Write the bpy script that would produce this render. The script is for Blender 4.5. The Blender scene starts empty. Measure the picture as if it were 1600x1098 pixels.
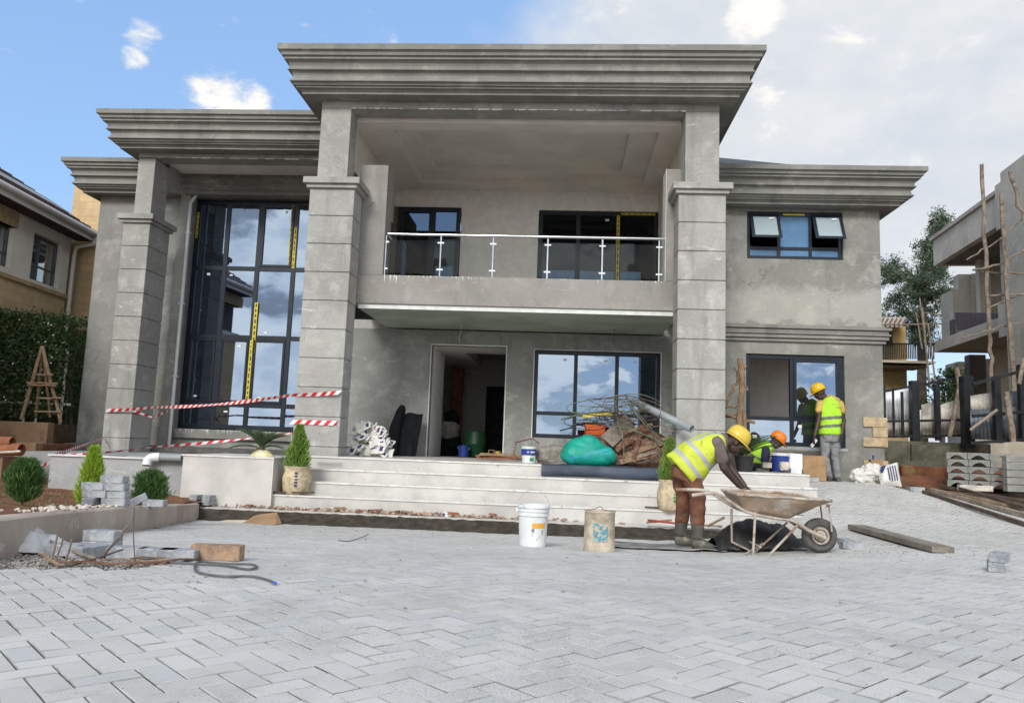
import bpy, math, random
from mathutils import Vector, Matrix, noise
R_ = math.radians
SC = bpy.context.scene
COL = SC.collection
EYE = 1.2                     # eye height above the datum; the porch floor is at 0.92
# ------------------------------------------------------------ camera
YAW, PITCH, ROLL, FPX = R_(3.7), R_(6.95), R_(2.1), 1200.0
cF = Vector((-math.sin(YAW)*math.cos(PITCH), math.cos(YAW)*math.cos(PITCH), math.sin(PITCH)))
r0 = Vector((math.cos(YAW), math.sin(YAW), 0)); u0 = r0.cross(cF)
cR = r0*math.cos(ROLL)+u0*math.sin(ROLL); cU = -r0*math.sin(ROLL)+u0*math.cos(ROLL)
cam_d = bpy.data.cameras.new('camera'); cam = bpy.data.objects.new('camera', cam_d); COL.objects.link(cam)
M = Matrix((cR, cU, -cF)).transposed().to_4x4(); M.translation = Vector((0, 0, EYE)); cam.matrix_world = M
cam_d.sensor_width = 36; cam_d.lens = 36*FPX/1600; cam_d.clip_end = 2000; cam_d.clip_start = .05
SC.camera = cam
def ray(px, py): return cF*FPX+cR*(px-800)-cU*(py-549)
def at(px, py, Y):
    d = ray(px, py); t = Y/d.y
    return Vector((d.x*t, Y, EYE+d.z*t))
# ------------------------------------------------------------ world: sky with broken cloud
W = bpy.data.worlds.new('World'); SC.world = W; W.use_nodes = True
nt = W.node_tree; nt.nodes.clear()
def N(nt, t, **k):
    n = nt.nodes.new(t)
    for a, b in k.items():
        if a == 'inp':
            for i, v in b.items(): n.inputs[i].default_value = v
        else: setattr(n, a, b)
    return n
SUN_EL, SUN_AZ = R_(33), R_(-166)    # azimuth measured from +Y towards +X
sky = N(nt, 'ShaderNodeTexSky', sky_type='NISHITA', sun_disc=False, sun_elevation=SUN_EL, sun_rotation=SUN_AZ, air_density=1.0, dust_density=.6, ozone_density=1.2)
tc = N(nt, 'ShaderNodeTexCoord'); L = nt.links.new
def wm(op, a, b=None, clamp=False):
    n = N(nt, 'ShaderNodeMath', operation=op, use_clamp=clamp)
    for i, v in enumerate((a, b)):
        if v is None: continue
        if isinstance(v, (int, float)): n.inputs[i].default_value = v
        else: L(v, n.inputs[i])
    return n.outputs[0]
def wnoise(scale, detail, rough, off=0, dist=0):
    mp = N(nt, 'ShaderNodeMapping'); mp.inputs['Location'].default_value = (off, off*.7, off*.3); mp.inputs['Scale'].default_value = (1, 1, 1.9)
    L(tc.outputs['Generated'], mp.inputs[0])
    n = N(nt, 'ShaderNodeTexNoise', inp={'Scale': scale, 'Detail': detail, 'Roughness': rough, 'Distortion': dist}); L(mp.outputs[0], n.inputs['Vector'])
    return n.outputs[0]
def wblob(px, py, r_out, r_in):
    d = ray(px, py).normalized()
    n = N(nt, 'ShaderNodeVectorMath', operation='DOT_PRODUCT'); n.inputs[1].default_value = d; L(tc.outputs['Generated'], n.inputs[0])
    m = N(nt, 'ShaderNodeMapRange', interpolation_type='SMOOTHSTEP'); L(n.outputs['Value'], m.inputs[0])
    m.inputs[1].default_value = math.cos(R_(r_out)); m.inputs[2].default_value = math.cos(R_(r_in))
    return m.outputs[0]
def wdir(v, r_out, r_in):
    n = N(nt, 'ShaderNodeVectorMath', operation='DOT_PRODUCT'); n.inputs[1].default_value = Vector(v).normalized(); L(tc.outputs['Generated'], n.inputs[0])
    m = N(nt, 'ShaderNodeMapRange', interpolation_type='SMOOTHSTEP'); L(n.outputs['Value'], m.inputs[0]); m.inputs[1].default_value = math.cos(R_(r_out)); m.inputs[2].default_value = math.cos(R_(r_in))
    return m.outputs[0]
def wstep(x, a, b):
    m = N(nt, 'ShaderNodeMapRange', interpolation_type='SMOOTHSTEP'); L(x, m.inputs[0]); m.inputs[1].default_value = a; m.inputs[2].default_value = b
    return m.outputs[0]
big = wnoise(2.2, 9, .58, 3.1, .3); fine = wnoise(11, 9, .60, 7.7, .25); mid = wnoise(4.5, 9, .6, 1.3, .2)
clear = wblob(200, -60, 40, 22)
cov = wm('SUBTRACT', wm('ADD', big, .10), wm('MULTIPLY', clear, 1.2))
puffs = None
for (px, py, ro, ri, g) in ((352, 168, 3.6, .5, .48), (385, 148, 2.2, .3, .42), (325, 172, 2.4, .3, .38), (352, 140, 1.8, .2, .38), (228, 55, 1.5, .1, .30), (210, 90, 1.1, .1, .27), (1178, 12, 2.6, .2, .42), (1195, 122, 2.4, .2, .38)):
    b = wm('MULTIPLY', wblob(px, py, ro, ri), g)
    puffs = b if puffs is None else wm('MAXIMUM', puffs, b)
pm = wstep(wm('ADD', puffs, wm('MULTIPLY', wm('SUBTRACT', fine, .5), 1.8)), .15, .52)
# thick grey cloud over the right of the view and behind the viewer
gz = wm('ADD', wm('ADD', wm('MULTIPLY', wblob(1500, -50, 33, 14), .62), wm('MULTIPLY', wm('SUBTRACT', big, .5), .9)), wm('MULTIPLY', wm('SUBTRACT', mid, .5), .45))
gm = wstep(gz, .08, .52)
cm = wstep(wm('ADD', cov, wm('MULTIPLY', wm('SUBTRACT', fine, .5), .12)), .50, .64)
bz = wdir((.1, -1, .16), 80, 45)
sepz = N(nt, 'ShaderNodeSeparateXYZ'); L(tc.outputs['Generated'], sepz.inputs[0])
bank = wstep(wm('ADD', wm('MULTIPLY', wm('SUBTRACT', .135, sepz.outputs[2]), 3.2), wm('ADD', wm('MULTIPLY', wm('SUBTRACT', fine, .5), 1.5), wm('MULTIPLY', wm('SUBTRACT', big, .5), 2.0))), -.03, .10)
back = wm('MULTIPLY', wm('MAXIMUM', bank, wstep(wm('ADD', wm('MULTIPLY', bz, .08), mid), .54, .61)), bz)
mask = wm('MAXIMUM', wm('MAXIMUM', wm('MAXIMUM', cm, gm), pm), back)
shade = wm('ADD', wm('MULTIPLY', mid, .6), wm('MULTIPLY', fine, .4))
ramp = N(nt, 'ShaderNodeValToRGB'); L(shade, ramp.inputs[0])
ramp.color_ramp.elements[0].position = .30; ramp.color_ramp.elements[0].color = (.56, .62, .71, 1)
ramp.color_ramp.elements[1].position = .66; ramp.color_ramp.elements[1].color = (.80, .815, .83, 1)
pb2 = wm('MAXIMUM', pm, wm('MULTIPLY', wstep(fine, .42, .60), back)); pw = N(nt, 'ShaderNodeMix', data_type='RGBA'); L(pb2, pw.inputs[0]); L(ramp.outputs[0], pw.inputs[6]); pw.inputs[7].default_value = (.98, .95, .91, 1)
CL = 6.2
sc_ = N(nt, 'ShaderNodeMix', data_type='RGBA', blend_type='MULTIPLY', inp={0: 1.0}); L(pw.outputs[2], sc_.inputs[6]); sc_.inputs[7].default_value = (CL, CL, CL, 1)
# lift of the clear sky (thin high haze)
hz = N(nt, 'ShaderNodeMix', data_type='RGBA', inp={0: .55}); L(sky.outputs[0], hz.inputs[6]); hz.inputs[7].default_value = (2.2, 3.75, 6.5, 1)
bo = N(nt, 'ShaderNodeMix', data_type='RGBA', blend_type='MULTIPLY'); L(back, bo.inputs[0]); L(sc_.outputs[2], bo.inputs[6]); bo.inputs[7].default_value = (2.1, 2.05, 1.95, 1); sc_ = bo  # clouds behind the viewer brightened further to light the facade
mx = N(nt, 'ShaderNodeMix', data_type='RGBA'); L(mask, mx.inputs[0]); L(hz.outputs[2], mx.inputs[6]); L(sc_.outputs[2], mx.inputs[7])
bg = N(nt, 'ShaderNodeBackground', inp={'Strength': .10}); L(mx.outputs[2], bg.inputs[0])
wo = N(nt, 'ShaderNodeOutputWorld'); L(bg.outputs[0], wo.inputs[0])
# ------------------------------------------------------------ sun (through thin cloud)
sd = bpy.data.lights.new('sun', 'SUN'); sd.energy = 1.5; sd.angle = R_(19); sd.color = (1, .98, .94)
sun = bpy.data.objects.new('sun', sd); COL.objects.link(sun)
sdir = Vector((math.sin(SUN_AZ)*math.cos(SUN_EL), math.cos(SUN_AZ)*math.cos(SUN_EL), math.sin(SUN_EL)))
sun.rotation_euler = sdir.to_track_quat('Z', 'Y').to_euler(); sun.location = (-8, -12, 20)
SC.view_settings.view_transform = 'Standard'; SC.view_settings.look = 'None'; SC.view_settings.exposure = 0.8; SC.view_settings.gamma = 1.0
SC.cycles.use_denoising = True; SC.cycles.max_bounces = 8; SC.cycles.transparent_max_bounces = 12
# ------------------------------------------------------------ ground heights
HC = [(-9, .68), (2, .69), (3, .695), (4, .72), (5, .78), (6.8, .90), (8, 1.0), (9, 1.07), (10.4, 1.165), (30, 1.25)]
HR = [(-9, .68), (2, .70), (4, .76), (6, .79), (8, .82), (9.5, .80), (11, .68), (12, .56), (13, .47), (13.9, .42), (40, .40)]
def lerp(t, y):
    if y <= t[0][0]: return t[0][1]
    for (a, b), (c, d) in zip(t, t[1:]):
        if y <= c: return b+(d-b)*(y-a)/(c-a)
    return t[-1][1]
def zg(X, Y):
    t = min(1, max(0, (X-1.2)/3.3)); t = t*t*(3-2*t)
    return EYE-(lerp(HC, Y)*(1-t)+lerp(HR, Y)*t)
def gr(px, py, dz=0.0):
    d = ray(px, py); d = d/d.y; Y = .6
    while Y < 60 and EYE+d.z*Y > zg(d.x*Y, Y)+dz: Y += .01
    return Vector((d.x*Y, Y, zg(d.x*Y, Y)+dz))
# ------------------------------------------------------------ materials
MATS = {}
def newmat(name):
    m = bpy.data.materials.new(name); m.use_nodes = True; nt = m.node_tree
    b = nt.nodes['Principled BSDF']; MATS[name] = m
    return m, nt, b
def mixc(nt, fac, a, b, bt='MIX'):
    n = nt.nodes.new('ShaderNodeMix'); n.data_type = 'RGBA'; n.blend_type = bt
    for i, v in ((0, fac), (6, a), (7, b)):
        if isinstance(v, (int, float)): n.inputs[i].default_value = v
        elif isinstance(v, tuple): n.inputs[i].default_value = v if len(v) == 4 else v+(1,)
        else: nt.links.new(v, n.inputs[i])
    return n.outputs[2]
def nz(nt, scale, detail=6, rough=.6, stretch=None, src='Object', dist=0, w=0):
    tcn = nt.nodes.new('ShaderNodeTexCoord'); n = nt.nodes.new('ShaderNodeTexNoise')
    n.inputs['Scale'].default_value = scale; n.inputs['Detail'].default_value = detail; n.inputs['Roughness'].default_value = rough; n.inputs['Distortion'].default_value = dist
    mp = nt.nodes.new('ShaderNodeMapping'); nt.links.new(tcn.outputs[src], mp.inputs[0]); mp.inputs['Location'].default_value = (w, w*.5, w*.3)
    if stretch: mp.inputs['Scale'].default_value = stretch
    nt.links.new(mp.outputs[0], n.inputs['Vector'])
    return n.outputs[0]
def rng(nt, x, a, b, c=0., d=1.):
    m = nt.nodes.new('ShaderNodeMapRange'); m.interpolation_type = 'SMOOTHSTEP'; nt.links.new(x, m.inputs[0])
    for i, v in enumerate((a, b, c, d)): m.inputs[i+1].default_value = v
    return m.outputs[0]
def bump(nt, b, h, strength=.3, dist=.02):
    n = nt.nodes.new('ShaderNodeBump'); n.inputs['Strength'].default_value = strength; n.inputs['Distance'].default_value = dist
    nt.links.new(h, n.inputs['Height']); nt.links.new(n.outputs[0], b.inputs['Normal'])
def flat(name, c, rough=.6, metal=0., var=.25, scale=6., bmp=.15, bscale=40., dirt=None, spec=.4):
    """one colour broken up by soft noise, fine bump, and optional dirt patches of another colour"""
    if name in MATS: return MATS[name]
    m, nt, b = newmat(name)
    n1 = nz(nt, scale, 6, .6)
    dk = tuple(x*(1-var) for x in c); lt = tuple(min(1, x*(1+var)) for x in c)
    col = mixc(nt, rng(nt, n1, .35, .65), dk, lt)
    if dirt:
        dc, a0, a1, dsc = dirt
        col = mixc(nt, rng(nt, nz(nt, dsc, 8, .7, w=5.5), a0, a1), col, dc)
    nt.links.new(col, b.inputs['Base Color'])
    b.inputs['Roughness'].default_value = rough; b.inputs['Metallic'].default_value = metal; b.inputs['Specular IOR Level'].default_value = spec
    if bmp: bump(nt, b, nz(nt, bscale, 5, .6, w=2), bmp, .01)
    return m
def concrete(name, dark, mid_, light, seed=0., stain=.5, bmp=.25, band=None):
    m, nt, b = newmat(name)
    big = nz(nt, .55, 8, .62, w=seed, dist=.6); med = nz(nt, 2.6, 8, .65, w=seed+3, dist=.3)
    streak = nz(nt, 1.0, 7, .6, stretch=(2.2, 2.2, .35), w=seed+9); fin = nz(nt, 28, 6, .7, w=seed+1)
    col = mixc(nt, rng(nt, big, .36, .64), dark, mid_)
    col = mixc(nt, rng(nt, med, .48, .72, 0, .75), col, light)
    col = mixc(nt, rng(nt, streak, .54, .70, 0, stain), col, tuple(x*.62 for x in dark))
    if name == 'column_plaster':
        gi = nt.nodes.new('ShaderNodeNewGeometry'); col = mixc(nt, rng(nt, gi.outputs['Random Per Island'], 0, 1, 0, .30), col, (.27, .262, .24))
    # pale cement smears, hand trowelled
    sm_ = rng(nt, nz(nt, 1.7, 9, .72, stretch=(1, 1, 2.6), w=seed+13, dist=1.2), .60, .66, 0, .5); col = mixc(nt, sm_, col, tuple(min(1, x*1.25) for x in light))
    ck = nt.nodes.new('ShaderNodeTexVoronoi'); ck.feature = 'DISTANCE_TO_EDGE'; ck.inputs['Scale'].default_value = .8; tcc = nt.nodes.new('ShaderNodeTexCoord'); wv = mixc(nt, .22, tcc.outputs['Object'], (0, 0, 0), 'MIX')
    mpc = nt.nodes.new('ShaderNodeVectorMath'); mpc.operation = 'MULTIPLY_ADD'; nnc = nt.nodes.new('ShaderNodeTexNoise'); nnc.inputs['Scale'].default_value = 2.2; nnc.inputs['Detail'].default_value = 6; nt.links.new(tcc.outputs['Object'], nnc.inputs['Vector'])
    nt.links.new(nnc.outputs[1], mpc.inputs[0]); mpc.inputs[1].default_value = (.8, .8, .8); nt.links.new(tcc.outputs['Object'], mpc.inputs[2]); nt.links.new(mpc.outputs[0], ck.inputs['Vector'])
    cka = nt.nodes.new('ShaderNodeMath'); cka.operation = 'MULTIPLY'; nt.links.new(rng(nt, ck.outputs[0], 0, .006, 1, 0), cka.inputs[0]); nt.links.new(rng(nt, nz(nt, .9, 2, .5, w=seed+17), .52, .60, 0, .7), cka.inputs[1])
    col = mixc(nt, cka.outputs[0], col, tuple(x*.4 for x in dark))
    # brushed trowel marks and dark pock marks
    pock = rng(nt, nz(nt, 17, 3, .5, w=seed+4), .70, .76, 0, .8); area = rng(nt, nz(nt, 1.1, 2, .5, w=seed+7), .54, .6)
    mul = nt.nodes.new('ShaderNodeMath'); mul.operation = 'MULTIPLY'; nt.links.new(pock, mul.inputs[0]); nt.links.new(area, mul.inputs[1])
    col = mixc(nt, mul.outputs[0], col, tuple(x*.35 for x in dark))
    col = mixc(nt, rng(nt, fin, .3, .7, 0, .14), col, (.02, .02, .02))
    if band:
        tcn = nt.nodes.new('ShaderNodeTexCoord'); sp = nt.nodes.new('ShaderNodeSeparateXYZ'); nt.links.new(tcn.outputs['Object'], sp.inputs[0])
        wz = nt.nodes.new('ShaderNodeMath'); wz.operation = 'MULTIPLY_ADD'; nt.links.new(med, wz.inputs[0]); wz.inputs[1].default_value = .9; nt.links.new(sp.outputs[2], wz.inputs[2])
        u = rng(nt, wz.outputs[0], band[0], band[0]+.12); d_ = rng(nt, wz.outputs[0], band[1], band[1]+.18, 1, 0)
        mm = nt.nodes.new('ShaderNodeMath'); mm.operation = 'MULTIPLY'; nt.links.new(u, mm.inputs[0]); nt.links.new(d_, mm.inputs[1])
        m3 = nt.nodes.new('ShaderNodeMath'); m3.operation = 'MULTIPLY'; nt.links.new(mm.outputs[0], m3.inputs[0]); m3.inputs[1].default_value = .5
        col = mixc(nt, m3.outputs[0], col, band[2])
    nt.links.new(col, b.inputs['Base Color']); b.inputs['Roughness'].default_value = .9; b.inputs['Specular IOR Level'].default_value = .25
    ad = nt.nodes.new('ShaderNodeMath'); ad.operation = 'ADD'; nt.links.new(fin, ad.inputs[0]); nt.links.new(med, ad.inputs[1])
    bump(nt, b, ad.outputs[0], bmp, .02)
    return m
# wall plaster (porch shade put into its darker colour), column plaster, cornice plaster
concrete('wall_plaster', (.22, .222, .21), (.305, .306, .288), (.415, .412, .385), 0, .65, .4)
concrete('column_plaster', (.325, .32, .30), (.445, .438, .41), (.575, .565, .53), 4, .6, .45)
concrete('cornice_plaster', (.20, .20, .182), (.265, .263, .238), (.34, .335, .30), 11, .45)
concrete('wing_plaster', (.20, .20, .182), (.285, .282, .252), (.40, .392, .345), 21, .6, .4, (4.0, 4.62, (.46, .445, .40)))
concrete('parapet_plaster', (.25, .24, .215), (.32, .305, .28), (.40, .385, .35), 71, .4, .3)
concrete('raw_concrete', (.12, .105, .09), (.19, .17, .15), (.26, .24, .21), 31, .6, .5)
concrete('neighbour_plaster', (.46, .41, .33), (.57, .51, .41), (.64, .58, .48), 41, .6)
concrete('kerb_plaster', (.40, .32, .26), (.52, .44, .37), (.60, .54, .48), 51, .3)
concrete('planter_plaster', (.30, .31, .31), (.37, .38, .38), (.44, .45, .45), 61, .2)
flat('white_paint', (.86, .83, .78), .7, var=.06, bmp=.08)
flat('ceiling_paint', (.78, .73, .67), .75, var=.07, scale=1.5, bmp=.05)
flat('jamb_paint', (.82, .82, .80), .7, var=.06)
flat('soffit_board', (.36, .405, .32), .75, var=.15, scale=1.2, bmp=.06)
flat('trim_white', (.62, .62, .60), .6, var=.08)
flat('cream_tile', (.49, .475, .445), .45, var=.12, scale=1.6, bmp=.06, dirt=((.27, .23, .19), .58, .80, 4.))
flat('nosing_tile', (.66, .64, .60), .4, var=.08, bmp=0, dirt=((.36, .32, .27), .54, .70, 9.))
flat('aluminium_frame', (.016, .022, .032), .35, .3, var=.15, bmp=0)
flat('steel', (.62, .64, .66), .22, 1., var=.08, bmp=0)
flat('roof_slate', (.05, .055, .062), .7, var=.2)
flat('interior_paint', (.42, .41, .38), .8, var=.08)
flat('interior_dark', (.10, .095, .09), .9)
flat('brick_red', (.16, .055, .035), .85, var=.3, dirt=((.4, .36, .33), .62, .68, 9.))
flat('yellow_tape', (.62, .50, .04), .5, var=.12, scale=20)
flat('pvc_white', (.66, .68, .70), .4, var=.05, bmp=0)
flat('pvc_grey', (.25, .27, .28), .42, var=.08, bmp=.03)
flat('wet_earth', (.045, .036, .026), .9, var=.35, scale=9, bmp=.9, bscale=26, dirt=((.15, .12, .09), .60, .72, 11.))
flat('red_soil', (.15, .058, .028), .95, var=.35, scale=3, bmp=.8, bscale=22, dirt=((.16, .12, .05), .52, .66, 2.6))
flat('brown_soil', (.115, .075, .048), .95, var=.3, scale=3, bmp=.8, bscale=20)
flat('rubber_black', (.018, .018, .018), .6, var=.2)
flat('label_white', (.75, .75, .74), .5, var=.03, bmp=0)
def glass(name, tint, refl, base, gcol):
    m, nt, b = newmat(name); nt.nodes.remove(b); out = nt.nodes['Material Output']
    g = nt.nodes.new('ShaderNodeBsdfGlossy'); g.inputs['Roughness'].default_value = .015; g.inputs['Color'].default_value = gcol+(1,)
    wv = nt.nodes.new('ShaderNodeBump'); wv.inputs['Strength'].default_value = .02; wv.inputs['Distance'].default_value = .01
    nt.links.new(nz(nt, 1.3, 2, .4), wv.inputs['Height']); nt.links.new(wv.outputs[0], g.inputs['Normal'])
    t = nt.nodes.new('ShaderNodeBsdfTransparent'); t.inputs['Color'].default_value = tint+(1,)
    f = nt.nodes.new('ShaderNodeLayerWeight'); f.inputs['Blend'].default_value = .25
    s = nt.nodes.new('ShaderNodeMath'); s.operation = 'MULTIPLY_ADD'; s.use_clamp = True; nt.links.new(f.outputs['Fresnel'], s.inputs[0]); s.inputs[1].default_value = refl; s.inputs[2].default_value = base
    mx = nt.nodes.new('ShaderNodeMixShader'); nt.links.new(s.outputs[0], mx.inputs[0]); nt.links.new(t.outputs[0], mx.inputs[1]); nt.links.new(g.outputs[0], mx.inputs[2])
    nt.links.new(mx.outputs[0], out.inputs[0])
glass('tinted_glass', (.30, .33, .36), .8, .50, (.42, .54, .72))
glass('dark_glass', (.20, .22, .24), .25, .03, (.6, .7, .8))
glass('clear_glass', (.93, .95, .95), .35, .0, (1, 1, 1))
glass('neighbour_glass', (.25, .30, .33), .6, .45, (.75, .85, .9))
# frosted glass
m_, nt_, b_ = newmat('frosted_glass'); b_.inputs['Base Color'].default_value = (.30, .37, .40, 1); b_.inputs['Roughness'].default_value = .25
flat('blue_tint', (.085, .19, .34), .25, var=.12, scale=2, bmp=.05, bscale=5)  # flat blue for the balcony pane strips and the wing panes
# ------------------------------------------------------------ mesh builder
class MB:
    def __init__(s): s.v = []; s.f = []; s.m = []; s.mi = 0
    def add(s, vs, fs):
        o = len(s.v); s.v += [Vector(p) for p in vs]; s.f += [tuple(i+o for i in f) for f in fs]; s.m += [s.mi]*len(fs); return s
    def mat(s, i): s.mi = i; return s
    def box(s, x0, x1, y0, y1, z0, z1, rot=0., c=None, tilt=None):
        vs = [(x, y, z) for z in (z0, z1) for y in (y0, y1) for x in (x0, x1)]
        if rot or tilt:
            c = Vector(c) if c is not None else Vector(((x0+x1)/2, (y0+y1)/2, (z0+z1)/2))
            Mx = Matrix.Rotation(rot, 3, 'Z')
            if tilt: Mx = Mx @ Matrix.Rotation(tilt[0], 3, 'X') @ Matrix.Rotation(tilt[1], 3, 'Y')
            vs = [c+Mx @ (Vector(p)-c) for p in vs]
        return s.add(vs, [(0, 2, 3, 1), (4, 5, 7, 6), (0, 1, 5, 4), (2, 6, 7, 3), (0, 4, 6, 2), (1, 3, 7, 5)])
    def bar(s, p, q, w, h, up=(0, 0, 1)):
        p, q = Vector(p), Vector(q); d = (q-p).normalized(); up = Vector(up)
        if abs(d.dot(up)) > .95: up = Vector((0, 1, 0))
        x = d.cross(up).normalized()*w/2; y = x.cross(d).normalized()*h/2
        vs = [a+sx*x+sy*y for a in (p, q) for sx, sy in ((-1, -1), (1, -1), (1, 1), (-1, 1))]
        return s.add(vs, [(3, 2, 1, 0), (4, 5, 6, 7), (0, 1, 5, 4), (1, 2, 6, 5), (2, 3, 7, 6), (3, 0, 4, 7)])
    def tube(s, pts, r, n=8, cap=True, closed=False, squash=None):
        pts = [Vector(p) for p in pts]; k = len(pts); rr = r if isinstance(r, (list, tuple)) else [r]*k
        rings = []; prev = None
        for i, p in enumerate(pts):
            a = pts[(i-1) % k] if (i or closed) else p; b = pts[(i+1) % k] if (i < k-1 or closed) else p
            d = (b-a).normalized() if (b-a).length > 1e-9 else Vector((0, 0, 1))
            if prev is None:
                u = d.cross(Vector((0, 0, 1)));
                if u.length < .1: u = d.cross(Vector((0, 1, 0)))
            else: u = prev-d*prev.dot(d)
            u.normalize(); prev = u; w = d.cross(u)
            q = squash or (1, 1)
            rings.append([p+(u*math.cos(2*math.pi*j/n)*q[0]+w*math.sin(2*math.pi*j/n)*q[1])*rr[i] for j in range(n)])
        vs = [v for R in rings for v in R]; fs = []
        for i in range(k if closed else k-1):
            a, b = i*n, ((i+1) % k)*n
            for j in range(n): fs.append((a+j, a+(j+1) % n, b+(j+1) % n, b+j))
        if cap and not closed: fs += [tuple(range(n))[::-1], tuple((k-1)*n+j for j in range(n))]
        return s.add(vs, fs)
    def lathe(s, prof, n=24, c=(0, 0, 0), axis='Z', wob=0., closed_ends=True):
        c = Vector(c); vs = []; fs = []; k = len(prof)
        for (r, z) in prof:
            for j in range(n):
                a = 2*math.pi*j/n; rr = r*(1+wob*noise.noise(Vector((math.cos(a)*2, math.sin(a)*2, z*9))))
                p = (rr*math.cos(a), rr*math.sin(a), z)
                if axis == 'Y': p = (p[0], p[2], p[1])
                if axis == 'X': p = (p[2], p[0], p[1])
                vs.append(c+Vector(p))
        for i in range(k-1):
            for j in range(n): fs.append((i*n+j, i*n+(j+1) % n, (i+1)*n+(j+1) % n, (i+1)*n+j))
        if closed_ends: fs += [tuple(range(n))[::-1], tuple((k-1)*n+j for j in range(n))]
        return s.add(vs, fs)
    def prism(s, poly, z0, z1):
        n = len(poly); vs = [(x, y, z0) for x, y in poly]+[(x, y, z1) for x, y in poly]
        return s.add(vs, [tuple(range(n))[::-1], tuple(range(n, 2*n))]+[(i, (i+1) % n, (i+1) % n+n, i+n) for i in range(n)])
    def quad(s, a, b, c, d): return s.add([a, b, c, d], [(0, 1, 2, 3)])
    def ball(s, c, r, seg=12, rings=8, wob=0., seed=0., squash_bottom=None):
        c = Vector(c); r = Vector(r) if isinstance(r, (tuple, list, Vector)) else Vector((r, r, r)); vs = []; fs = []
        for i in range(rings+1):
            t = math.pi*i/rings
            for j in range(seg):
                a = 2*math.pi*j/seg; d = Vector((math.sin(t)*math.cos(a), math.sin(t)*math.sin(a), math.cos(t)))
                k = 1+wob*noise.noise(d*1.7+Vector((seed, seed, 0)))+wob*.5*noise.noise(d*4+Vector((seed, 0, seed)))
                p = Vector((d.x*r.x, d.y*r.y, d.z*r.z))*k
                if squash_bottom is not None and p.z < -squash_bottom: p.z = -squash_bottom
                vs.append(c+p)
        for i in range(rings):
            for j in range(seg): fs.append((i*seg+j, (i+1)*seg+j, (i+1)*seg+(j+1) % seg, i*seg+(j+1) % seg))
        return s.add(vs, fs)
    def xf(s, Mx):
        s.v = [Mx @ v for v in s.v]; return s
    def join(s, o, Mx=None):
        return s.add([(Mx @ v if Mx else v) for v in o.v], o.f)
    def mesh(s, name, mats, off=None, smooth=False, bevel=0):
        me = bpy.data.meshes.new(name); o = Vector(off) if off is not None else Vector()
        me.from_pydata([v-o for v in s.v], [], s.f); me.validate(); me.update()
        for m in (mats if isinstance(mats, (list, tuple)) else [mats]): me.materials.append(MATS[m])
        if isinstance(mats, (list, tuple)) and len(mats) > 1:
            if len(me.polygons) == len(s.m): me.polygons.foreach_set('material_index', s.m)
        if smooth: me.polygons.foreach_set('use_smooth', [True]*len(me.polygons))
        return me
def wpos(o):
    p = Vector(o.location)
    while o.parent: o = o.parent; p += o.location
    return p
def link(name, me, parent=None, loc=(0, 0, 0)):
    o = bpy.data.objects.new(name, me); COL.objects.link(o); o.location = loc
    if parent: o.parent = parent
    return o
def build(mb, name, mat, parent=None, smooth=False, world=True, bevel=0., seg=1, angle=None):
    """world=True: builder coordinates are world ones; the parent (never rotated then) only shifts them"""
    if parent is not None: off = wpos(parent) if world else Vector()
    else:
        xs = [v.x for v in mb.v]; ys = [v.y for v in mb.v]; zs = [v.z for v in mb.v]
        off = Vector(((min(xs)+max(xs))/2, (min(ys)+max(ys))/2, min(zs))) if world else Vector()
    me = mb.mesh(name, mat, off, smooth); o = link(name, me, parent, off if parent is None else (0, 0, 0))
    if bevel:
        b = o.modifiers.new('bevel', 'BEVEL'); b.width = bevel; b.segments = seg; b.limit_method = 'ANGLE'; b.angle_limit = R_(40)
    if smooth and angle is None: angle = 45
    if angle and smooth:
        try: me.set_sharp_from_angle(angle=R_(angle))
        except Exception: pass
    return o
def tag(o, label=None, cat=None, group=None, kind=None):
    if label: o['label'] = label
    if cat: o['category'] = cat
    if group: o['group'] = group
    if kind: o['kind'] = kind
    return o
def thing(name, label, cat, loc=(0, 0, 0), group=None, rz=0.):
    o = bpy.data.objects.new(name, None); COL.objects.link(o); o.location = loc; o.rotation_euler[2] = rz; o.empty_display_size = .2
    return tag(o, label, cat, group)
def struct(mb, name, mat, smooth=False, kind='structure', **k):
    return tag(build(mb, name, mat, None, smooth, **k), kind=kind)
def copy_tree(o, parent=None):
    c = o.copy(); COL.objects.link(c); c.parent = parent
    for ch in list(o.children): copy_tree(ch, c)
    return c
def bake(o):
    """freeze a helper object's modifiers into plain mesh data"""
    dg = bpy.context.evaluated_depsgraph_get(); dg.update()
    me = bpy.data.meshes.new_from_object(o.evaluated_get(dg)); return me
def remesh(mb, voxel, smooth=4, name='tmp'):
    me = mb.mesh(name, 'label_white'); o = link(name, me)
    r = o.modifiers.new('r', 'REMESH'); r.mode = 'VOXEL'; r.voxel_size = voxel
    if smooth:
        s = o.modifiers.new('s', 'SMOOTH'); s.iterations = smooth; s.factor = .5
    nm = bake(o); bpy.data.objects.remove(o); bpy.data.meshes.remove(me)
    nm.materials.clear(); nm.polygons.foreach_set('use_smooth', [True]*len(nm.polygons))
    return nm
def capsule(mb, p, q, ra, rb, n=12, sq=None):
    p, q = Vector(p), Vector(q); d = q-p; Ld = d.length; d = d.normalized() if Ld > 1e-6 else Vector((0, 0, 1)); pts = []; rs = []
    for t in (1., .8, .5, .2): pts.append(p-d*ra*math.sin(t*math.pi/2)); rs.append(max(.001, ra*math.cos(t*math.pi/2)))
    for t in (0, .33, .66, 1): pts.append(p+d*Ld*t); rs.append(ra+(rb-ra)*t)
    for t in (.2, .5, .8, 1.): pts.append(q+d*rb*math.sin(t*math.pi/2)); rs.append(max(.001, rb*math.cos(t*math.pi/2)))
    return mb.tube(pts, rs, n, squash=sq)
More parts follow.
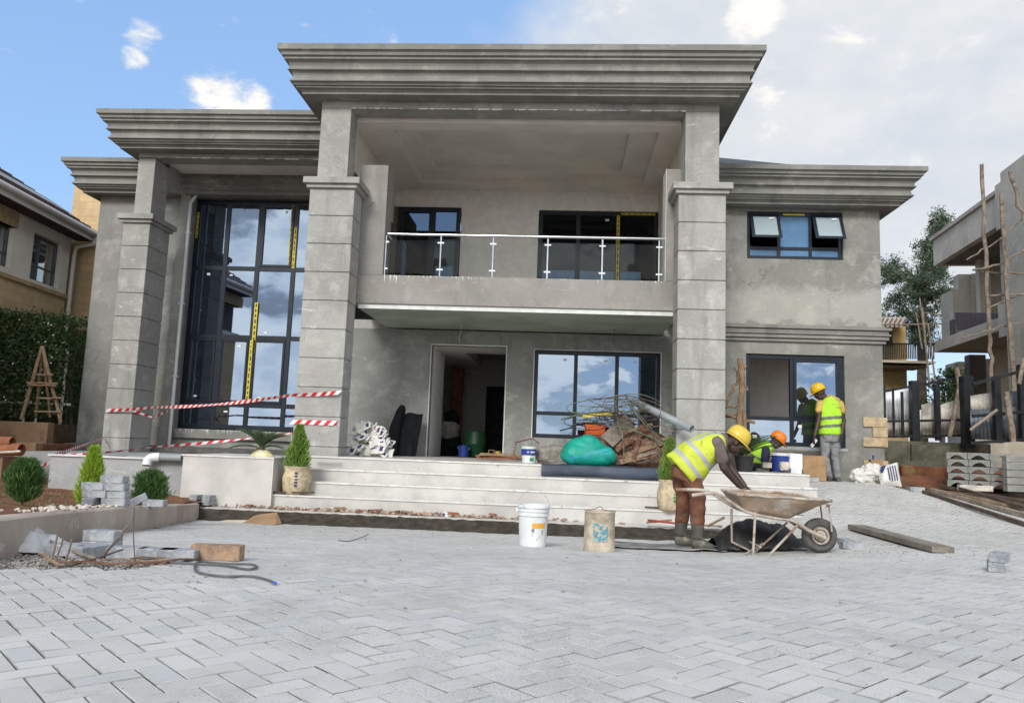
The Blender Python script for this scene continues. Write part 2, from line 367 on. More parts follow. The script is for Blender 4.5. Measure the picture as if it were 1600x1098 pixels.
# ============================================================ GROUND
rd = random.Random(5)
def grid(xs, ys, fz):
    mb = MB(); nx = len(xs); mb.add([(x, y, fz(x, y)) for y in ys for x in xs], [(j*nx+i, j*nx+i+1, (j+1)*nx+i+1, (j+1)*nx+i) for j in range(len(ys)-1) for i in range(nx-1)]); return mb
def spread(a, b, n): return [a+(b-a)*i/n for i in range(n+1)]
gx = [-420, -120, -50, -25]+spread(-14, 14, 56)+[25, 50, 120, 420]; gy = [-420, -120, -40, -12]+spread(-6, 26, 64)+[40, 70, 140, 420]
def base_z(x, y):
    z = zg(x, y)-.055
    if -9.6 < x < 6.6 and y > 14.2: z = min(z, .5)
    return z
struct(grid(gx, gy, base_z), 'ground', 'brown_soil', smooth=True)
# kerb line (left edge of the paving) and garden soil behind it
KERB = [(-2.95, 3.3), (-3.25, 4.6), (-3.62, 5.8), (-3.98, 7.03), (-4.45, 8.7), (-4.82, 10.0), (-4.9, 10.45)]
def kerb_x(y):
    if y <= KERB[0][1]: return KERB[0][0]-(KERB[0][1]-y)*-.25
    for (a, b), (c, d) in zip(KERB, KERB[1:]):
        if y <= d: return a+(c-a)*(y-b)/(d-b)
    return KERB[-1][0]
# pavers: one real bevelled block each, laid as 45 degree herringbone
def in_patch(x, y):
    return ((x+2.75)/.62)**2+((y-4.32)/.42)**2 < 1+.25*math.sin(x*9+y*7)
def paved(x, y):
    if y < .9: return x > -6 and y > -3.
    if y < 3.3 and x < -4.0: return False
    if y >= 3.0 and x < kerb_x(y)+.06: return False
    if in_patch(x, y): return False
    if y > 10.30+.04*math.sin(x*2.3) and x < 3.86:
        if x < 2.45: return False
        tread = .185 if y < 10.95 else .38 if y < 11.3 else .56 if y < 11.65 else .74 if y < 12 else 9
        if zg(x, y) < tread+.01: return False
    if x > 3.7 and y > 14.12-.0*x: return False
    # right-hand edge of the paving runs back to the wing's corner
    if y > 9.2 and x > 6.05+(13.6-y)*.27+.3*0: return False
    if y > 12.4 and x > 5.55 and y > 13.0-(x-5.55)*1.3: return False
    return x < 9.5
def pavers():
    mb = MB(); a = .088; ang = R_(46); ca, sa = math.cos(ang), math.sin(ang)
    def block(u0, v0, hor):
        Lh = 2*a; g = .004
        w, h = (Lh, a) if hor else (a, Lh)
        uc, vc = u0+w/2, v0+h/2; x = uc*ca-vc*sa; y = uc*sa+vc*ca
        if not (-7 < x < 10 and .9 < y < 14.3) or not paved(x, y): return
        if abs(x) > .78*y+1.6: return
        z = zg(x, y); e = .02
        sx, sy = (zg(x+e, y)-zg(x-e, y))/(2*e), (zg(x, y+e)-zg(x, y-e))/(2*e)
        sx += rd.gauss(0, .0022); sy += rd.gauss(0, .0022); dz = rd.gauss(0, .0007); rt = rd.gauss(0, .006)
        cr, sr = math.cos(rt), math.sin(rt); vs = []
        ch = .0035
        for (ins, zz) in ((0, -.03), (0, -.0028), (ch, 0)):
            for su, sv in ((-1, -1), (1, -1), (1, 1), (-1, 1)):
                du, dv = su*(w/2-g/2-ins), sv*(h/2-g/2-ins); du, dv = du*cr-dv*sr, du*sr+dv*cr
                dx, dy = du*ca-dv*sa, du*sa+dv*ca
                vs.append((x+dx, y+dy, z+dz+zz+sx*dx+sy*dy))
        fs = [(8, 9, 10, 11)]
        for k in (0, 4):
            for j in range(4): fs.append((k+j, k+(j+1) % 4, k+4+(j+1) % 4, k+4+j))
        mb.add(vs, fs); mb.m[-8:-4] = [1]*4; mb.m[-4:] = [2]*4
    n = 184
    for i in range(-n, n):
        for j in range(-n, n):
            if (i-j) % 4 == 0: block(i*a, j*a, True)
    # verticals: occupy cells left uncovered by the horizontals
    cov = set()
    for i in range(-n, n):
        for j in range(-n, n):
            if (i-j) % 4 == 0: cov.add((i, j)); cov.add((i+1, j))
    for i in range(-n+2, n-2):
        for j in range(-n+2, n-2):
            if (i, j) not in cov and (i, j+1) not in cov and (i-j) % 4 == 3: block(i*a, j*a, False)
    return mb
m, nt, b = newmat('paver_concrete')
geo = nt.nodes.new('ShaderNodeNewGeometry'); rp = geo.outputs['Random Per Island']
c1 = mixc(nt, rng(nt, rp, 0, 1), (.47, .458, .432), (.55, .538, .508))
c1 = mixc(nt, rng(nt, nz(nt, 1.1, 5, .6), .42, .66, 0, .55), c1, (.60, .59, .56))
c1 = mixc(nt, rng(nt, nz(nt, 1.3, 7, .7, w=7), .52, .70, 0, .5), c1, (.38, .35, .305)); c1 = mixc(nt, rng(nt, nz(nt, .35, 5, .65, w=17), .50, .66, 0, .4), c1, (.40, .385, .36))
spk = rng(nt, nz(nt, 170, 3, .7), .53, .66)                                 # aggregate showing on some blocks
sel = rng(nt, nz(nt, 1.5, 6, .7, w=3), .42, .60, .15, 1)
spk2 = nt.nodes.new('ShaderNodeMath'); spk2.operation = 'MULTIPLY'; nt.links.new(spk, spk2.inputs[0]); nt.links.new(sel, spk2.inputs[1])
c1 = mixc(nt, rng(nt, spk2.outputs[0], 0, 1, 0, .9), c1, (.13, .13, .125))
sp3 = rng(nt, nz(nt, 55, 2, .5, w=9), .72, .76, 0, .75); c1 = mixc(nt, sp3, c1, (.12, .10, .08))
odd_grey = rng(nt, rp, .90, .91, 0, .35); c1 = mixc(nt, odd_grey, c1, (.34, .35, .37))  # a few blocks at random take a cooler grey
nt.links.new(c1, b.inputs['Base Color']); b.inputs['Roughness'].default_value = .85; b.inputs['Specular IOR Level'].default_value = .3
bump(nt, b, nz(nt, 120, 5, .75), .5, .004)
flat('joint_sand', (.15, .14, .125), .95, var=.3, scale=30, bmp=.5, bscale=80)
flat('chamfer_shade_dust', (.36, .35, .33), .95, var=.25, scale=7, bmp=0)  # dust plus edge shadow, both put into the chamfer colour
struct(pavers(), 'paving', ['paver_concrete', 'joint_sand', 'chamfer_shade_dust'])
xs = spread(-7, 10, 68); ys = spread(-3, 14.3, 70)
jb = MB()
for i in range(len(xs)-1):
    for j in range(len(ys)-1):
        cx, cy = (xs[i]+xs[i+1])/2, (ys[j]+ys[j+1])/2
        if paved(cx, cy) or (cy < .9):
            far = -.004 if cy < .9 else -.005
            jb.add([(x, y, zg(x, y)+far) for x, y in ((xs[i], ys[j]), (xs[i+1], ys[j]), (xs[i+1], ys[j+1]), (xs[i], ys[j+1]))], [(0, 1, 2, 3)])
struct(jb, 'paving_bed', 'joint_sand')
# garden bed
def soil_z(x, y):
    e = zg(x, y)+.17
    t = min(1, max(0, (kerb_x(y)-x)/2.2)); t2 = min(1, max(0, (y-9)/3))
    return e+.02+t*.05+t2*.08+.05*noise.noise(Vector((x*1.7, y*1.7, 0)))+.02*noise.noise(Vector((x*7, y*7, 0)))
gb = MB(); NX, NY = 46, 60
ysl = spread(2.2, 14.5, NY)
gb.add([(kerb_x(y)-.06-(9.5)*(i/NX)**1.3, y, soil_z(kerb_x(y)-.06-9.5*(i/NX)**1.3, y)) for y in ysl for i in range(NX+1)],
       [(j*(NX+1)+i+1, j*(NX+1)+i, (j+1)*(NX+1)+i, (j+1)*(NX+1)+i+1) for j in range(NY) for i in range(NX)])
struct(gb, 'garden_soil', 'red_soil', smooth=True)
kb = MB(); pts = [(x, y) for x, y in KERB]+[(-5.45, 10.62)]
vs = []; fs = []
for i, (x, y) in enumerate(pts):
    zt = zg(max(x, -4.9), y)
    for dx, z in ((0, zt-.08), (0, zt+.205), (-.02, zt+.22), (-.14, zt+.22), (-.15, zt-.08)): vs.append((x+dx, y, z))
for i in range(len(pts)-1):
    for k in range(4): a_ = i*5+k; fs.append((a_, a_+1, a_+6, a_+5))
kb.add(vs, fs); kb.add(vs[:5], [(0, 1, 2, 3, 4)])
tag(build(kb, 'garden_kerb', 'kerb_plaster', smooth=True), 'low plastered kerb wall edging the garden bed at left of the paving', 'kerb wall')
# ============================================================ HOUSE
H = thing('unfinished_house', 'large two storey house under construction, bare grey plaster with columns and heavy cornices', 'house', (0, 15.5, .0))
def hp(mb, name, mat, parent=None, **k): return build(mb, name, mat, parent or H, **k)
def wall_open(mb, x0, x1, y0, y1, z0, z1, ops):
    zs = sorted({z0, z1}|{o[2] for o in ops}|{o[3] for o in ops})
    for a, b in zip(zs, zs[1:]):
        zc = (a+b)/2; cur = x0
        for o in sorted(o for o in ops if o[2] < zc < o[3]):
            if o[0] > cur: mb.box(cur, o[0], y0, y1, a, b)
            cur = o[1]
        if cur < x1: mb.box(cur, x1, y0, y1, a, b)
    return mb
# --- walls
hp(wall_open(MB(), -4.9, 2.7, 15.3, 15.55, .6, 3.46, [(-2.62, -1.1, .92, 3.16), (-.53, 1.97, 1.37, 3.12)]), 'wall', 'wall_plaster')
hp(MB().box(-4.9, -4.65, 15.55, 16.6, .6, 3.46), 'wall', 'wall_plaster')
# upper back wall of the balcony, painted
hp(wall_open(MB(), -3.6, 2.7, 16.7, 16.95, 3.7, 6.95, [(-3.6, -2.33, 3.7, 6.45), (-.59, 2.15, 3.7, 6.45)]), 'wall', 'white_paint')
hp(MB().box(-4.1, -3.76, 16.62, 16.9, 3.7, 6.45), 'wall', 'raw_concrete')
hp(MB().box(-4.1, -3.6, 16.72, 16.9, 6.45, 6.95), 'wall', 'white_paint')
# right wing
WY = 14.3
hp(wall_open(MB(), 2.7, 5.85, WY, WY+.25, .45, 5.86, [(3.40, 5.17, 1.36, 3.04), (3.42, 5.18, 4.83, 5.74)]), 'wall', 'wing_plaster')
hp(MB().box(5.6, 5.85, WY+.25, 14.9, .45, 5.86).box(5.6, 5.85, 17.2, 24, .45, 5.86).box(5.6, 5.85, 14.9, 17.2, .45, 1.0).box(5.6, 5.85, 14.9, 17.2, 3.3, 5.86), 'wall', 'wing_plaster')  # side opening added to let light into the room
hp(MB().box(2.7, 2.95, WY+.25, 16.7, .45, 5.86), 'wall', 'wing_plaster')
# left block
hp(wall_open(MB(), -10.6, -4.9, 16.4, 16.65, .5, 6.5, [(-8.40, -4.9, 1.1, 6.5)]), 'wall', 'wall_plaster')
hp(MB().box(-10.6, -10.35, 16.65, 24, .5, 6.5), 'wall', 'wall_plaster')
hp(MB().box(-8.38, -4.9, 16.5, 16.85, 6.5, 6.95), 'wall', 'raw_concrete')         # rough lintel over the tall window
hp(MB().box(-8.62, -8.40, 16.22, 16.396, .7, 6.5), 'pier', 'column_plaster')
sb = MB().box(-8.62, -4.9, 16.30, 16.80, 1.1, 1.30); hp(sb, 'window_sill', 'wing_plaster', bevel=.01)
hp(MB().box(-8.5, -4.9, 16.62, 16.8, .6, 1.1), 'wall', 'wall_plaster')
# rear and inside
hp(wall_open(MB(), -10.6, 5.85, 24, 24.25, .5, 5.9, [(-8.6, -5.6, 1.2, 3.2), (3.4, 5.0, 1.0, 3.0), (-2, 2, 1, 3.1), (-3, 0, 4.7, 5.9)]), 'wall', 'interior_paint')
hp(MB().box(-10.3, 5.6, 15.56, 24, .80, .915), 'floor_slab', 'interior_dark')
hp(MB().box(-4.9, 5.59, 15.56, 23.9, 3.47, 3.68), 'floor_slab', 'interior_paint')
hp(MB().box(-4.64, -4.4, 16.96, 23.9, .92, 3.46), 'partition', 'interior_paint')
hp(MB().box(-.85, -.7, 15.56, 21, .92, 3.46), 'partition', 'interior_paint')
hp(MB().box(2.72, 2.94, 16.8, 24, .92, 5.8), 'partition', 'interior_paint')
hp(MB().box(-.7, 2.7, 19.5, 19.6, .92, 3.46), 'partition', 'interior_paint')
hp(MB().box(2.95, 5.59, 17.4, 17.5, .92, 3.46), 'partition', 'white_paint')
hp(MB().box(2.96, 5.59, 14.56, 17.39, 3.40, 3.465), 'room_ceiling', 'white_paint')
hp(MB().box(2.95, 5.59, 18.5, 18.6, 3.7, 5.8), 'partition', 'interior_paint')
hp(MB().box(-4.1, 2.7, 20.5, 20.6, 3.7, 6.9), 'partition', 'interior_paint')
hp(MB().box(-10.3, -4.7, 21.5, 21.6, .92, 6.9), 'partition', 'interior_paint')
hp(MB().box(-10.4, 5.7, 16.98, 24.1, 5.9, 6.0).box(-10.4, -4.2, 16.9, 24.1, 6.9, 7.0), 'attic_slab', 'interior_dark')
# entrance hall: deep white jamb, dropped ceiling, brick pier, inner doorway
hp(MB().box(-2.84, -2.62, 15.56, 17.1, .92, 3.46), 'door_jamb', 'jamb_paint')
hp(MB().box(-2.635, -2.615, 15.285, 15.30, .92, 3.18).box(-2.615, -1.085, 15.285, 15.30, 3.155, 3.18).box(-1.105, -1.085, 15.285, 15.3, .92, 3.155), 'door_lining', 'trim_white')
hp(MB().box(-4.4, -.85, 15.56, 16.7, 3.17, 3.45).box(-4.4, -2.1, 16.7, 20.5, 3.17, 3.45).box(-1.15, -.85, 16.7, 20.5, 3.17, 3.45), 'hall_ceiling', 'ceiling_paint')
hp(MB().box(-2.72, -2.46, 19.2, 19.45, .92, 3.1), 'brick_pier', 'brick_red')
hp(wall_open(MB(), -4.4, -.85, 20.5, 20.6, .92, 3.46, [(-1.98, -1.15, .92, 2.75)]), 'partition', 'interior_paint')
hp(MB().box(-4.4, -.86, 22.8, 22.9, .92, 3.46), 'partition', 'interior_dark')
# --- plinth, porch and steps
hp(MB().box(-4.05, 2.7, 12.02, 15.3, .1, .918).box(2.7, 3.80, 12.02, 14.28, .1, .918), 'porch_floor', 'cream_tile')
hp(MB().box(-9.3, -4.06, 12.75, 16.4, .1, .79), 'plinth', 'planter_plaster')
ST = thing('entrance_steps', 'four wide cream tiled steps with white nosings below the porch', 'steps', (0, 11.3, .16))
for k, (y0, y1, zt, xl) in enumerate(((12.0, 12.4, .92, -4.05), (11.65, 12.0, .74, -4.05), (11.30, 11.65, .56, -4.05), (10.95, 11.30, .38, -4.95))):
    build(MB().box(xl, 3.80, y0+.012, y1+.012, .02, zt-.022), 'step', 'cream_tile', ST)
    # white edge tiles, laid in lengths with fine joints and slight offsets
    nb = MB(); x = xl
    while x < 3.78:
        w = min(.6, 3.80-x); dy = rd.uniform(-.002, .002); nb.box(x+.0015, x+w-.0015, y0-.004+dy, y0+.30, zt-.022, zt); x += w
    build(nb, 'step_nosing', 'nosing_tile', ST)
build(MB().box(-4.98, 2.9, 10.72, 10.96, .02, .155).box(-5.0, 2.9, 10.69, 10.96, .156, .185), 'base_ledge', 'cream_tile', ST)
# wet earth face under the ledge, ragged along the paving
eb = MB(); n = 220; vs = []
for i in range(n+1):
    x = -5.0+(7.6)*i/n
    for k in range(6):
        t = k/5; y = 10.68-.40*t**1.6-.05*abs(noise.noise(Vector((x*1.3, 0, 9))))+.05*noise.noise(Vector((x*3, t*2, 1)))+.02*noise.noise(Vector((x*11, t*5, 4))); z = .165-.15*t+.012*noise.noise(Vector((x*9, t*3, 8)))
        vs.append((x, y, z))
eb.add(vs, [(i*6+k, i*6+k+1, (i+1)*6+k+1, (i+1)*6+k) for i in range(n) for k in range(5)])
struct(eb, 'earth_bank', 'wet_earth', smooth=True)
# --- columns: courses of plastered blocks with recessed joints, capital, upper shaft
def column(x0, x1, y0, y1, ux0, ux1, uy0, uy1, utop, ztop=5.42, zbase=.9, off=.485):
    core = MB().box(x0+.02, x1-.02, y0+.02, y1-.02, zbase, ztop); z = ztop
    while z > zbase+.02:
        zb = max(zbase, z-off); core.box(x0, x1, y0, y1, zb+(.013 if zb > zbase else 0), z-(.0 if z == ztop else .0)); z = zb
    c = hp(core, 'column', 'column_plaster', bevel=.006)
    build(MB().box(x0-.05, x1+.05, y0-.05, y1+.05, ztop, ztop+.065).box(x0-.10, x1+.10, y0-.10, y1+.10, ztop+.067, ztop+.175), 'capital', 'column_plaster', c, bevel=.005)
    build(MB().box(ux0, ux1, uy0, uy1, ztop+.176, utop), 'upper_shaft', 'column_plaster', c, bevel=.006)
column(-4.35, -3.58, 12.42, 12.92, -4.26, -3.74, 12.47, 12.87, 6.87)
column(1.86, 2.63, 12.42, 12.92, 1.97, 2.53, 12.47, 12.87, 6.87)
column(-9.0, -8.44, 14.75, 15.55, -8.86, -8.50, 14.83, 15.40, 6.82, zbase=.7)
# --- cornices
PROF = [(0, .0), (.27, .0), (.27, .035), (.30, .065), (.35, .07), (.35, .095), (.385, .10), (.40, .13), (.44, .14), (.44, .155), (.41, .19), (.40, .24), (.415, .28), (.43, .295), (.475, .305), (.475, .32),
        (.452, .335), (.45, .37), (.465, .41), (.50, .44), (.53, .447), (.53, .485), (.565, .495), (.575, .54), (.60, .56), (.62, .562), (.62, .65), (0, .65)]
def cornice(x0, x1, yf, yb, z0, side='both', zs=1.):
    mb = MB(); k = len(PROF); vs = []
    path = [(x0, yb, -1, 0), (x0, yf, -1, -1), (x1, yf, 1, -1), (x1, yb, 1, 0)]
    if side == 'left': path = path[:2]+[(x1, yf, 0, -1)]
    if side == 'right': path = [(x0, yf, 0, -1)]+path[2:]
    # subdivide the long front so slight hand-made waviness shows on the edges
    full = []
    for a, b in zip(path, path[1:]):
        n = max(1, int(math.hypot(a[0]-b[0], a[1]-b[1])/.35)); full.append(a)
        horiz = abs(a[1]-b[1]) < 1e-6
        for i in range(1, n):
            t = i/n; full.append((a[0]+(b[0]-a[0])*t, a[1]+(b[1]-a[1])*t, 0 if horiz else (-1 if a[0] == x0 else 1), -1 if horiz else 0))
    full.append(path[-1])
    for (x, y, dx, dy) in full:
        for j, (o, z) in enumerate(PROF):
            w = .0035*noise.noise(Vector((x*2.1, y*2.1, j*.7+z0)))
            vs.append((x+dx*(o+w), y+dy*(o+w), z0+z*zs+w))
    mb.add(vs, [(i*k+j, i*k+j+1, (i+1)*k+j+1, (i+1)*k+j) for i in range(len(full)-1) for j in range(k-1)])
    return mb
def add_cornice(*a, **k):
    return hp(cornice(*a, **k), 'cornice', 'cornice_plaster')
c1 = add_cornice(-4.26, 2.53, 12.47, 20, 7.0, zs=1.11)
build(MB().box(-4.7, 2.97, 12.0, 20, 7.70, 7.715), 'roof_slab', 'cornice_plaster', c1)
hp(MB().box(-4.26, 2.53, 12.47, 12.86, 6.872, 6.999), 'beam', 'column_plaster')
hp(MB().box(-4.26, -4.0, 12.87, 20, 6.05, 6.999).box(2.2, 2.53, 12.87, 20, 6.05, 6.999), 'beam', 'column_plaster')
c2 = add_cornice(-8.86, -4.28, 14.83, 20, 6.93, side='left', zs=1.06)
build(MB().box(-9.3, -4.28, 14.4, 20, 7.60, 7.615), 'roof_slab', 'cornice_plaster', c2)
hp(MB().box(-8.86, -4.28, 14.83, 15.2, 6.84, 6.929).box(-8.86, -8.50, 15.41, 16.38, 6.5, 6.929), 'beam', 'column_plaster')
c3 = add_cornice(-10.6, -4.9, 16.4, 24, 6.50, side='left', zs=1.07)
build(MB().box(-11.0, -4.9, 16.0, 24, 7.19, 7.20), 'roof_slab', 'cornice_plaster', c3)
c4 = add_cornice(2.7, 5.85, WY, 20, 5.80, side='right', zs=.97)
build(MB().box(2.7, 6.3, WY-.45, 20, 6.43, 6.445), 'roof_slab', 'cornice_plaster', c4)
c5 = add_cornice(4.0, 7.0, 21.0, 24, 6.45, side='right')
build(MB().box(4.0, 7.2, 20.6, 24, 7.10, 7.112).box(4.0, 7.0, 21.0, 24, 5.9, 6.45), 'roof_slab', 'cornice_plaster', c5)
hp(MB().add([(2.2, 14.2, 6.47), (6.0, 14.2, 6.47), (6.0, 24, 6.47), (-3, 24, 6.47), (2.4, 18.2, 8.42), (-3, 19, 8.5)], [(0, 1, 4), (1, 2, 4), (2, 3, 5, 4)]), 'roof', 'roof_slate')
# band course on the wing
bc = MB()
for (o, za, zb) in ((.05, 3.27, 3.33), (.09, 3.335, 3.40), (.12, 3.405, 3.44), (.09, 3.445, 3.50), (.13, 3.505, 3.56), (.05, 3.565, 3.59)): bc.box(2.62, 5.85+o, WY-o, WY+.002, za, zb).box(5.852, 5.85+o, WY, 20, za, zb)
hp(bc, 'band_course', 'cornice_plaster', bevel=.006)
# quoins on the wing corner
qm = MB(); flat('quoin_stone', (.42, .32, .20), .85, var=.18, scale=9, bmp=.9, bscale=18)
def quoin(px0, px1, py0, py1):
    p = at((px0+px1)/2, py0, WY); q = at((px0+px1)/2, py1, WY); a = at(px0, (py0+py1)/2, WY).x
    return build(MB().box(a, 5.90, WY-.035, WY-.001, q.z, p.z).box(5.852, 5.90, WY, WY+.35, q.z, p.z), 'quoin', 'quoin_stone', H, bevel=.008)
quoin(1348, 1380, 652, 667); quoin(1363, 1380, 667.5, 683); quoin(1348, 1380, 683.5, 698); quoin(1349, 1364, 719, 734)
# --- balcony
hp(MB().box(-3.66, 2.0, 13.0, 13.18, 3.56, 4.07), 'balcony_parapet', 'parapet_plaster', bevel=.006)
hp(MB().box(-3.66, 2.0, 13.181, 16.7, 3.56, 3.74), 'balcony_slab', 'wing_plaster')
hp(MB().box(-3.56, 1.98, 13.05, 15.29, 3.485, 3.555), 'porch_soffit', 'soffit_board')
hp(MB().box(-3.565, 1.985, 13.035, 13.049, 3.478, 3.557), 'soffit_trim', 'trim_white')
hp(MB().box(-3.66, -3.16, 13.0, 13.45, 4.071, 6.06), 'pilaster', 'parapet_plaster', bevel=.006)
hp(MB().box(1.74, 2.0, 13.0, 13.45, 4.071, 6.06), 'pilaster', 'parapet_plaster', bevel=.006)
hp(MB().box(1.73, 1.738, 13.0, 13.4, 4.07, 6.06), 'pilaster_edge', 'trim_white')
hp(MB().box(-3.99, -3.86, 13.46, 16.6, 3.75, 6.05), 'wall', 'raw_concrete')
hp(MB().box(2.06, 2.2, 13.46, 16.7, 3.75, 6.05), 'wall', 'white_paint')
hp(MB().box(-3.99, -3.86, 12.87, 16.7, 6.051, 6.90).box(2.06, 2.19, 12.87, 16.7, 6.051, 6.90).box(-3.855, 2.055, 12.865, 12.875, 6.80, 6.90), 'ceiling_bulkhead', 'ceiling_paint')
cm_ = MB()
def ring(mb, o, i, z, zt):
    (a, b, c, d), (e, f, g, h) = o, i
    mb.box(a, b, c, g, z, zt).box(a, b, h, d, z, zt).box(a, e, g, h, z, zt).box(f, b, g, h, z, zt)
ring(cm_, (-3.86, 2.06, 12.87, 16.7), (-3.2, 1.65, 13.35, 16.25), 6.87, 7.06)
ring(cm_, (-3.2, 1.65, 13.35, 16.25), (-2.8, 1.15, 13.75, 15.8), 7.0, 7.15)
cm_.box(-2.8, 1.15, 13.75, 15.8, 7.12, 7.16)
hp(cm_, 'ceiling', 'ceiling_paint', bevel=.004)
hp(MB().box(-8.49, -4.29, 15.2, 16.7, 6.90, 6.93), 'ceiling', 'ceiling_paint')
# ragged white plaster line where ceilings meet the beams
def ragged_line(x0, x1, y, z, n):
    mb = MB(); x = x0
    while x < x1:
        w = rd.uniform(.03, .22); h = rd.uniform(.004, .012)
        if rd.random() < .8: mb.box(x, min(x+w, x1), y-.012, y, z-h, z+h*.6)
        x += w+rd.uniform(0, .06)
    return hp(mb, 'plaster_line', 'label_white')
ragged_line(-3.74, 1.97, 12.469, 6.872, 40); ragged_line(-8.45, -4.4, 14.829, 6.842, 30)
# railing
RL = hp(MB().tube([(-3.14, 13.40, 4.83), (-3.12, 13.10, 4.83), (1.73, 13.08, 4.83)], .026, 10), 'balcony_railing', 'steel', smooth=True)
for px in (602, 688, 770, 855.5, 941, 1030):
    p = at(px, 400, 13.08)
    pm_ = MB().tube([(p.x, 13.08, 4.05), (p.x, 13.08, 4.80)], .017, 8).box(p.x-.035, p.x+.035, 13.045, 13.115, 4.068, 4.076)
    for z in (4.20, 4.68): pm_.box(p.x-.055, p.x+.055, 13.062, 13.075, z-.012, z+.012)
    build(pm_, 'railing_post', 'steel', RL, smooth=True, angle=35)
xs_ = [at(px, 400, 13.08).x for px in (602, 688, 770, 855.5, 941, 1030)]
for a, b in zip(xs_, xs_[1:]): build(MB().box(a+.03, b-.03, 13.077, 13.083, 4.12, 4.72), 'glass_panel', 'clear_glass', RL)
build(MB().box(-3.15, -3.144, 13.14, 13.42, 4.12, 4.72), 'glass_panel', 'clear_glass', RL)
# --- windows
def sticker(mb, x, y, z, w=.035, h=.05): mb.box(x, x+w, y-.003, y-.001, z, z+h)
def window(x0, x1, z0, z1, y, cols, rows, fw=.055, name='window', sashes=(), gmat='tinted_glass', stickers=True, skip=()):
    """cols, rows: inner mullion positions; frame is one part, every pane and every sash its own sub-part"""
    f = MB(); d = .09
    f.box(x0, x0+fw, y, y+d, z0, z1).box(x1-fw, x1, y, y+d, z0, z1).box(x0+fw, x1-fw, y, y+d, z1-fw, z1).box(x0+fw, x1-fw, y, y+d, z0, z0+fw)
    cx = [x0+fw/2]+list(cols)+[x1-fw/2]; cz = [z0+fw/2]+list(rows)+[z1-fw/2]
    for c in cols: f.box(c-fw/2, c+fw/2, y+.004, y+d-.004, z0+fw, z1-fw)
    for c in rows:
        for a, b in zip(cx, cx[1:]): f.box(a+fw/2, b-fw/2, y+.006, y+d-.006, c-fw/2, c+fw/2)
    w = hp(f, name, 'aluminium_frame', bevel=.003)
    for i, (a, b) in enumerate(zip(cx, cx[1:])):
        for j, (c, e) in enumerate(zip(cz, cz[1:])):
            A, B, C, E = a+fw/2, b-fw/2, c+fw/2, e-fw/2
            if (i, j) in sashes:
                s = .05; build(MB().box(A+.002, A+s, y-.012, y+.04, C+.002, E-.002).box(B-s, B-.002, y-.012, y+.04, C+.002, E-.002).box(A+s, B-s, y-.012, y+.04, E-s, E-.002).box(A+s, B-s, y-.012, y+.04, C+.002, C+s), 'sash', 'aluminium_frame', w, bevel=.003)
                A, B, C, E = A+s, B-s, C+s, E-s
            if (i, j) in skip: continue
            # each pane sits a hair out of true, as real ones do
            tx, tz = rd.gauss(0, .0015), rd.gauss(0, .002); yy = y+.03
            mb = MB().add([(A, yy, C), (B, yy+tx, C), (B, yy+tx+tz, E), (A, yy+tz, E)], [(0, 1, 2, 3)])
            build(mb, 'pane', gmat, w)
            if stickers and rd.random() < .75:
                sm = MB(); sticker(sm, rd.uniform(A+.05, B-.12), y+.024, rd.choice((C+.05, E-.12)), rd.uniform(.04, .09), rd.uniform(.03, .06)); build(sm, 'sticker', 'label_white', w)
    return w
# tall stair window
w1 = window(-8.38, -5.08, 1.32, 6.49, 16.52, [-7.63, -6.88, -6.05], [1.86, 3.36, 4.92], sashes=((2, 3), (1, 1), (2, 1), (0, 1)), fw=.10)
flat('tape_mark', (.05, .045, .02), .6); TAPE_OWNER = [w1]
def tape_v(x, y, z0, z1, w=.06):
    z = z0; mb = MB(); mb.box(x, x+w, y-.004, y-.001, z0, z1)
    while z < z1:
        h = rd.uniform(.10, .16); h = min(h, z1-z); dx = rd.uniform(-.004, .004)
        mb.mat(1).box(x+dx+w*.3, x+dx+w*.7, y-.0055, y-.0035, z+.02, z+h-.03); z += h
    build(mb, 'protective_tape', ['yellow_tape', 'tape_mark'], TAPE_OWNER[0])
tape_v(-6.18, 16.52, 4.98, 6.40, .07); tape_v(-6.08, 16.515, 4.95, 5.9, .06); tape_v(-6.90, 16.515, 1.95, 3.3, .07); tape_v(-6.86, 16.512, 3.0, 4.15, .08)
tape_v(-8.36, 16.515, 5.6, 6.2, .05)
# balcony doors
w2 = window(-3.76, -2.34, 3.75, 6.44, 16.60, [-2.95], [], fw=.09, sashes=((0, 0),), name='balcony_door', gmat='dark_glass')
w3 = window(-.58, 2.055, 3.75, 6.44, 16.72, [.30, 1.18], [], fw=.09, name='balcony_door', gmat='dark_glass')
for (ow, a, b, y_) in ((w2, -2.86, -2.46, 16.61), (w3, -.47, .24, 16.73), (w3, .36, 1.12, 16.73), (w3, 1.24, 1.70, 16.73)): build(MB().box(a, b, y_+.012, y_+.014, 4.5, 5.09), 'blue_tint', 'blue_tint', ow)
build(MB().add([(-3.64, 16.622, 4.9), (-3.53, 16.622, 4.8), (-3.53, 16.622, 5.58), (-3.64, 16.622, 5.72)], [(0, 1, 2, 3)]), 'blue_tint', 'blue_tint', w2)
TAPE_OWNER[0] = w3; tape_v(1.15, 16.715, 3.8, 6.36, .065); tp = MB(); tp.box(1.25, 1.99, 16.712, 16.7135, 6.37, 6.42)
for k in range(6): tp.mat(1).box(1.28+k*.125, 1.33+k*.125, 16.708, 16.7105, 6.385, 6.405)
build(tp, 'protective_tape', ['yellow_tape', 'tape_mark'], w3)
# porch window
w4 = window(-.53, 1.97, 1.375, 3.115, 15.36, [.30, 1.12], [1.86], fw=.075)
# white render line round the porch openings
hp(MB().box(-.55, -.532, 15.288, 15.30, 1.36, 3.13).box(-.55, 1.99, 15.288, 15.3, 3.122, 3.136).box(1.972, 1.99, 15.288, 15.3, 1.36, 3.12), 'window_lining', 'trim_white')
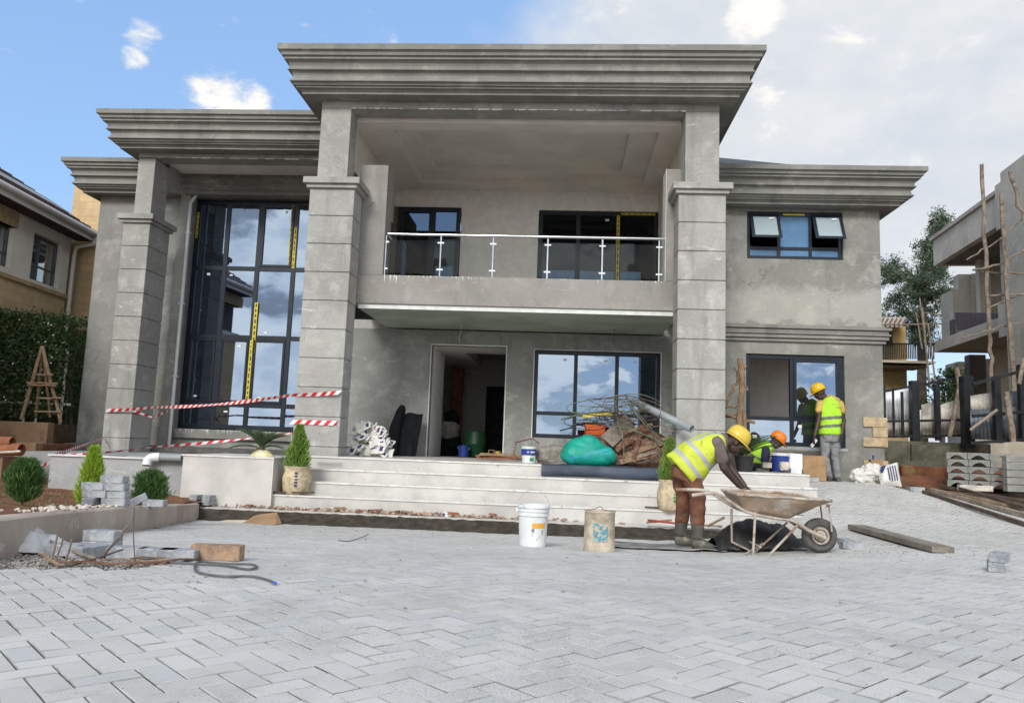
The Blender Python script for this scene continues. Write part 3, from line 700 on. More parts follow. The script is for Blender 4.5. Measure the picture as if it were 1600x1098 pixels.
# wing windows
w5 = window(3.41, 5.16, 1.37, 3.03, WY+.05, [4.24], [1.86], fw=.07, sashes=((1, 1),), skip=((0, 1),))
w6 = window(3.43, 5.17, 4.84, 5.73, WY+.05, [4.02, 4.60], [5.05], fw=.06, stickers=False, gmat='blue_tint', skip=((0, 1), (2, 1), (1, 0), (1, 1)))
build(MB().box(4.05, 4.57, WY+.075, WY+.08, 4.90, 5.67), 'pane', 'blue_tint', w6)
def awning(x0, x1, zt, zb):
    # top-hung sash pushed open
    mb = MB(); a = R_(24); hgt = zt-zb; c = Vector((0, WY+.03, zt))
    def P(x, u, v): return (x, c.y-math.sin(a)*u-math.cos(a)*v*0-v, zt-math.cos(a)*u)
    s = .055
    for (xa, xb, ua, ub) in ((x0, x0+s, 0, hgt), (x1-s, x1, 0, hgt), (x0+s, x1-s, 0, s), (x0+s, x1-s, hgt-s, hgt)):
        mb.add([P(xa, ua, 0), P(xb, ua, 0), P(xb, ub, 0), P(xa, ub, 0), P(xa, ua, .035), P(xb, ua, .035), P(xb, ub, .035), P(xa, ub, .035)], [(0, 1, 2, 3), (7, 6, 5, 4), (0, 4, 5, 1), (1, 5, 6, 2), (2, 6, 7, 3), (3, 7, 4, 0)])
    s_ = build(mb, 'open_sash', 'aluminium_frame', w6)
    build(MB().quad(P(x0+s, s, .015), P(x1-s, s, .015), P(x1-s, hgt-s, .015), P(x0+s, hgt-s, .015)), 'pane', 'frosted_glass', w6)
    q = MB().quad(P(x1-.2, .09, .037), P(x1-.10, .075, .037), P(x1-.10, .11, .037), P(x1-.2, .125, .037)); build(q, 'sticker', 'label_white', w6)
awning(3.47, 4.01, 5.69, 5.13); awning(4.62, 5.16, 5.69, 5.13)
tp = MB(); tp.box(4.10, 4.5, WY+.044, WY+.047, 5.685, 5.715); build(tp, 'protective_tape', 'yellow_tape', w6); build(MB().box(4.05, 5.15, WY+.044, WY+.047, 4.815, 4.838), 'protective_tape', 'yellow_tape', w6)
# splashes of white plaster below sills
dr = MB()
def drips(x0, x1, y, z, n, lmax):
    for _ in range(n):
        x = rd.uniform(x0, x1); l = rd.uniform(.02, lmax)*rd.random()+.015; w = rd.uniform(.002, .008)
        dr.add([(x-w, y, z), (x+w, y, z), (x+w*.4, y, z-l*.7), (x, y, z-l), (x-w*.4, y, z-l*.7)], [(0, 4, 3, 2, 1)])
drips(-8.3, -5.3, 16.298, 1.298, 110, .16); drips(-3.12, -2.9, 12.998, 4.068, 12, .26); drips(-2.9, -2.2, 12.998, 4.068, 12, .06); drips(-2.2, -1.3, 12.998, 4.068, 9, .05); drips(-1.75, -1.5, 12.998, 4.068, 6, .14); drips(-.4, 1.7, 12.998, 4.068, 10, .03)
drips(3.45, 5.1, WY-.003, 1.36, 60, .10)
hp(dr, 'plaster_drips', 'label_white')
# window ledge below the wing window, plinth
hp(MB().box(3.36, 5.2, WY-.012, WY-.001, 1.30, 1.362), 'window_sill', 'planter_plaster')
hp(MB().box(3.0, 4.95, WY-.02, WY-.001, .5, 1.28), 'plinth', 'raw_concrete')
# gypsum wire hanging from porch soffit
hp(MB().tube([(-1.95, 14.6, 3.48), (-1.94, 14.6, 3.36), (-1.98, 14.6, 3.24), (-1.96, 14.6, 3.12)], .004, 5), 'hanging_wire', 'label_white')
hp(MB().tube([(1.0, 14.6, 3.48), (1.0, 14.6, 3.30), (.98, 14.6, 3.22)], .004, 5), 'hanging_wire', 'rubber_black')
# downpipe beside the tall window
a_, b_ = at(299, 305, 16.15), at(257, 712, 16.15)
DP = hp(MB().tube([(a_.x+.05, 16.3, 6.6), (a_.x+.05, 16.22, 6.45), (a_.x, 16.15, 6.3), (a_.x, 16.15, .84)], .038, 10), 'downpipe', 'pvc_white', smooth=True)
for z in (5.6, 4.0, 2.4): build(MB().box(a_.x-.06, a_.x+.06, 16.11, 16.2, z, z+.03), 'pipe_clip', 'pvc_white', DP)
# --- planters
PG = thing('planter_wall', 'smooth grey plastered planter wall in front of the tall window', 'planter', (-6.4, 11.2, .2))
build(MB().box(-7.5, -5.42, 11.05, 11.25, .1, .80).box(-7.5, -7.3, 11.25, 12.7, .1, .80).box(-7.3, -5.42, 11.251, 12.7, .1, .60), 'planter_face', 'planter_plaster', PG, bevel=.006)
build(MB().box(-7.53, -5.42, 11.02, 11.28, .801, .822), 'planter_coping', 'trim_white', PG)
PW = thing('tiled_planter', 'white tiled planter box left of the steps with sago palm', 'planter', (-4.7, 11.4, .2))
build(MB().box(-5.40, -4.07, 10.88, 12.4, .1, .885), 'planter_face', 'cream_tile', PW, bevel=.003)
build(MB().box(-5.42, -4.06, 10.865, 10.878, .88, .90).box(-5.42, -4.06, 10.878, 12.4, .887, .90), 'planter_coping', 'nosing_tile', PW)
build(MB().box(-4.072, -4.06, 10.868, 10.878, .2, .88), 'planter_edge', 'nosing_tile', PW)
# ============================================================ NEIGHBOURS, FENCE, TREES
flat('stone_tan', (.46, .33, .18), .85, var=.16, scale=5, bmp=.4, bscale=14)
flat('cream_wall', (.78, .72, .63), .85, var=.07, scale=2)
flat('tile_brown', (.10, .062, .052), .8, var=.25, scale=5, bmp=.5, bscale=14)
flat('tile_grey', (.26, .26, .26), .6, var=.15)
flat('gutter_cream', (.72, .70, .65), .5, var=.05, bmp=0)
flat('soffit_brown', (.055, .042, .038), .8)
flat('bronze_frame', (.10, .105, .11), .4, .4, bmp=0)
# stone coursing: brick texture on the tan wall
def coursed(name, c, mortar, sx=2.2, rowh=.22):
    m, nt, b = newmat(name); tcn = nt.nodes.new('ShaderNodeTexCoord'); br = nt.nodes.new('ShaderNodeTexBrick')
    mp = nt.nodes.new('ShaderNodeMapping'); nt.links.new(tcn.outputs['Object'], mp.inputs[0])
    sep = nt.nodes.new('ShaderNodeSeparateXYZ'); nt.links.new(mp.outputs[0], sep.inputs[0]); ad = nt.nodes.new('ShaderNodeMath'); nt.links.new(sep.outputs[0], ad.inputs[0]); nt.links.new(sep.outputs[1], ad.inputs[1])
    cb = nt.nodes.new('ShaderNodeCombineXYZ'); nt.links.new(ad.outputs[0], cb.inputs[0]); nt.links.new(sep.outputs[2], cb.inputs[1]); nt.links.new(cb.outputs[0], br.inputs['Vector'])
    br.inputs['Color1'].default_value = tuple(x*.88 for x in c)+(1,); br.inputs['Color2'].default_value = tuple(x*1.1 for x in c)+(1,); br.inputs['Mortar'].default_value = mortar+(1,)
    br.inputs['Scale'].default_value = 1; br.inputs['Mortar Size'].default_value = .006; br.inputs['Brick Width'].default_value = .42; br.inputs['Row Height'].default_value = rowh
    col = mixc(nt, rng(nt, nz(nt, 3, 6, .65), .4, .65, 0, .5), br.outputs[0], tuple(x*.75 for x in c)); nt.links.new(col, b.inputs['Base Color']); b.inputs['Roughness'].default_value = .9
    bump(nt, b, br.outputs['Fac'], -.3, .01)
coursed('stone_courses', (.62, .45, .25), (.42, .31, .18))
class Frame:
    """a local frame: s runs along a facade towards the viewer, n points out of it, z up"""
    def __init__(f, P, sd, nd): f.P = Vector((P.x, P.y, 0)); f.s = Vector(sd).normalized(); f.n = Vector(nd).normalized()
    def __call__(f, s, n, z): return f.P+f.s*s+f.n*n+Vector((0, 0, z))
    def box(f, mb, s0, s1, n0, n1, z0, z1):
        vs = [f(s, n, z) for z in (z0, z1) for n in (n0, n1) for s in (s0, s1)]
        return mb.add(vs, [(0, 2, 3, 1), (4, 5, 7, 6), (0, 1, 5, 4), (2, 6, 7, 3), (0, 4, 6, 2), (1, 3, 7, 5)])
    def hit(f, px, py, n=0.):
        d = ray(px, py); P = f.P+f.n*n; t = (P-Vector((0, 0, 0))).dot(f.n)/d.dot(f.n); p = d*t+Vector((0, 0, EYE)); return (p-f.P).dot(f.s), p.z
# ---- left: tan stone neighbour house, facade running towards us
P = at(112, 372, 19.5)
FL = Frame(P, (.092, -.996, 0), (.996, .092, 0))
NH = thing('neighbour_house', 'cream and tan stone two storey house with brown tiled roof behind the hedge', 'house', tuple(FL(5, -2, 0)))
def nb(mb, name, mat, parent=None, **k): return build(mb, name, mat, parent or NH, **k)
ze = FL.hit(112, 373)[1]
zl = FL.hit(60, 446)[1]
s1a, _ = FL.hit(50, 400); s1b, _ = FL.hit(96, 400); zt1 = FL.hit(60, 365)[1]; zb1 = FL.hit(60, 440)[1]
s2a, _ = FL.hit(18, 400); zt2 = FL.hit(14, 352)[1]; zb2 = FL.hit(10, 418)[1]
wl = MB(); FL.box(wl, .0, 14, -.3, 0, -.2, zl-.1); nb(wl, 'wall', 'stone_courses')
wl = MB()
for (a, b, c, d) in ((0, s1b, zl, ze), (s1b, s1a, zt1, ze), (s1b, s1a, zl, zb1), (s1a, s2a, zl, ze), (s2a, 14, zt2+.0, ze), (s2a, 14, zl, zb2)): FL.box(wl, a, b, -.3, -.0, c, d)
nb(wl, 'wall', 'cream_wall')
wl = MB(); FL.box(wl, 0, 14, -.3, .06, zl-.1, zl-.001); nb(wl, 'ledge', 'stone_tan')
wl = MB(); FL.box(wl, s2a-.05, 14, -.2, .05, zt2+.0, zt2+.36); nb(wl, 'lintel', 'stone_tan')
for (a, b, zb, zt, mull) in ((s1b, s1a, zb1, zt1, True), (s2a, 13.0, zb2, zt2, True)):
    f = MB(); w = .05
    FL.box(f, a, a+w, -.2, -.12, zb, zt); FL.box(f, b-w, b, -.2, -.12, zb, zt); FL.box(f, a+w, b-w, -.2, -.12, zt-w, zt); FL.box(f, a+w, b-w, -.2, -.12, zb, zb+w)
    m1 = a+(b-a)*.62 if b-a < 3 else b-2; FL.box(f, m1-.03, m1+.03, -.19, -.13, zb+w, zt-w); FL.box(f, a+w, b-w, -.185, -.135, zb+(zt-zb)*.33, zb+(zt-zb)*.33+.045)
    w_ = nb(f, 'window', 'bronze_frame'); g = MB(); FL.box(g, a+w, b-w, -.165, -.16, zb+w, zt-w); build(g, 'pane', 'neighbour_glass', w_)
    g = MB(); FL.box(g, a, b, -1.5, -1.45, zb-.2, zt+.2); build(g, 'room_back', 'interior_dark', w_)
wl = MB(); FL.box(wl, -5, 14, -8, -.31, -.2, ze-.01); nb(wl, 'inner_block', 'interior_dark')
wl = MB(); FL.box(wl, -.25, 14, 0.0, .50, ze, ze+.03); nb(wl, 'eave_soffit', 'soffit_brown')
wl = MB(); FL.box(wl, -.25, 14, .50, .53, ze-.02, ze+.17); nb(wl, 'fascia', 'gutter_cream')
wl = MB(); wl.tube([FL(-.35, .60, ze+.17), FL(14, .60, ze+.17)], .075, 10); nb(wl, 'gutter', 'gutter_cream', smooth=True)
r = MB(); r.add([FL(-.3, .62, ze+.22), FL(14, .62, ze+.22), FL(14, -4, ze+3.1), FL(1.6, -4, ze+3.1)], [(0, 1, 2, 3)]); r.add([FL(-.3, .62, ze+.22), FL(1.6, -4, ze+3.1), FL(-.3, -8, ze+.22)], [(0, 1, 2)])
r.add([FL(14, -8, ze+.22), FL(-.3, -8, ze+.22), FL(1.6, -4, ze+3.1), FL(14, -4, ze+3.1)], [(0, 1, 2, 3)])
rt = nb(r, 'roof', 'tile_brown')
tl = MB()
for k in range(18):       # tile courses as thin lapped strips
    t0 = k/18; n0 = .62-4.62*t0; z0 = ze+.22+2.88*t0; tl.bar(FL(-.3+1.9*t0, n0, z0+.01), FL(14, n0, z0+.01), .03, .03)
build(tl, 'tile_courses', 'tile_brown', rt)
sa = MB(); sa.add([FL(0.0, .1, ze+.56), FL(4.6, .1, ze+.56), FL(3.9, -.5, ze+.94), FL(.4, -.5, ze+.94)], [(0, 1, 2, 3)]); sa.xf(Matrix.Translation((0, 0, .03))); build(sa, 'roof_flashing', 'tile_grey', rt)
tw = MB(); FL.box(tw, -4.5, -.40, -.30, .56, -.2, ze+1.62); nb(tw, 'chimney_block', 'stone_courses')
d = MB(); d.tube([FL(-.1, .60, ze+.12), FL(-.1, .55, ze-.10), FL(-.05, .12, ze-.22), FL(-.05, .09, ze-.5), FL(-.05, .09, 0)], .055, 8); nb(d, 'downpipe', 'gutter_cream', smooth=True)
# ---- terrace, retaining wall, hedge, ladder
TZ = at(70, 660, 14.6).z
struct(MB().box(-26, -10.62, 14.75, 30, .2, TZ-.01), 'terrace_soil', 'brown_soil')
flat('laterite_wall', (.20, .125, .075), .9, var=.18, scale=1.6, bmp=.4, bscale=12, dirt=((.07, .06, .04), .56, .68, 1.8))
tag(build(wall_open(MB(), -24, -10.0, 14.55, 14.75, .2, TZ, []), 'retaining_wall', 'laterite_wall', bevel=.01), 'low brown rendered retaining wall under the hedge at left', 'retaining wall')
tag(build(MB().box(-24, -9.4, 13.4, 13.6, .2, TZ-.38), 'garden_wall', 'laterite_wall', bevel=.01), 'lower brown rendered step wall in front of the retaining wall at left', 'garden wall')
struct(MB().box(-24, -9.41, 13.6, 14.55, .2, TZ-.40), 'terrace_step', 'red_soil')
def leafmat(name, c1, c2, rough=.55, tr=.25):
    m, nt, b = newmat(name); g = nt.nodes.new('ShaderNodeNewGeometry')
    col = mixc(nt, rng(nt, g.outputs['Random Per Island'], 0, 1), c1, c2); nt.links.new(col, b.inputs['Base Color']); b.inputs['Roughness'].default_value = rough
    t = nt.nodes.new('ShaderNodeBsdfTranslucent'); nt.links.new(col, t.inputs[0]); mx = nt.nodes.new('ShaderNodeMixShader'); mx.inputs[0].default_value = tr
    nt.links.new(b.outputs[0], mx.inputs[1]); nt.links.new(t.outputs[0], mx.inputs[2]); nt.links.new(mx.outputs[0], nt.nodes['Material Output'].inputs[0])
leafmat('hedge_leaf', (.018, .045, .014), (.08, .13, .04)); leafmat('tree_leaf', (.05, .08, .045), (.13, .18, .10)); leafmat('conifer_green', (.02, .07, .02), (.13, .24, .06))
leafmat('conifer_lime', (.22, .36, .03), (.40, .55, .06)); leafmat('conifer_mid', (.07, .17, .025), (.30, .42, .08)); leafmat('palm_leaf', (.035, .075, .03), (.09, .15, .06)); leafmat('grass_leaf', (.07, .12, .03), (.20, .22, .07))
flat('bark', (.10, .075, .055), .9, var=.3, bmp=.8, bscale=30); flat('flower_white', (.7, .7, .66), .6, bmp=0)
def leaf(mb, c, size, rnd, up=.3, asp=.45):
    d = Vector((rnd.gauss(0, 1), rnd.gauss(0, 1), rnd.gauss(0, 1)+up)).normalized(); e = d.cross(Vector((rnd.gauss(0, 1), rnd.gauss(0, 1), rnd.gauss(0, 1)))).normalized()*size*asp; d = d*size; c = Vector(c)
    mb.add([c-d, c+e, c+d, c-e], [(0, 1, 2, 3)])
HG = thing('hedge', 'dense dark green clipped hedge with small white flowers at far left', 'hedge', (-12.8, 16.3, TZ))
h1 = MB(); h2 = MB(); rn = random.Random(8); zt = at(60, 494, 15.9).z
for _ in range(24000):
    x = rn.uniform(-16, -10.66); z = rn.uniform(TZ+.1, zt); f = rn.random()
    if z < zt-1.3 and rn.random() < .35: continue
    top = zt+.12*noise.noise(Vector((x*1.5, 0, 0)))-.0
    if z > top: continue
    y = 15.75+.28*noise.noise(Vector((x*1.2, z*1.2, 3)))+rn.random()**2*.8
    leaf(h1, (x, y, z), rn.uniform(.03, .055), rn)
for _ in range(4500):
    x = rn.uniform(-16, -10.66); z = zt+.12*noise.noise(Vector((x*1.5, 0, 0)))+rn.gauss(0, .06); leaf(h1, (x, rn.uniform(15.7, 16.8), z), rn.uniform(.03, .05), rn)
for _ in range(70): h2.ball((rn.uniform(-16, -10.7), 15.55+rn.uniform(0, .2), rn.uniform(TZ+.3, zt-.1)), .018, 5, 3)
build(h1, 'foliage', 'hedge_leaf', HG); build(h2, 'flowers', 'flower_white', HG)
hs = MB(); x = -15.9
while x < -10.7:
    hs.tube([(x, 16.5, TZ-.05), (x+rn.uniform(-.1, .1), 16.4, TZ+.9), (x+rn.uniform(-.2, .2), 16.3, zt-.2)], [.03, .02, .01], 5); x += rn.uniform(.12, .3)
build(hs, 'stem', 'bark', HG)
build(MB().box(-16, -10.66, 16.85, 16.95, TZ-.02, zt-.15), 'foliage_backing', 'hedge_leaf', HG)  # solid leaf-coloured backing that closes the view through the hedge
PF = thing('picket_fence', 'white picket strips showing through the hedge at far left', 'fence', (-13, 16.1, TZ))
x = -15.8; pk = MB()
while x < -10.8:
    if rn.random() < .5: build(MB().box(x, x+.05, 16.2, 16.22, TZ-.02, TZ+1.65+rn.uniform(-.05, .05)), 'picket', 'gutter_cream', PF)
    x += .14
build(MB().box(-15.9, -10.7, 16.23, 16.26, TZ+.4, TZ+.45), 'rail', 'gutter_cream', PF)
flat('rough_wood', (.23, .155, .095), .85, var=.25, scale=12, bmp=.7, bscale=35); flat('old_wood', (.24, .19, .145), .85, var=.28, scale=9, bmp=.6, bscale=30, dirt=((.10, .075, .06), .54, .7, 5.)); flat('dark_wood', (.09, .062, .048), .85, var=.3, scale=9, bmp=.6, bscale=30)
def stick(mb, pts, r, seed=0, n=7, k=4, wob=.012):
    pts = [Vector(p) for p in pts]; out = []
    for a, b in zip(pts, pts[1:]):
        for i in range(k): out.append(a.lerp(b, i/k))
    out.append(pts[-1]); rs = []
    for i, p in enumerate(out):
        if 0 < i < len(out)-1: p += Vector((noise.noise(Vector((seed, i*.9, 0))), noise.noise(Vector((seed, i*.9, 5))), noise.noise(Vector((seed, i*.9, 9)))))*wob*2
        rs.append(r*(1+.18*noise.noise(Vector((seed+3, i*1.3, 0)))))
    return mb.tube(out, rs, n)
LD = thing('wooden_ladder', 'rough A-frame wooden ladder standing before the hedge', 'ladder', tuple(at(66, 656, 14.95)))
def lp(px, py, y=14.95): return at(px, py, y)
for k, (a, b) in enumerate((((66, 541), (33, 655)), ((66, 541), (95, 660)), ((66, 545), (56, 650)), ((67, 545), (78, 652)))):
    yy = 14.95 if k < 2 else 15.35
    build(stick(MB(), [lp(*a, 15.1), lp(*b, yy)], .034 if k < 2 else .024, k), 'leg', 'rough_wood', LD, smooth=True)
for k, (a, b) in enumerate((((58, 585), (83, 586)), ((42, 598), (90, 599)), ((58, 622), (97, 622)), ((54, 643), (97, 643)), ((44, 601), (88, 603)))):
    build(stick(MB(), [lp(*a, 14.93), lp(*b, 14.93)], .022, k+7), 'rung', 'rough_wood', LD, smooth=True)
# ---- right: wing-side yard
flat('moss_wall', (.085, .085, .06), .95, var=.4, scale=2.5, bmp=.6, bscale=14, dirt=((.16, .14, .12), .52, .66, 2.0))
flat('black_metal', (.022, .024, .028), .45, .4, var=.2); flat('sheet_dark', (.10, .12, .135), .55, .2, var=.3, scale=3)
def corrugated(name, c, sc=28):
    m, nt, b = newmat(name); tcn = nt.nodes.new('ShaderNodeTexCoord'); w = nt.nodes.new('ShaderNodeTexWave'); w.wave_profile = 'SIN'; w.bands_direction = 'X'; w.inputs['Scale'].default_value = sc/6.28
    nt.links.new(tcn.outputs['Object'], w.inputs[0]); c0 = mixc(nt, rng(nt, nz(nt, 2.2, 6, .65), .4, .62), tuple(x*.55 for x in c), c); nt.links.new(c0, b.inputs['Base Color']); b.inputs['Roughness'].default_value = .5; b.inputs['Metallic'].default_value = .5
    bump(nt, b, w.outputs[1], .9, .03)
corrugated('corrugated_sheet', (.42, .43, .43), 60)
# boundary wall under the fence
def fpt(px, py, Y): return at(px, py, Y)
yF = 17.0
bw = MB(); 
xL, xR = 5.9, 13.5
zb_ = at(1450, 690, yF).z
tag(build(MB().box(xL, 9.15, yF, yF+.25, .2, zb_), 'boundary_wall', 'moss_wall', bevel=.01), 'mossy dark boundary wall under the black fence beside the wing', 'boundary wall')
tag(build(MB().box(9.16, 16, yF-1.5, yF-1.25, .2, at(1560, 702, yF-1.5).z), 'boundary_wall', 'raw_concrete', bevel=.01), 'bare grey boundary wall under the fence at far right', 'boundary wall')
FN = thing('metal_fence', 'black metal frame fence backed with old corrugated sheets', 'fence', (8.5, yF+.1, zb_))
def post(px, py0, py1, Y, w, par, mat='black_metal', name='post'):
    a, b = at(px, py0, Y), at(px, py1, Y); return build(MB().box(b.x-w/2, b.x+w/2, Y-w/2, Y+w/2, b.z, a.z), name, mat, par, bevel=.004)
for (px, y0, y1, w) in ((1383, 603, 690, .05), (1397, 606, 684, .04), (1430, 595, 690, .16), (1466, 600, 688, .10), (1411, 612, 684, .05)): post(px, y0, y1, yF+.1, w, FN)
post(1513, 588, 700, yF-.3, .20, FN)
for (a, b) in (((1378, 612), (1427, 603)), ((1434, 602), (1510, 588)), ((1380, 682), (1505, 680)), ((1380, 658), (1505, 656))):
    build(MB().bar(at(*a, yF+.05), at(*b, yF+.05), .05, .05), 'rail', 'black_metal', FN)
def sheet(px0, px1, pt0, pt1, pb, Y, mat, par, n=40, amp=.012):
    a, b = at(px0, pt0, Y), at(px1, pt1, Y); zb = at((px0+px1)/2, pb, Y).z; mb = MB(); vs = []
    for i in range(n+1):
        t = i/n; x = a.x+(b.x-a.x)*t; y = Y+amp*math.sin(x*2*math.pi/.076); z = a.z+(b.z-a.z)*t+.02*noise.noise(Vector((x*4, 0, Y)))
        vs += [(x, y, zb), (x, y, z)]
    mb.add(vs, [(2*i, 2*i+2, 2*i+3, 2*i+1) for i in range(n)]); o = build(mb, 'sheet', mat, par, smooth=True)
    s = o.modifiers.new('thick', 'SOLIDIFY'); s.thickness = .003; return o
flat('sheet_light', (.72, .74, .76), .5, 0, var=.2, scale=2); flat('sheet_rust', (.42, .39, .34), .6, 0, var=.35, scale=3)
sheet(1378, 1424, 610, 606, 655, yF+.45, 'sheet_light', FN); sheet(1378, 1424, 655, 655, 682, yF+.4, 'sheet_rust', FN)
sheet(1434, 1448, 640, 640, 682, yF+.45, 'sheet_light', FN, 20); sheet(1440, 1462, 632, 628, 684, yF+.38, 'sheet_rust', FN, 30)
sheet(1468, 1505, 632, 622, 680, yF+.4, 'sheet_rust', FN, 40)
F2 = thing('sheet_fence', 'dark corrugated sheet fence with black posts at far right', 'fence', (11.5, yF-1.4, 1.6))
for (px, y0, y1, w) in ((1560, 588, 692, .12), (1600, 570, 690, .12)): post(px, y0, y1, yF-1.4, w, F2)
for (a, b) in (((1520, 600), (1640, 568)), ((1516, 692), (1640, 684)), ((1520, 650), (1640, 640))): build(MB().bar(at(*a, yF-1.45), at(*b, yF-1.45), .06, .06), 'rail', 'black_metal', F2)
sheet(1516, 1640, 640, 632, 688, yF-1.2, 'sheet_dark', F2, 90); sheet(1516, 1556, 618, 612, 645, yF-1.1, 'sheet_rust', F2, 40); sheet(1572, 1640, 612, 604, 650, yF-1.1, 'sheet_dark', F2, 40)
gpole = []
for k, (pts, r) in enumerate((([(1572, 612), (1583, 690)], .055), ([(1558, 640), (1516, 672)], .03), ([(1592, 600), (1600, 560)], .04), ([(1500, 600), (1484, 682)], .045), ([(1495, 575), (1500, 612)], .05))):
    tag(build(stick(MB(), [at(*p, yF-.15 if k > 2 else yF-1.62) for p in pts], r, k+20), 'wooden_prop', 'old_wood', smooth=True),
        ('grey weathered post leaning on the dark sheet fence', 'thin stick leaning low on the dark sheet fence', 'short stake at the right edge of the sheet fence', 'brown pole leaning against the black frame fence', 'stub of pole above the black fence rail')[k], 'pole')
# ---- unfinished concrete building on the right
P = at(1459, 415, 26.0); FR = Frame(P, (-.105, -.995, 0), (-.995, .105, 0))
UB = thing('unfinished_building', 'bare concrete building shell with deep overhanging floors at the right', 'building', tuple(FR(3, -2, 0)))
def ub(mb, name, mat='neighbour_plaster'): return build(mb, name, mat, UB)
zr = FR.hit(1459, 370)[1]; zs_ = FR.hit(1459, 416)[1]; z2t = FR.hit(1466, 532)[1]; z2b = FR.hit(1466, 549)[1]
sE, _ = FR.hit(1578, 300)
b = MB(); FR.box(b, 0, sE, -.2, 0, zs_, zr-.12); FR.box(b, 0, .2, -6, -.201, zs_, zr-.12); ub(b, 'parapet')
b = MB(); FR.box(b, -.08, sE+.6, -.3, .08, zr-.119, zr); FR.box(b, -.08, .3, -6, -.301, zr-.119, zr); ub(b, 'coping', 'kerb_plaster')
b = MB(); FR.box(b, .201, 14, -6, -.201, zs_, zs_+.18); ub(b, 'roof_slab', 'raw_concrete')
b = MB(); FR.box(b, sE, sE+8, -.5, .22, -.3, zr+.25); ub(b, 'wall')
b = MB(); FR.box(b, sE-.35, sE, -.3, .22, zs_-.25, zr+.0); ub(b, 'corbel')
b = MB(); FR.box(b, -.1, sE, -5.8, 0.05, z2b, z2t); ub(b, 'floor_slab')
b = MB(); FR.box(b, sE-.5, sE-.001, -.3, .2, z2b-.25, z2t+.35); ub(b, 'corbel')
def upier(px0, px1, n, z0, z1, mat='neighbour_plaster', d=.5):
    a, _ = FR.hit(px0, 480, n); c, _ = FR.hit(px1, 480, n); bb = MB(); FR.box(bb, min(a, c), max(a, c), n-d, n, z0, z1); ub(bb, 'pier', mat)
upier(1526, 1532, -1.0, z2t, zs_, d=.3); upier(1491, 1499, -1.2, z2t, zs_, d=.4); upier(1516, 1521, -1.6, z2t, zs_, d=.4); upier(1540, 1549, -1.6, z2t, zs_, d=.8); upier(1566, 1577, -.6, z2t, zs_, d=.3)
upier(1470, 1489, -1.0, z2t, z2t+2.0, d=.3)
b = MB(); FR.box(b, .2, sE, -5.5, -5.3, 0, zs_); ub(b, 'wall', 'raw_concrete')
upier(1474, 1494, -1.6, -.3, z2b, d=.4); upier(1520, 1526, -1.9, -.3, z2b, d=.4); upier(1504, 1512, -1.2, -.3, z2b, 'raw_concrete', .5); upier(1545, 1552, -1.2, -.3, z2b, d=.5)
b = MB(); a_, _ = FR.hit(1484, 510, -.99); c_, _ = FR.hit(1492, 510, -.99); FR.box(b, a_, c_, -1.0, -.985, z2t+.35, z2t+.95); ub(b, 'vent_opening', 'interior_dark')
b = MB(); p0, p1, p2, p3 = (FR(FR.hit(1493, 488, -.2)[0], -.2, 0), FR(FR.hit(1560, 490, -.2)[0], -.2, 0), None, None)
flat('formwork_red', (.075, .03, .028), .6, var=.3)
b.add([at(1493, 488, p0.y), at(1560, 489, p1.y), at(1560, 505, p1.y), at(1497, 517, p0.y)], [(0, 1, 2, 3)]); o = ub(b, 'formwork_board', 'formwork_red'); s = o.modifiers.new('t', 'SOLIDIFY'); s.thickness = .03
# low boundary slab in front of the shell
b = MB().box(9.5, 16, 18.6, 18.8, .2, at(1500, 640, 18.6).z); tag(build(b, 'yard_wall', 'neighbour_plaster'), 'low grey coping wall behind the fence below the concrete shell', 'wall')
for k, (pts, r, Y) in enumerate(([[(1534, 257), (1541, 420), (1546, 520), (1551, 600)], .075, 19.0], [[(1565, 305), (1572, 430), (1580, 540), (1586, 625)], .085, 18.6], [[(1578, 268), (1600, 345)], .07, 17.5],
        [[(1510, 406), (1560, 376), (1600, 340)], .03, 19.0], [[(1520, 422), (1560, 414), (1600, 390)], .045, 18.9], [[(1534, 425), (1600, 428)], .04, 19.1], [[(1546, 462), (1600, 460)], .04, 18.9], [[(1546, 480), (1575, 468), (1600, 458)], .035, 19.0],
        [[(1503, 528), (1575, 508), (1610, 500)], .03, 18.8])):
    tag(build(stick(MB(), [at(*p, Y) for p in pts], r*.62, k+40, k=6, wob=.03), 'scaffold_pole', 'old_wood', smooth=True),
        ('tallest upright scaffold pole by the concrete shell', 'upright scaffold pole nearest the right edge', 'tilted scaffold pole at the top right corner', 'thin slanting brace under the concrete parapet', 'curved crosspole tied between the uprights',
         'upper level crosspole between the uprights', 'short level crosspole at mid height', 'slanting crosspole below the level one', 'long pole lying along the concrete floor edge')[k], 'scaffold pole', 'wooden scaffold poles')
for k, (pts, r) in enumerate(([[(1431, 488), (1441, 545)], .03], [[(1441, 480), (1452, 600)], .04], [[(1437, 466), (1449, 560)], .03], [[(1376, 507), (1472, 506)], .03], [[(1440, 488), (1472, 492)], .025], [[(1450, 505), (1462, 600)], .035])):
    tag(build(stick(MB(), [at(*p, 22.5) for p in pts], r*.7, k+60), 'scaffold_pole', 'old_wood', smooth=True),
        ('thin far pole leaning left of the tree', 'far upright pole before the tree', 'far pole with slanted top', 'long level pole running to the concrete shell', 'short level pole touching the shell', 'far pole ending at the fence')[k], 'scaffold pole', 'wooden scaffold poles')
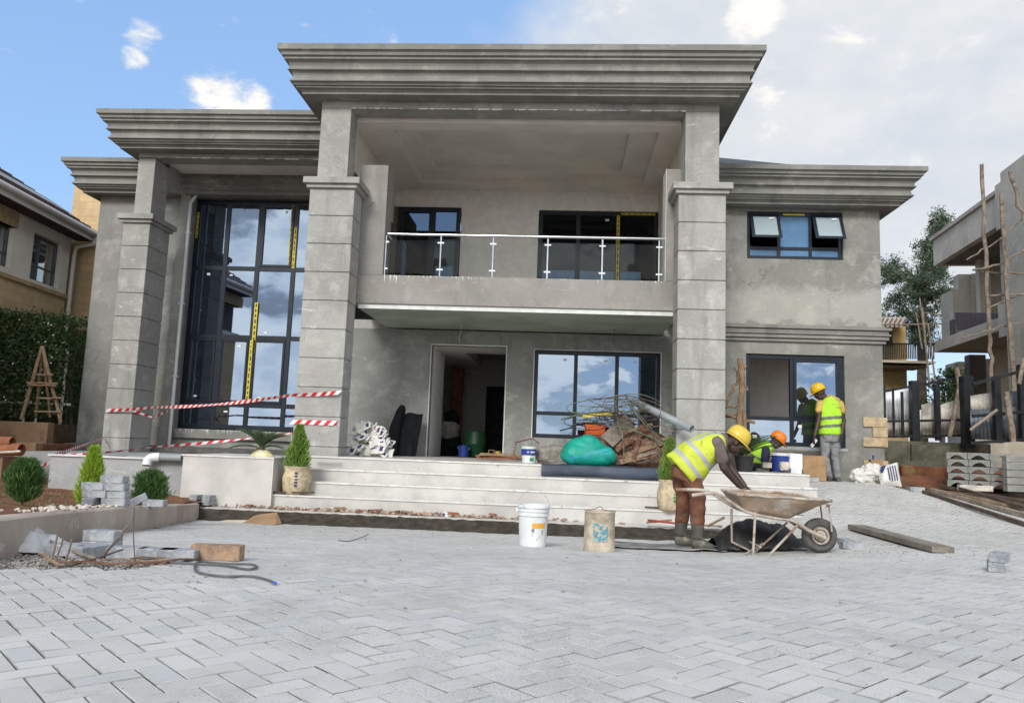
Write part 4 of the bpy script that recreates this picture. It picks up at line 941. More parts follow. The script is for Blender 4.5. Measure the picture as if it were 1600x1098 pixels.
# ---- yellow house far behind
YH = thing('yellow_house', 'small ochre house with slatted pergola and railed balcony beyond the fence', 'house', (9.9, 25, 0))
Y0 = 25.0; flat('ochre_wall', (.42, .30, .13), .85, var=.08)
def pbox(px0, px1, py0, py1, Y, d=.3): a, c = at(px0, py0, Y), at(px1, py1, Y); return MB().box(a.x, c.x, Y, Y+d, c.z, a.z)
build(pbox(1340, 1420, 508, 700, Y0, 3), 'wall', 'ochre_wall', YH); build(pbox(1340, 1395, 508, 540, Y0-.05, .04), 'door', 'soffit_brown', YH)
build(pbox(1340, 1462, 561, 568, Y0-1.2, 1.19), 'balcony_slab', 'neighbour_plaster', YH); build(pbox(1340, 1450, 569, 574, Y0-1.0, .99), 'balcony_beam', 'old_wood', YH)
rl = MB()
for k in range(34): px = 1366+k*2.8; a, c = at(px, 537, Y0-1.1), at(px, 561, Y0-1.1); rl.box(a.x-.012, a.x+.012, Y0-1.12, Y0-1.09, c.z, a.z)
rl.bar(at(1364, 537, Y0-1.1), at(1461, 537, Y0-1.1), .05, .04); build(rl, 'railing', 'black_metal', YH)
for k in range(7): build(MB().bar(at(1372+k*7, 498, Y0-.6), at(1366+k*7, 508, Y0-2.0), .07, .12), 'pergola_slat', 'kerb_plaster', YH)
build(pbox(1340, 1416, 494, 499, Y0-.6, 2), 'roof', 'neighbour_plaster', YH)
# ---- tree behind
TR = thing('feathery_tree', 'tall loose feathery tree between the grey wing and the concrete shell', 'tree', tuple(at(1440, 700, 30)))
tb = MB(); TY = 30.0; base = at(1442, 720, TY)
trunk = [base, at(1440, 600, TY), at(1441, 520, TY), at(1444, 450, TY), at(1452, 400, TY), at(1458, 345, TY)]
build(tb.tube(trunk, [.22, .18, .15, .11, .07, .02], 8), 'trunk', 'bark', TR, smooth=True)
clumps = [(1457, 345, 9, 14), (1452, 368, 14, 16), (1440, 388, 16, 14), (1468, 398, 20, 20), (1436, 415, 22, 18), (1402, 408, 20, 12), (1410, 425, 24, 12), (1460, 428, 24, 20), (1430, 445, 30, 20), (1395, 438, 12, 8), (1418, 462, 26, 16), (1452, 465, 26, 24), (1400, 470, 18, 12),
          (1425, 488, 28, 14), (1400, 492, 20, 10), (1455, 500, 24, 20), (1430, 515, 30, 14), (1480, 350, 6, 6), (1492, 338, 8, 8), (1440, 530, 26, 12), (1410, 530, 16, 8), (1475, 455, 18, 25), (1386, 425, 10, 6), (1482, 420, 12, 20)]
cr = MB(); br = MB(); rn = random.Random(21); s_ = TY/FPX
for (px, py, rx, ry) in clumps:
    c = at(px, py, TY)+Vector((0, rn.uniform(-1, 1), 0)); br.tube([Vector(min(trunk, key=lambda t: abs(t.z-(c.z-.5)))), (c+Vector((base.x, TY, c.z)))/2-Vector((0, 0, .15)), c], [.06, .035, .012], 5)
    subs = [(c+Vector((rn.gauss(0, .5)*rx*s_, rn.gauss(0, .5)*rx*s_, rn.gauss(0, .5)*ry*s_)), rn.uniform(.12, .24)) for _ in range(int(7+rx*ry/22))]
    for (q, rr) in subs:
        for _ in range(64): leaf(cr, q+Vector((rn.gauss(0, .6), rn.gauss(0, .6), rn.gauss(0, .5)))*rr, rn.uniform(.035, .065), rn, .5, .35)
build(cr, 'crown', 'tree_leaf', TR); build(br, 'limb', 'bark', TR, smooth=True)
T2 = thing('background_tree', 'dark low tree crown showing between the fence and the yellow house', 'tree', tuple(at(1470, 640, 24)))
b2 = MB()
for (px, py, rx) in ((1470, 600, 18), (1480, 625, 22), (1490, 585, 14), (1445, 640, 20), (1500, 610, 14)):
    c = at(px, py, 24.)
    for _ in range(500): leaf(b2, c+Vector((rn.gauss(0, .5), rn.gauss(0, .6), rn.gauss(0, .4)))*rx/50, rn.uniform(.04, .07), rn)
build(b2, 'crown', 'hedge_leaf', T2); build(MB().tube([at(1472, 720, 24), at(1474, 610, 24)], [.1, .05], 6), 'trunk', 'bark', T2)
# soil bank beside the wing
sb = grid(spread(5.86, 16, 40), spread(13.6, 16.9, 16), lambda x, y: zg(x, y)-.04+max(0, min(1, (y-14.1)/1.5))*.30+.06*noise.noise(Vector((x*2, y*2, 0))))
struct(sb, 'soil_bank', 'red_soil', smooth=True)
# ============================================================ THINGS ON THE SITE
rs = random.Random(77)
flat('paver_new', (.29, .305, .325), .88, var=.25, scale=9, bmp=.6, bscale=60, dirt=((.48, .475, .46), .50, .68, 11.))
flat('wood_block', (.30, .20, .13), .8, var=.25, scale=14, bmp=.6, bscale=40, dirt=((.14, .07, .04), .58, .70, 9.))
flat('plank_weathered', (.20, .17, .135), .85, var=.25, scale=5, bmp=.5, bscale=40)
flat('plastic_white', (.66, .68, .68), .4, var=.06, bmp=.05, dirt=((.42, .39, .35), .56, .70, 13.))
flat('label_orange', (.70, .36, .06), .5, var=.04, bmp=0); flat('ink_dark', (.06, .06, .09), .6, bmp=0)
flat('sack_white', (.58, .565, .53), .6, var=.12, scale=9, bmp=.35, bscale=30); flat('film_white', (.62, .60, .57), .25, var=.10, scale=7, bmp=.3, bscale=18)
flat('sack_pale', (.55, .50, .36), .6, var=.1, dirt=((.50, .45, .04), .5, .56, 12.)); flat('sack_burlap', (.50, .41, .27), .8, var=.2, scale=14, bmp=.5, bscale=60, dirt=((.30, .22, .13), .58, .74, 9.))
flat('sack_green', (.005, .27, .20), .5, var=.16, scale=5, bmp=.4, bscale=90); flat('sack_green_stripe', (.02, .30, .32), .5, var=.1, bmp=.3, bscale=90)
flat('sack_grey', (.22, .20, .175), .8, var=.25, scale=9, bmp=.5, bscale=25); flat('print_navy', (.035, .035, .12), .6, bmp=0); flat('print_red', (.38, .03, .035), .6, bmp=0); flat('print_green', (.02, .22, .07), .6, bmp=0); flat('print_blue', (.08, .26, .32), .8, bmp=0, var=.3, scale=30, dirt=((.44, .38, .29), .46, .54, 22.))
flat('cloth_black', (.009, .0105, .013), .9, var=.3, bmp=.5, bscale=16, spec=.15); flat('membrane_navy', (.045, .058, .085), .45, var=.22, scale=4, bmp=.2, bscale=14)
flat('cardboard', (.30, .19, .10), .85, var=.15, scale=6, bmp=.2); flat('cardboard_pale', (.56, .47, .35), .85, var=.1, scale=6, bmp=.2)
flat('bark_red', (.17, .085, .055), .9, var=.4, scale=9, bmp=.9, bscale=26, dirt=((.32, .24, .17), .56, .70, 6.)); flat('rubble_mix', (.36, .27, .21), .9, var=.45, scale=14, bmp=.5, dirt=((.20, .075, .04), .5, .62, 9.)); flat('stone_pale', (.50, .45, .39), .9, var=.2, scale=9)
flat('hose_green', (.11, .13, .085), .55, var=.25); flat('cable_grey', (.10, .105, .10), .5, var=.15); flat('cable_end', (.05, .12, .42), .5, bmp=0); flat('rebar', (.17, .13, .11), .7, .4, var=.3, bmp=.6, bscale=90)
flat('barrow_steel', (.40, .35, .30), .75, var=.2, scale=9, bmp=.6, bscale=30, dirt=((.25, .135, .08), .50, .66, 5.)); flat('tray_steel', (.33, .24, .17), .8, var=.22, scale=4, bmp=.5, bscale=22, dirt=((.44, .40, .35), .50, .64, 3.5)); flat('tyre', (.085, .083, .078), .85, var=.25, scale=9, bmp=.3)
flat('bucket_blue', (.02, .05, .24), .4, var=.06, bmp=0); flat('barrel_green', (.008, .05, .022), .45, var=.1, bmp=0); flat('tub_yellow', (.50, .38, .05), .5, bmp=0); flat('crate_orange', (.65, .12, .02), .5, var=.08, bmp=0)
flat('soil_mix', (.05, .04, .03), .95, var=.4, scale=20, bmp=.8); flat('pot_black', (.02, .02, .022), .5, bmp=0); flat('tile_white', (.66, .67, .68), .3, var=.04, bmp=0); flat('clay_pipe', (.26, .10, .05), .75, var=.2); flat('red_bar', (.30, .045, .035), .6, var=.1)
flat('concrete_block', (.25, .25, .235), .92, var=.2, scale=5, bmp=.5, bscale=35, dirt=((.13, .12, .10), .58, .72, 4.))
# ---- loose pavers
PVM = None
def paver(px, py, Y=None, rz=0., z=None, label='', dims=(.22, .11, .068), tilt=(0, 0), dz=0.):
    """one loose paver whose lower front edge shows at this spot"""
    global PVM
    if PVM is None:
        t = MB().box(-.11, .11, -.055, .055, 0, .068); PVM = t.mesh('paver_block', 'paver_new')
    p = at(px, py, Y) if Y else gr(px, py)
    zz = z if z is not None else (p.z)
    o = link('paver_block', PVM, None, (p.x, p.y, zz+dz)); o.rotation_euler = (tilt[0], tilt[1], rz)
    b = o.modifiers.new('bevel', 'BEVEL'); b.width = .004; b.segments = 1
    return tag(o, label, 'paver', 'loose grey pavers')
yk = 6.95; zk = zg(kerb_x(yk), yk)+.222; E_ = R_(90)
LK = 'grey paver in the kerb stack by the lime conifer, '
for (px, lay, dy, rz, ls) in ((146, 0, 0, E_+.1, 'bottom of its left column'), (150, 1, 0, .05, 'middle of its left column'), (147, 2, 0, -.04, 'top of its left column'), (181, 0, 0, .06, 'bottom of its right column'),
                              (182, 1, .02, -.05, 'second up in its right column'), (178, 2, .01, .03, 'third up in its right column'), (176, 3, .01, -.02, 'highest of all')):
    p = at(px, 780, yk+.05); paver(px, 780, yk+.08+dy, rz, zk+lay*.0685, LK+ls)
paver(214, 788, 7.5, .5, zg(kerb_x(7.5), 7.5)+.245, 'tilted grey paver on the kerb right of the paver stack', tilt=(0, -.5))
paver(242, 787, 7.9, .05, zg(kerb_x(7.9), 7.9)+.225, 'flat grey paver on the kerb below the small dark shrub')
zs4 = .385
for (px, z_, ls) in ((307, 0, 'lower left'), (327, 0, 'lower right'), (308, 1, 'upper left'), (328, 1, 'upper right')):
    paver(px, 770, 10.80, E_, zg(-4.9, 10.4)+.17+z_*.069, 'dark grey paver in the small square stack at the planter corner, '+ls, dims=None)
Ys = 5.02; zz = gr(160, 855).z
paver(159, 855, Ys, .02, zz, 'lower grey paver of the pair standing on the paving at left'); paver(161, 838, Ys+.01, -.06, zz+.0685, 'upper grey paver of the pair standing on the paving at left')
for k, (px, py, rz, ls) in enumerate(((104, 872, .1, 'first from the left in the edging row by the gravel patch'), (143, 874, 1.2, 'second from the left in the edging row by the gravel patch'), (200, 872, .03, 'middle of the edging row by the gravel patch'),
                                      (247, 872, .06, 'second from the right in the edging row by the gravel patch'), (279, 871, .1, 'right end of the edging row, against the brown wood block'))):
    Yr = 4.62; paver(px, py, Yr, rz if k != 1 else rz, zg(-2.4, Yr)-.005+.0, 'grey paver, '+ls.replace(' in the edging row by the gravel patch', ' in the edging row by the gravel'))
paver(1556, 883, 6.2, 1.12, zg(3.4, 6.2)+.001, 'lower grey paver of the crossed pair at far right'); paver(1562, 868, 6.2, .93, zg(3.4, 6.2)+.07, 'upper grey paver of the crossed pair at far right')
paver(1331, 857, 8.1, .05, zg(2.95, 8.1), 'small grey paver just right of the wheelbarrow wheel'); paver(1322, 850, 8.45, E_, zg(2.9, 8.4), 'dark grey paver half hidden behind the wheelbarrow wheel')
paver(1432, 766, 12.75, -.08, zg(5.7, 12.7)+.004, 'pale paver lying at the paving edge right of the cement bag'); paver(1268, 757, 13.7, -.1, zg(4.4, 13.7)+.0, 'pale paver at the feet of the standing worker')
# ---- gravel patch, wood chips, stakes, cable, white film at left
flat('gravel_mix', (.30, .28, .25), .9, var=.35, scale=30)
gm = MB()
for _ in range(2600):
    a = rs.uniform(0, 6.283); r = rs.random()**.5; x = -2.75+.80*r*math.cos(a); y = 4.32+.55*r*math.sin(a)
    if not (in_patch(x, y) or rs.random() < .12): continue
    gm.ball((x, y, zg(x, y)-.028+rs.uniform(0, .02)), (rs.uniform(.006, .014), rs.uniform(.006, .014), rs.uniform(.005, .010)), 5, 3, .3, rs.random()*9)
struct(gm, 'gravel', 'gravel_mix', kind='stuff')
wb = at(327, 872, 4.60); wb.z = zg(wb.x, 4.7)+.004
tag(build(MB().box(wb.x-.15, wb.x+.15, 4.66, 4.76, wb.z-.002, wb.z+.088, rot=.08), 'wood_block', 'wood_block', bevel=.004), 'short orange brown sawn wood block ending the row of pavers', 'wood block')
for k, (pts, w, mt) in enumerate(([[(90, 882), (170, 884), (255, 882)], .05, 'bark_red'], [[(150, 878), (230, 880), (300, 876)], .045, 'wood_block'], [[(255, 881), (300, 876), (362, 868)], .05, 'bark_red'], [[(205, 876), (240, 874), (275, 878)], .03, 'rough_wood'], [[(62, 868), (75, 876), (92, 886)], .03, 'wood_block'])):
    mb = MB(); P = [gr(*p)+Vector((0, 0, .012)) for p in pts]
    P = [P[0], (P[0]+P[1])/2+Vector((0, .01, .006)), P[1], (P[1]+P[2])/2+Vector((0, -.01, .004)), P[2]]
    for a, b in zip(P, P[1:]): mb.bar(a, b+(b-a)*.05, w*(.5+.5*rs.random()), .007)
    tag(build(mb, 'bark_strip', mt), ('longest red bark strip in front of the gravel patch', 'orange bark strip lying across the red one', 'dark bark strip under the wood block', 'short pale bark strip by the thin upright rod', 'small bark strip at the left end of the gravel')[k], 'bark')
def rod(pts, Y, r, name, label, mat='rebar', cat='rod', seed=1, smooth=True):
    return tag(build(stick(MB(), [at(p[0], p[1], Y if not isinstance(Y, (list, tuple)) else Y[i]) for i, p in enumerate(pts)], r, seed, k=3, wob=.004), name, mat, smooth=smooth), label, cat)
rod([(210, 792), (208, 840), (211, 879)], 4.3, .0035, 'metal_rod', 'thin upright rusty rod standing in the gravel patch')
rod([(81, 886), (84, 860), (90, 835)], 4.15, .006, 'wooden_stake', 'leftmost short grey stake in the gravel patch', 'plank_weathered', 'stake')
rod([(86, 884), (92, 860), (101, 838)], 4.2, .005, 'wooden_stake', 'middle short grey stake in the gravel patch', 'plank_weathered', 'stake', 3)
rod([(101, 882), (107, 862), (113, 841)], 4.2, .006, 'wooden_stake', 'right short grey stake in the gravel patch', 'plank_weathered', 'stake', 5)
rod([(158, 872), (180, 846), (201, 820)], [4.25, 4.25, 4.3], .007, 'metal_rod', 'thick slanting grey rod rising from the gravel patch')
rod([(70, 842), (120, 862), (158, 878)], [4.9, 4.5, 4.15], .011, 'plastic_pipe', 'thin pale pipe running out from the white plastic film', 'plank_weathered', 'pipe', 4)
rod([(90, 890), (150, 872), (192, 858)], [4.0, 4.2, 4.35], .005, 'wooden_stick', 'long thin stick lying over the gravel patch', 'dark_wood', 'stick', 6)
cb = [(218, 877), (255, 874), (268, 872), (262, 880), (300, 883), (350, 886), (385, 892), (400, 889), (392, 884), (350, 883), (310, 880), (305, 893), (318, 899), (350, 903), (390, 903), (415, 908), (430, 914)]
def smoothpts(P, k=4):
    out = []
    for i in range(len(P)-1):
        p0, p1, p2, p3 = P[max(i-1, 0)], P[i], P[i+1], P[min(i+2, len(P)-1)]
        for j in range(k):
            t = j/k; out.append(.5*((2*p1)+(p2-p0)*t+(2*p0-5*p1+4*p2-p3)*t*t+(3*p1-p0-3*p2+p3)*t**3))
    out.append(P[-1]); return out
CP = smoothpts([gr(*p)+Vector((0, 0, .010)) for p in cb])
cbl = tag(build(MB().tube(CP, .0065, 8), 'cable', 'cable_grey', smooth=True), 'looped grey cable with a blue end lying on the paving at left', 'cable')
build(MB().tube([CP[-2], CP[-1]+(CP[-1]-CP[-2])*.3], .0075, 8), 'cable_end', 'cable_end', cbl, smooth=True)
# crumpled sacks and films: noisy closed forms through a voxel remesh
def crumple(name, mat, center, r, seed, label=None, cat=None, voxel=.02, amp=.35, bottom=None, rot=0., folds=1.0, group=None, parent=None, extra=None, painter=None, mats=None):
    mb = MB(); sg = 28; rg = 18; c = Vector(center); vs = []; fs = []
    for i in range(rg+1):
        t = math.pi*i/rg
        for j in range(sg):
            a = 2*math.pi*j/sg; d = Vector((math.sin(t)*math.cos(a), math.sin(t)*math.sin(a), math.cos(t)))
            sgn = lambda v: (abs(v)**.75)*(1 if v >= 0 else -1)
            dd = Vector((sgn(d.x), sgn(d.y), sgn(d.z)))
            q = d*2.2*folds+Vector((seed*3.1, seed, 0)); n1 = noise.noise(q); rn_ = 1-abs(noise.noise(q*1.7+Vector((9, 0, 0))))*2
            k = 1+amp*.5*n1+amp*.30*rn_
            p = Vector((dd.x*r[0], dd.y*r[1], dd.z*r[2]))*k
            if bottom is not None: p.z = max(p.z, -bottom)
            p.rotate(Matrix.Rotation(rot, 3, 'Z')); vs.append(p)
    for i in range(rg):
        for j in range(sg): fs.append((i*sg+j, (i+1)*sg+j, (i+1)*sg+(j+1) % sg, i*sg+(j+1) % sg))
    mb.add(vs, fs); me = mb.mesh(name, mat, None, True)
    if extra: pass
    o = link(name, me, parent, c if parent is None else c-wpos(parent))
    s = o.modifiers.new('s', 'SUBSURF'); s.levels = 1; s.render_levels = 1
    if mats:
        for m in mats: me.materials.append(MATS[m])
        for p in me.polygons: p.material_index = painter(p.center)
    if label: tag(o, label, cat, group)
    return o
p = at(40, 858, 4.85)
fm = MB(); vs = []; FN_ = 54
for i in range(FN_+1):
    for j in range(31):
        u, v = i/FN_, j/30; x = p.x-.42+.72*u; y = 4.58+.46*v; q_ = Vector((x*6, y*6, 3)); e = max(0, math.sin(math.pi*v))**.5*(max(0, 1-(2*u-.85)**2))**.7
        h = e*(.115+.05*noise.noise(q_)+.035*(1-2*abs(noise.noise(q_*1.7)))+.02*(1-2*abs(noise.noise(q_*3.6))))+.012*noise.noise(q_*2.2); s_ = .03*noise.noise(q_*1.4+Vector((9, 0, 0)))
        vs.append((x+s_, y+s_, zg(x, y)+.004+max(0, h)))
fm.add(vs, [(i*31+j, (i+1)*31+j, (i+1)*31+j+1, i*31+j+1) for i in range(FN_) for j in range(30)])
tag(build(fm, 'plastic_film', 'film_white', smooth=True), 'crumpled translucent white plastic film heaped at the left edge', 'plastic film')
_b = MATS['film_white'].node_tree.nodes['Principled BSDF']; _b.inputs['Alpha'].default_value = .93
# ---- shrubs
def conifer(mb, base, h, r, n, rnd, shape='cone', leafs=.05, w=.006):
    base = Vector(base); so = rnd.random()*50
    for _ in range(n):
        t = rnd.random()**.8; a = rnd.uniform(0, 6.283)
        if shape == 'cone': rr = r*((1-t)**.75*.95+.08)*(.9 if t > .12 else .6+2.5*t)
        else: rr = r*math.sqrt(max(.02, 1-(2*t-1)**2*.92))
        k = rnd.random()**.38*(1+.12*rnd.gauss(0, 1)); p = base+Vector((math.cos(a)*rr*k, math.sin(a)*rr*k, h*t*.94)); lump = 1+.55*noise.noise(Vector((math.cos(a)*2.2+so, math.sin(a)*2.2, t*4)))
        p = base+(p-base)*1.0; p.x = base.x+(p.x-base.x)*lump; p.y = base.y+(p.y-base.y)*lump
        d = Vector((math.cos(a)*.55+rnd.gauss(0, .25), math.sin(a)*.55+rnd.gauss(0, .25), 1.0+rnd.gauss(0, .2))).normalized(); L_ = leafs*rnd.uniform(.6, 1.3)
        s = d.cross(Vector((rnd.gauss(0, 1), rnd.gauss(0, 1), rnd.gauss(0, .3)))).normalized()*w*rnd.uniform(.7, 1.5)
        q = p+d*L_*.55; mb.add([p-s*.6, q-s, p+d*L_, q+s, p+s*.6], [(0, 1, 2, 3, 4)])
def shrub(name, px, pyb, h_px, r_px, Y, mat, label, shape, n, seed, z=None):
    p = at(px, pyb, Y); zz = z if z is not None else soil_z(p.x, Y); sc = Y/FPX; t = thing(name, label, 'shrub', (p.x, Y, zz)); mb = MB(); rnd = random.Random(seed)
    conifer(mb, (0, 0, .02), h_px*sc, r_px*sc, n, rnd, shape, .055 if shape != 'cone' else .06, .0030)
    build(mb, 'foliage', mat, t, world=False)
    st = MB().tube([(0, 0, -.03), (.01, 0, h_px*sc*.4), (0, .01, h_px*sc*.75)], [.012, .009, .004], 6)
    for k in range(7): a = k*.9; st.tube([(0, 0, .03+k*.02), (math.cos(a)*r_px*sc*.5, math.sin(a)*r_px*sc*.5, h_px*sc*(.35+.05*k))], [.006, .002], 5)
    build(st, 'stem', 'bark', t, world=False); return t
def solveY(px, py, fz):      # where the ray through this point of the photograph meets the garden soil
    Y = 3.0
    while Y < 16 and at(px, py, Y).z > fz(at(px, py, Y).x, Y): Y += .02
    return Y
shrub('round_shrub', 34, 786, 68, 22, 6.3, 'conifer_green', 'round bushy dark green conifer shrub nearest the left edge', 'ball', 7500, 1)
shrub('lime_conifer', 139, 788, 92, 23, 7.6, 'conifer_lime', 'bright lime yellow upright conifer behind the paver stack', 'cone', 6500, 2)
shrub('small_shrub', 234, 778, 57, 23, 8.4, 'conifer_green', 'small dark green shrub in front of the grey planter wall', 'ball', 5500, 3)
gr_ = MB(); rn = random.Random(4)
for _ in range(3800):
    x = rn.uniform(-9.5, -3.6); y = rn.uniform(4.4, 10.8)
    if x > kerb_x(y)-.12 or noise.noise(Vector((x*1.3, y*1.3, 7))) < -.02: continue
    z = soil_z(x, y); a = rn.uniform(0, 6.28); h = rn.uniform(.015, .05); gr_.add([(x-.004, y, z), (x+.004, y, z), (x+math.cos(a)*.02, y+math.sin(a)*.02, z+h)], [(0, 1, 2)])
struct(gr_, 'grass', 'grass_leaf', kind='stuff')
st = MB()
for _ in range(90):
    y = rn.uniform(4.9, 6.9); x = kerb_x(y)-rn.uniform(.02, .3); r = rn.uniform(.006, .022); st.ball((x, y, zg(x, y)+.225+r*.3), (r, r*.8, r*.7), 6, 4, .4, rn.random()*9)
struct(st, 'pebbles', 'stone_pale', kind='stuff')
rod([(72, 792), (86, 788)], 5.9, .012, 'bamboo_piece', 'short bamboo piece on the kerb beside the pebbles', 'old_wood', 'stick')
# rubble on the bottom ledge
rb = MB()
def chip(mb, c, r, s): mb.ball(c, (r*s.uniform(.7, 1.6), r*s.uniform(.6, 1.2), r*s.uniform(.4, .9)), 6, 4, .6, s.random()*99)
for _ in range(620):
    u = rn.random(); x = rn.gauss(-2.4, 1.15) if u < .75 else rn.uniform(-4.8, .3)
    if x < -4.9 or x > 2.6: continue
    r = rn.uniform(.006, .03)*(1.1 if u < .75 else .6); chip(rb, (x, rn.uniform(10.72, 10.92), .185+r*.4+abs(rn.gauss(0, .012))*(u < .6)), r, rn)
struct(rb, 'rubble', 'rubble_mix', kind='stuff')
for k, (px, py, w, mt, lb) in enumerate(((388, 799, .10, 'bark_red', 'brown offcut lying on the ledge above the cardboard'), (586, 797, .20, 'bark_red', 'reddish wood scrap on top of the rubble under the steps'), (530, 801, .15, 'rough_wood', 'pale wood scrap among the rubble under the steps'), (640, 800, .24, 'old_wood', 'flat pale splinter lying in the rubble'),
                                         (708, 803, .17, 'clay_pipe', 'broken red brick piece right of the small carton'), (770, 806, .09, 'clay_pipe', 'small red chip near the white bucket'), (618, 794, .13, 'dark_wood', 'dark scrap sticking out of the rubble heap'))):
    q = at(px, py, 10.8); tag(build(MB().box(q.x-w/2, q.x+w/2, 10.76, 10.84, .20+.01*(k % 3), .23+.012*(k % 3), rot=rs.uniform(-.4, .4), tilt=(rs.uniform(-.2, .2), rs.uniform(-.25, .25))), 'scrap_piece', mt, bevel=.004), lb, 'scrap')
for k, (px, h) in enumerate(((508, .14), (532, .10), (661, .12), (672, .09), (742, .12))):
    q = at(px, 800, 10.8); build_ = MB().tube(smoothpts([Vector((q.x, 10.8, .19)), Vector((q.x+.05, 10.79, .19+h)), Vector((q.x+.13, 10.8, .21+h*.7)), Vector((q.x+.17, 10.78, .20))]), .003, 5)
    tag(build(build_, 'wire_curl', 'stone_pale', smooth=True), ('curl of pale strap at the left of the rubble', 'small curl of strap in the rubble', 'taller wire curl at the middle of the rubble', 'low wire curl right of the taller one', 'thin white ring of strap right of the brick piece')[k], 'wire')
q = at(696, 803, 10.78)
ct = tag(build(MB().box(q.x-.055, q.x+.055, 10.75, 10.80, .186, .245, rot=.05), 'small_carton', 'label_white', bevel=.002), 'tiny blue and white carton in the rubble under the steps', 'carton')
build(MB().box(q.x-.04, q.x-.0, 10.744, 10.748, .196, .235), 'blue_print', 'bucket_blue', ct)
# cardboard
a0 = gr(318, 822); Yc = 10.15
tag(build(MB().add([at(318, 815, 10.35), at(345, 823, 9.9), at(372, 818, 9.95), at(395, 812, 10.2), at(360, 812, 10.5), at(330, 812, 10.5)], [(0, 1, 2, 3, 4, 5)]), 'cardboard_sheet', 'cardboard_pale'), 'pale torn cardboard sheet lying flat by the wet earth', 'cardboard').modifiers.new('t', 'SOLIDIFY').thickness = .006
tag(build(MB().add([at(376, 819, 10.0), at(440, 817, 10.1), at(433, 800, 10.35), at(405, 803, 10.3), at(396, 806, 10.25), at(430, 819, 9.9)], [(0, 5, 1, 2, 3, 4)]), 'cardboard_flap', 'cardboard'), 'brown folded cardboard flap standing against the wet earth', 'cardboard').modifiers.new('t', 'SOLIDIFY').thickness = .006
gt = MB()
for _ in range(700):
    u = rn.random(); c_ = rn.choice(((-2.2, 4.3, .7), (1.8, 8.6, .8), (3.3, 7.6, .6), (-2.5, 9.9, 1.2), (5.6, 11.5, .7), (0, 6, 3.0)))
    x, y = rn.gauss(c_[0], c_[2]), rn.gauss(c_[1], c_[2]*.6)
    if not paved(x, y) or y < 2 or y > 10.4 and x < 4: continue
    r = rn.uniform(.003, .011); gt.ball((x, y, zg(x, y)+r*.4), (r, r*.8, r*.6), 5, 3, .5, rn.random()*99)
struct(gt, 'grit', 'gravel_mix', kind='stuff')
# ---- buckets
def bucket(name, loc, h, r0, r1, mat, label, cat='bucket', par=None):
    t = thing(name, label, cat, loc); k = h
    prof = [(r0*.94, 0), (r0, .01), (r0+(r1-r0)*.62, k*.62), (r0+(r1-r0)*.72, k*.74), (r1*1.05, k*.745), (r1*1.05, k*.76), (r1*.99, k*.765), (r1, k*.84), (r1*1.06, k*.845), (r1*1.06, k*.862), (r1*1.0, k*.868), (r1*1.01, k*.925), (r1*1.08, k*.93), (r1*1.08, k*.985), (r1*1.03, k), (r1*.97, k), (r1*.95, k*.93), (r0*.9, .02)]
    build(MB().lathe(prof, 32), 'shell', mat, t, True, world=False, angle=30); return t, prof
bl = gr(832, 849); bl = Vector((at(832, 849, 7.75).x, 7.75, zg(-.23, 7.75)))
bk, _ = bucket('white_bucket', bl, .405, .132, .150, 'plastic_white', 'white plastic bucket with orange label standing on the paving')
flat('bucket_inside', (.45, .47, .47), .5)
def wrapped(mb, r0, r1, z0, z1, a0, a1, off=.0015, n=12):
    vs = []
    for i in range(n+1):
        a = a0+(a1-a0)*i/n; vs += [((r0+off)*math.cos(a), (r0+off)*math.sin(a), z0), ((r1+off)*math.cos(a), (r1+off)*math.sin(a), z1)]
    mb.add(vs, [(2*i, 2*i+2, 2*i+3, 2*i+1) for i in range(n)])
def br_(z, h=.405, r0=.132, r1=.150): return r0+(r1-r0)*z/h
m = MB(); wrapped(m, br_(.185), br_(.235), .185, .235, R_(-92), R_(-35)); build(m, 'orange_label', 'label_orange', bk, world=False)
m = MB()
for i, (a, z, w, hh) in enumerate(((-93, .15, 3, .03), (-89, .158, 2.2, .022), (-86, .15, 2.5, .03), (-90, .14, 5, .005), (-93, .12, 4, .004), (-92, .11, 3, .004), (-52, .165, 9, .004), (-52, .157, 9, .003), (-50, .149, 7, .003), (-51, .138, 8, .004), (-52, .128, 6, .003))): wrapped(m, br_(z), br_(z+hh), z, z+hh, R_(a), R_(a+w), .0018, 3)
build(m, 'printed_marks', 'ink_dark', bk, world=False)
hd = [Vector((.162*math.cos(t), -.01+.02*math.sin(t), .36+.19*math.sin(t))) for t in [math.pi*i/14 for i in range(15)]]
build(MB().tube(hd, .0025, 6), 'handle', 'steel', bk, smooth=True, world=False)
build(MB().box(-.172, -.150, -.012, .012, .33, .37).box(.150, .172, -.012, .012, .33, .37), 'handle_lug', 'plastic_white', bk, world=False)
# cement crusted can with faded blue print
cp = at(936, 861, 7.35); cz = zg(cp.x, 7.35); ck = thing('crusted_can', 'round can caked in dry cement with faded blue print on the paving', 'can', (cp.x, 7.35, cz))
flat('cement_crust', (.44, .38, .29), .9, var=.2, scale=9, bmp=1., bscale=26, dirt=((.28, .21, .14), .54, .70, 7.))
build(MB().lathe([(.138, .0), (.148, .006), (.150, .02), (.143, .03), (.143, .2), (.142, .355), (.150, .362), (.149, .372), (.137, .372), (.134, .34), (.132, .02)], 36, wob=.05), 'shell', 'cement_crust', ck, True, world=False, angle=50)
m = MB(); wrapped(m, .145, .145, .10, .265, R_(-118), R_(-62), .002, 16); build(m, 'faded_print', 'print_blue', ck, world=False)
m = MB().tube(smoothpts([Vector((-.14, 0, .368)), Vector((-.05, -.02, .385)), Vector((0, -.03, .41)), Vector((.04, -.02, .38)), Vector((.14, 0, .37))]), .004, 6); build(m, 'handle', 'rebar', ck, smooth=True, world=False)
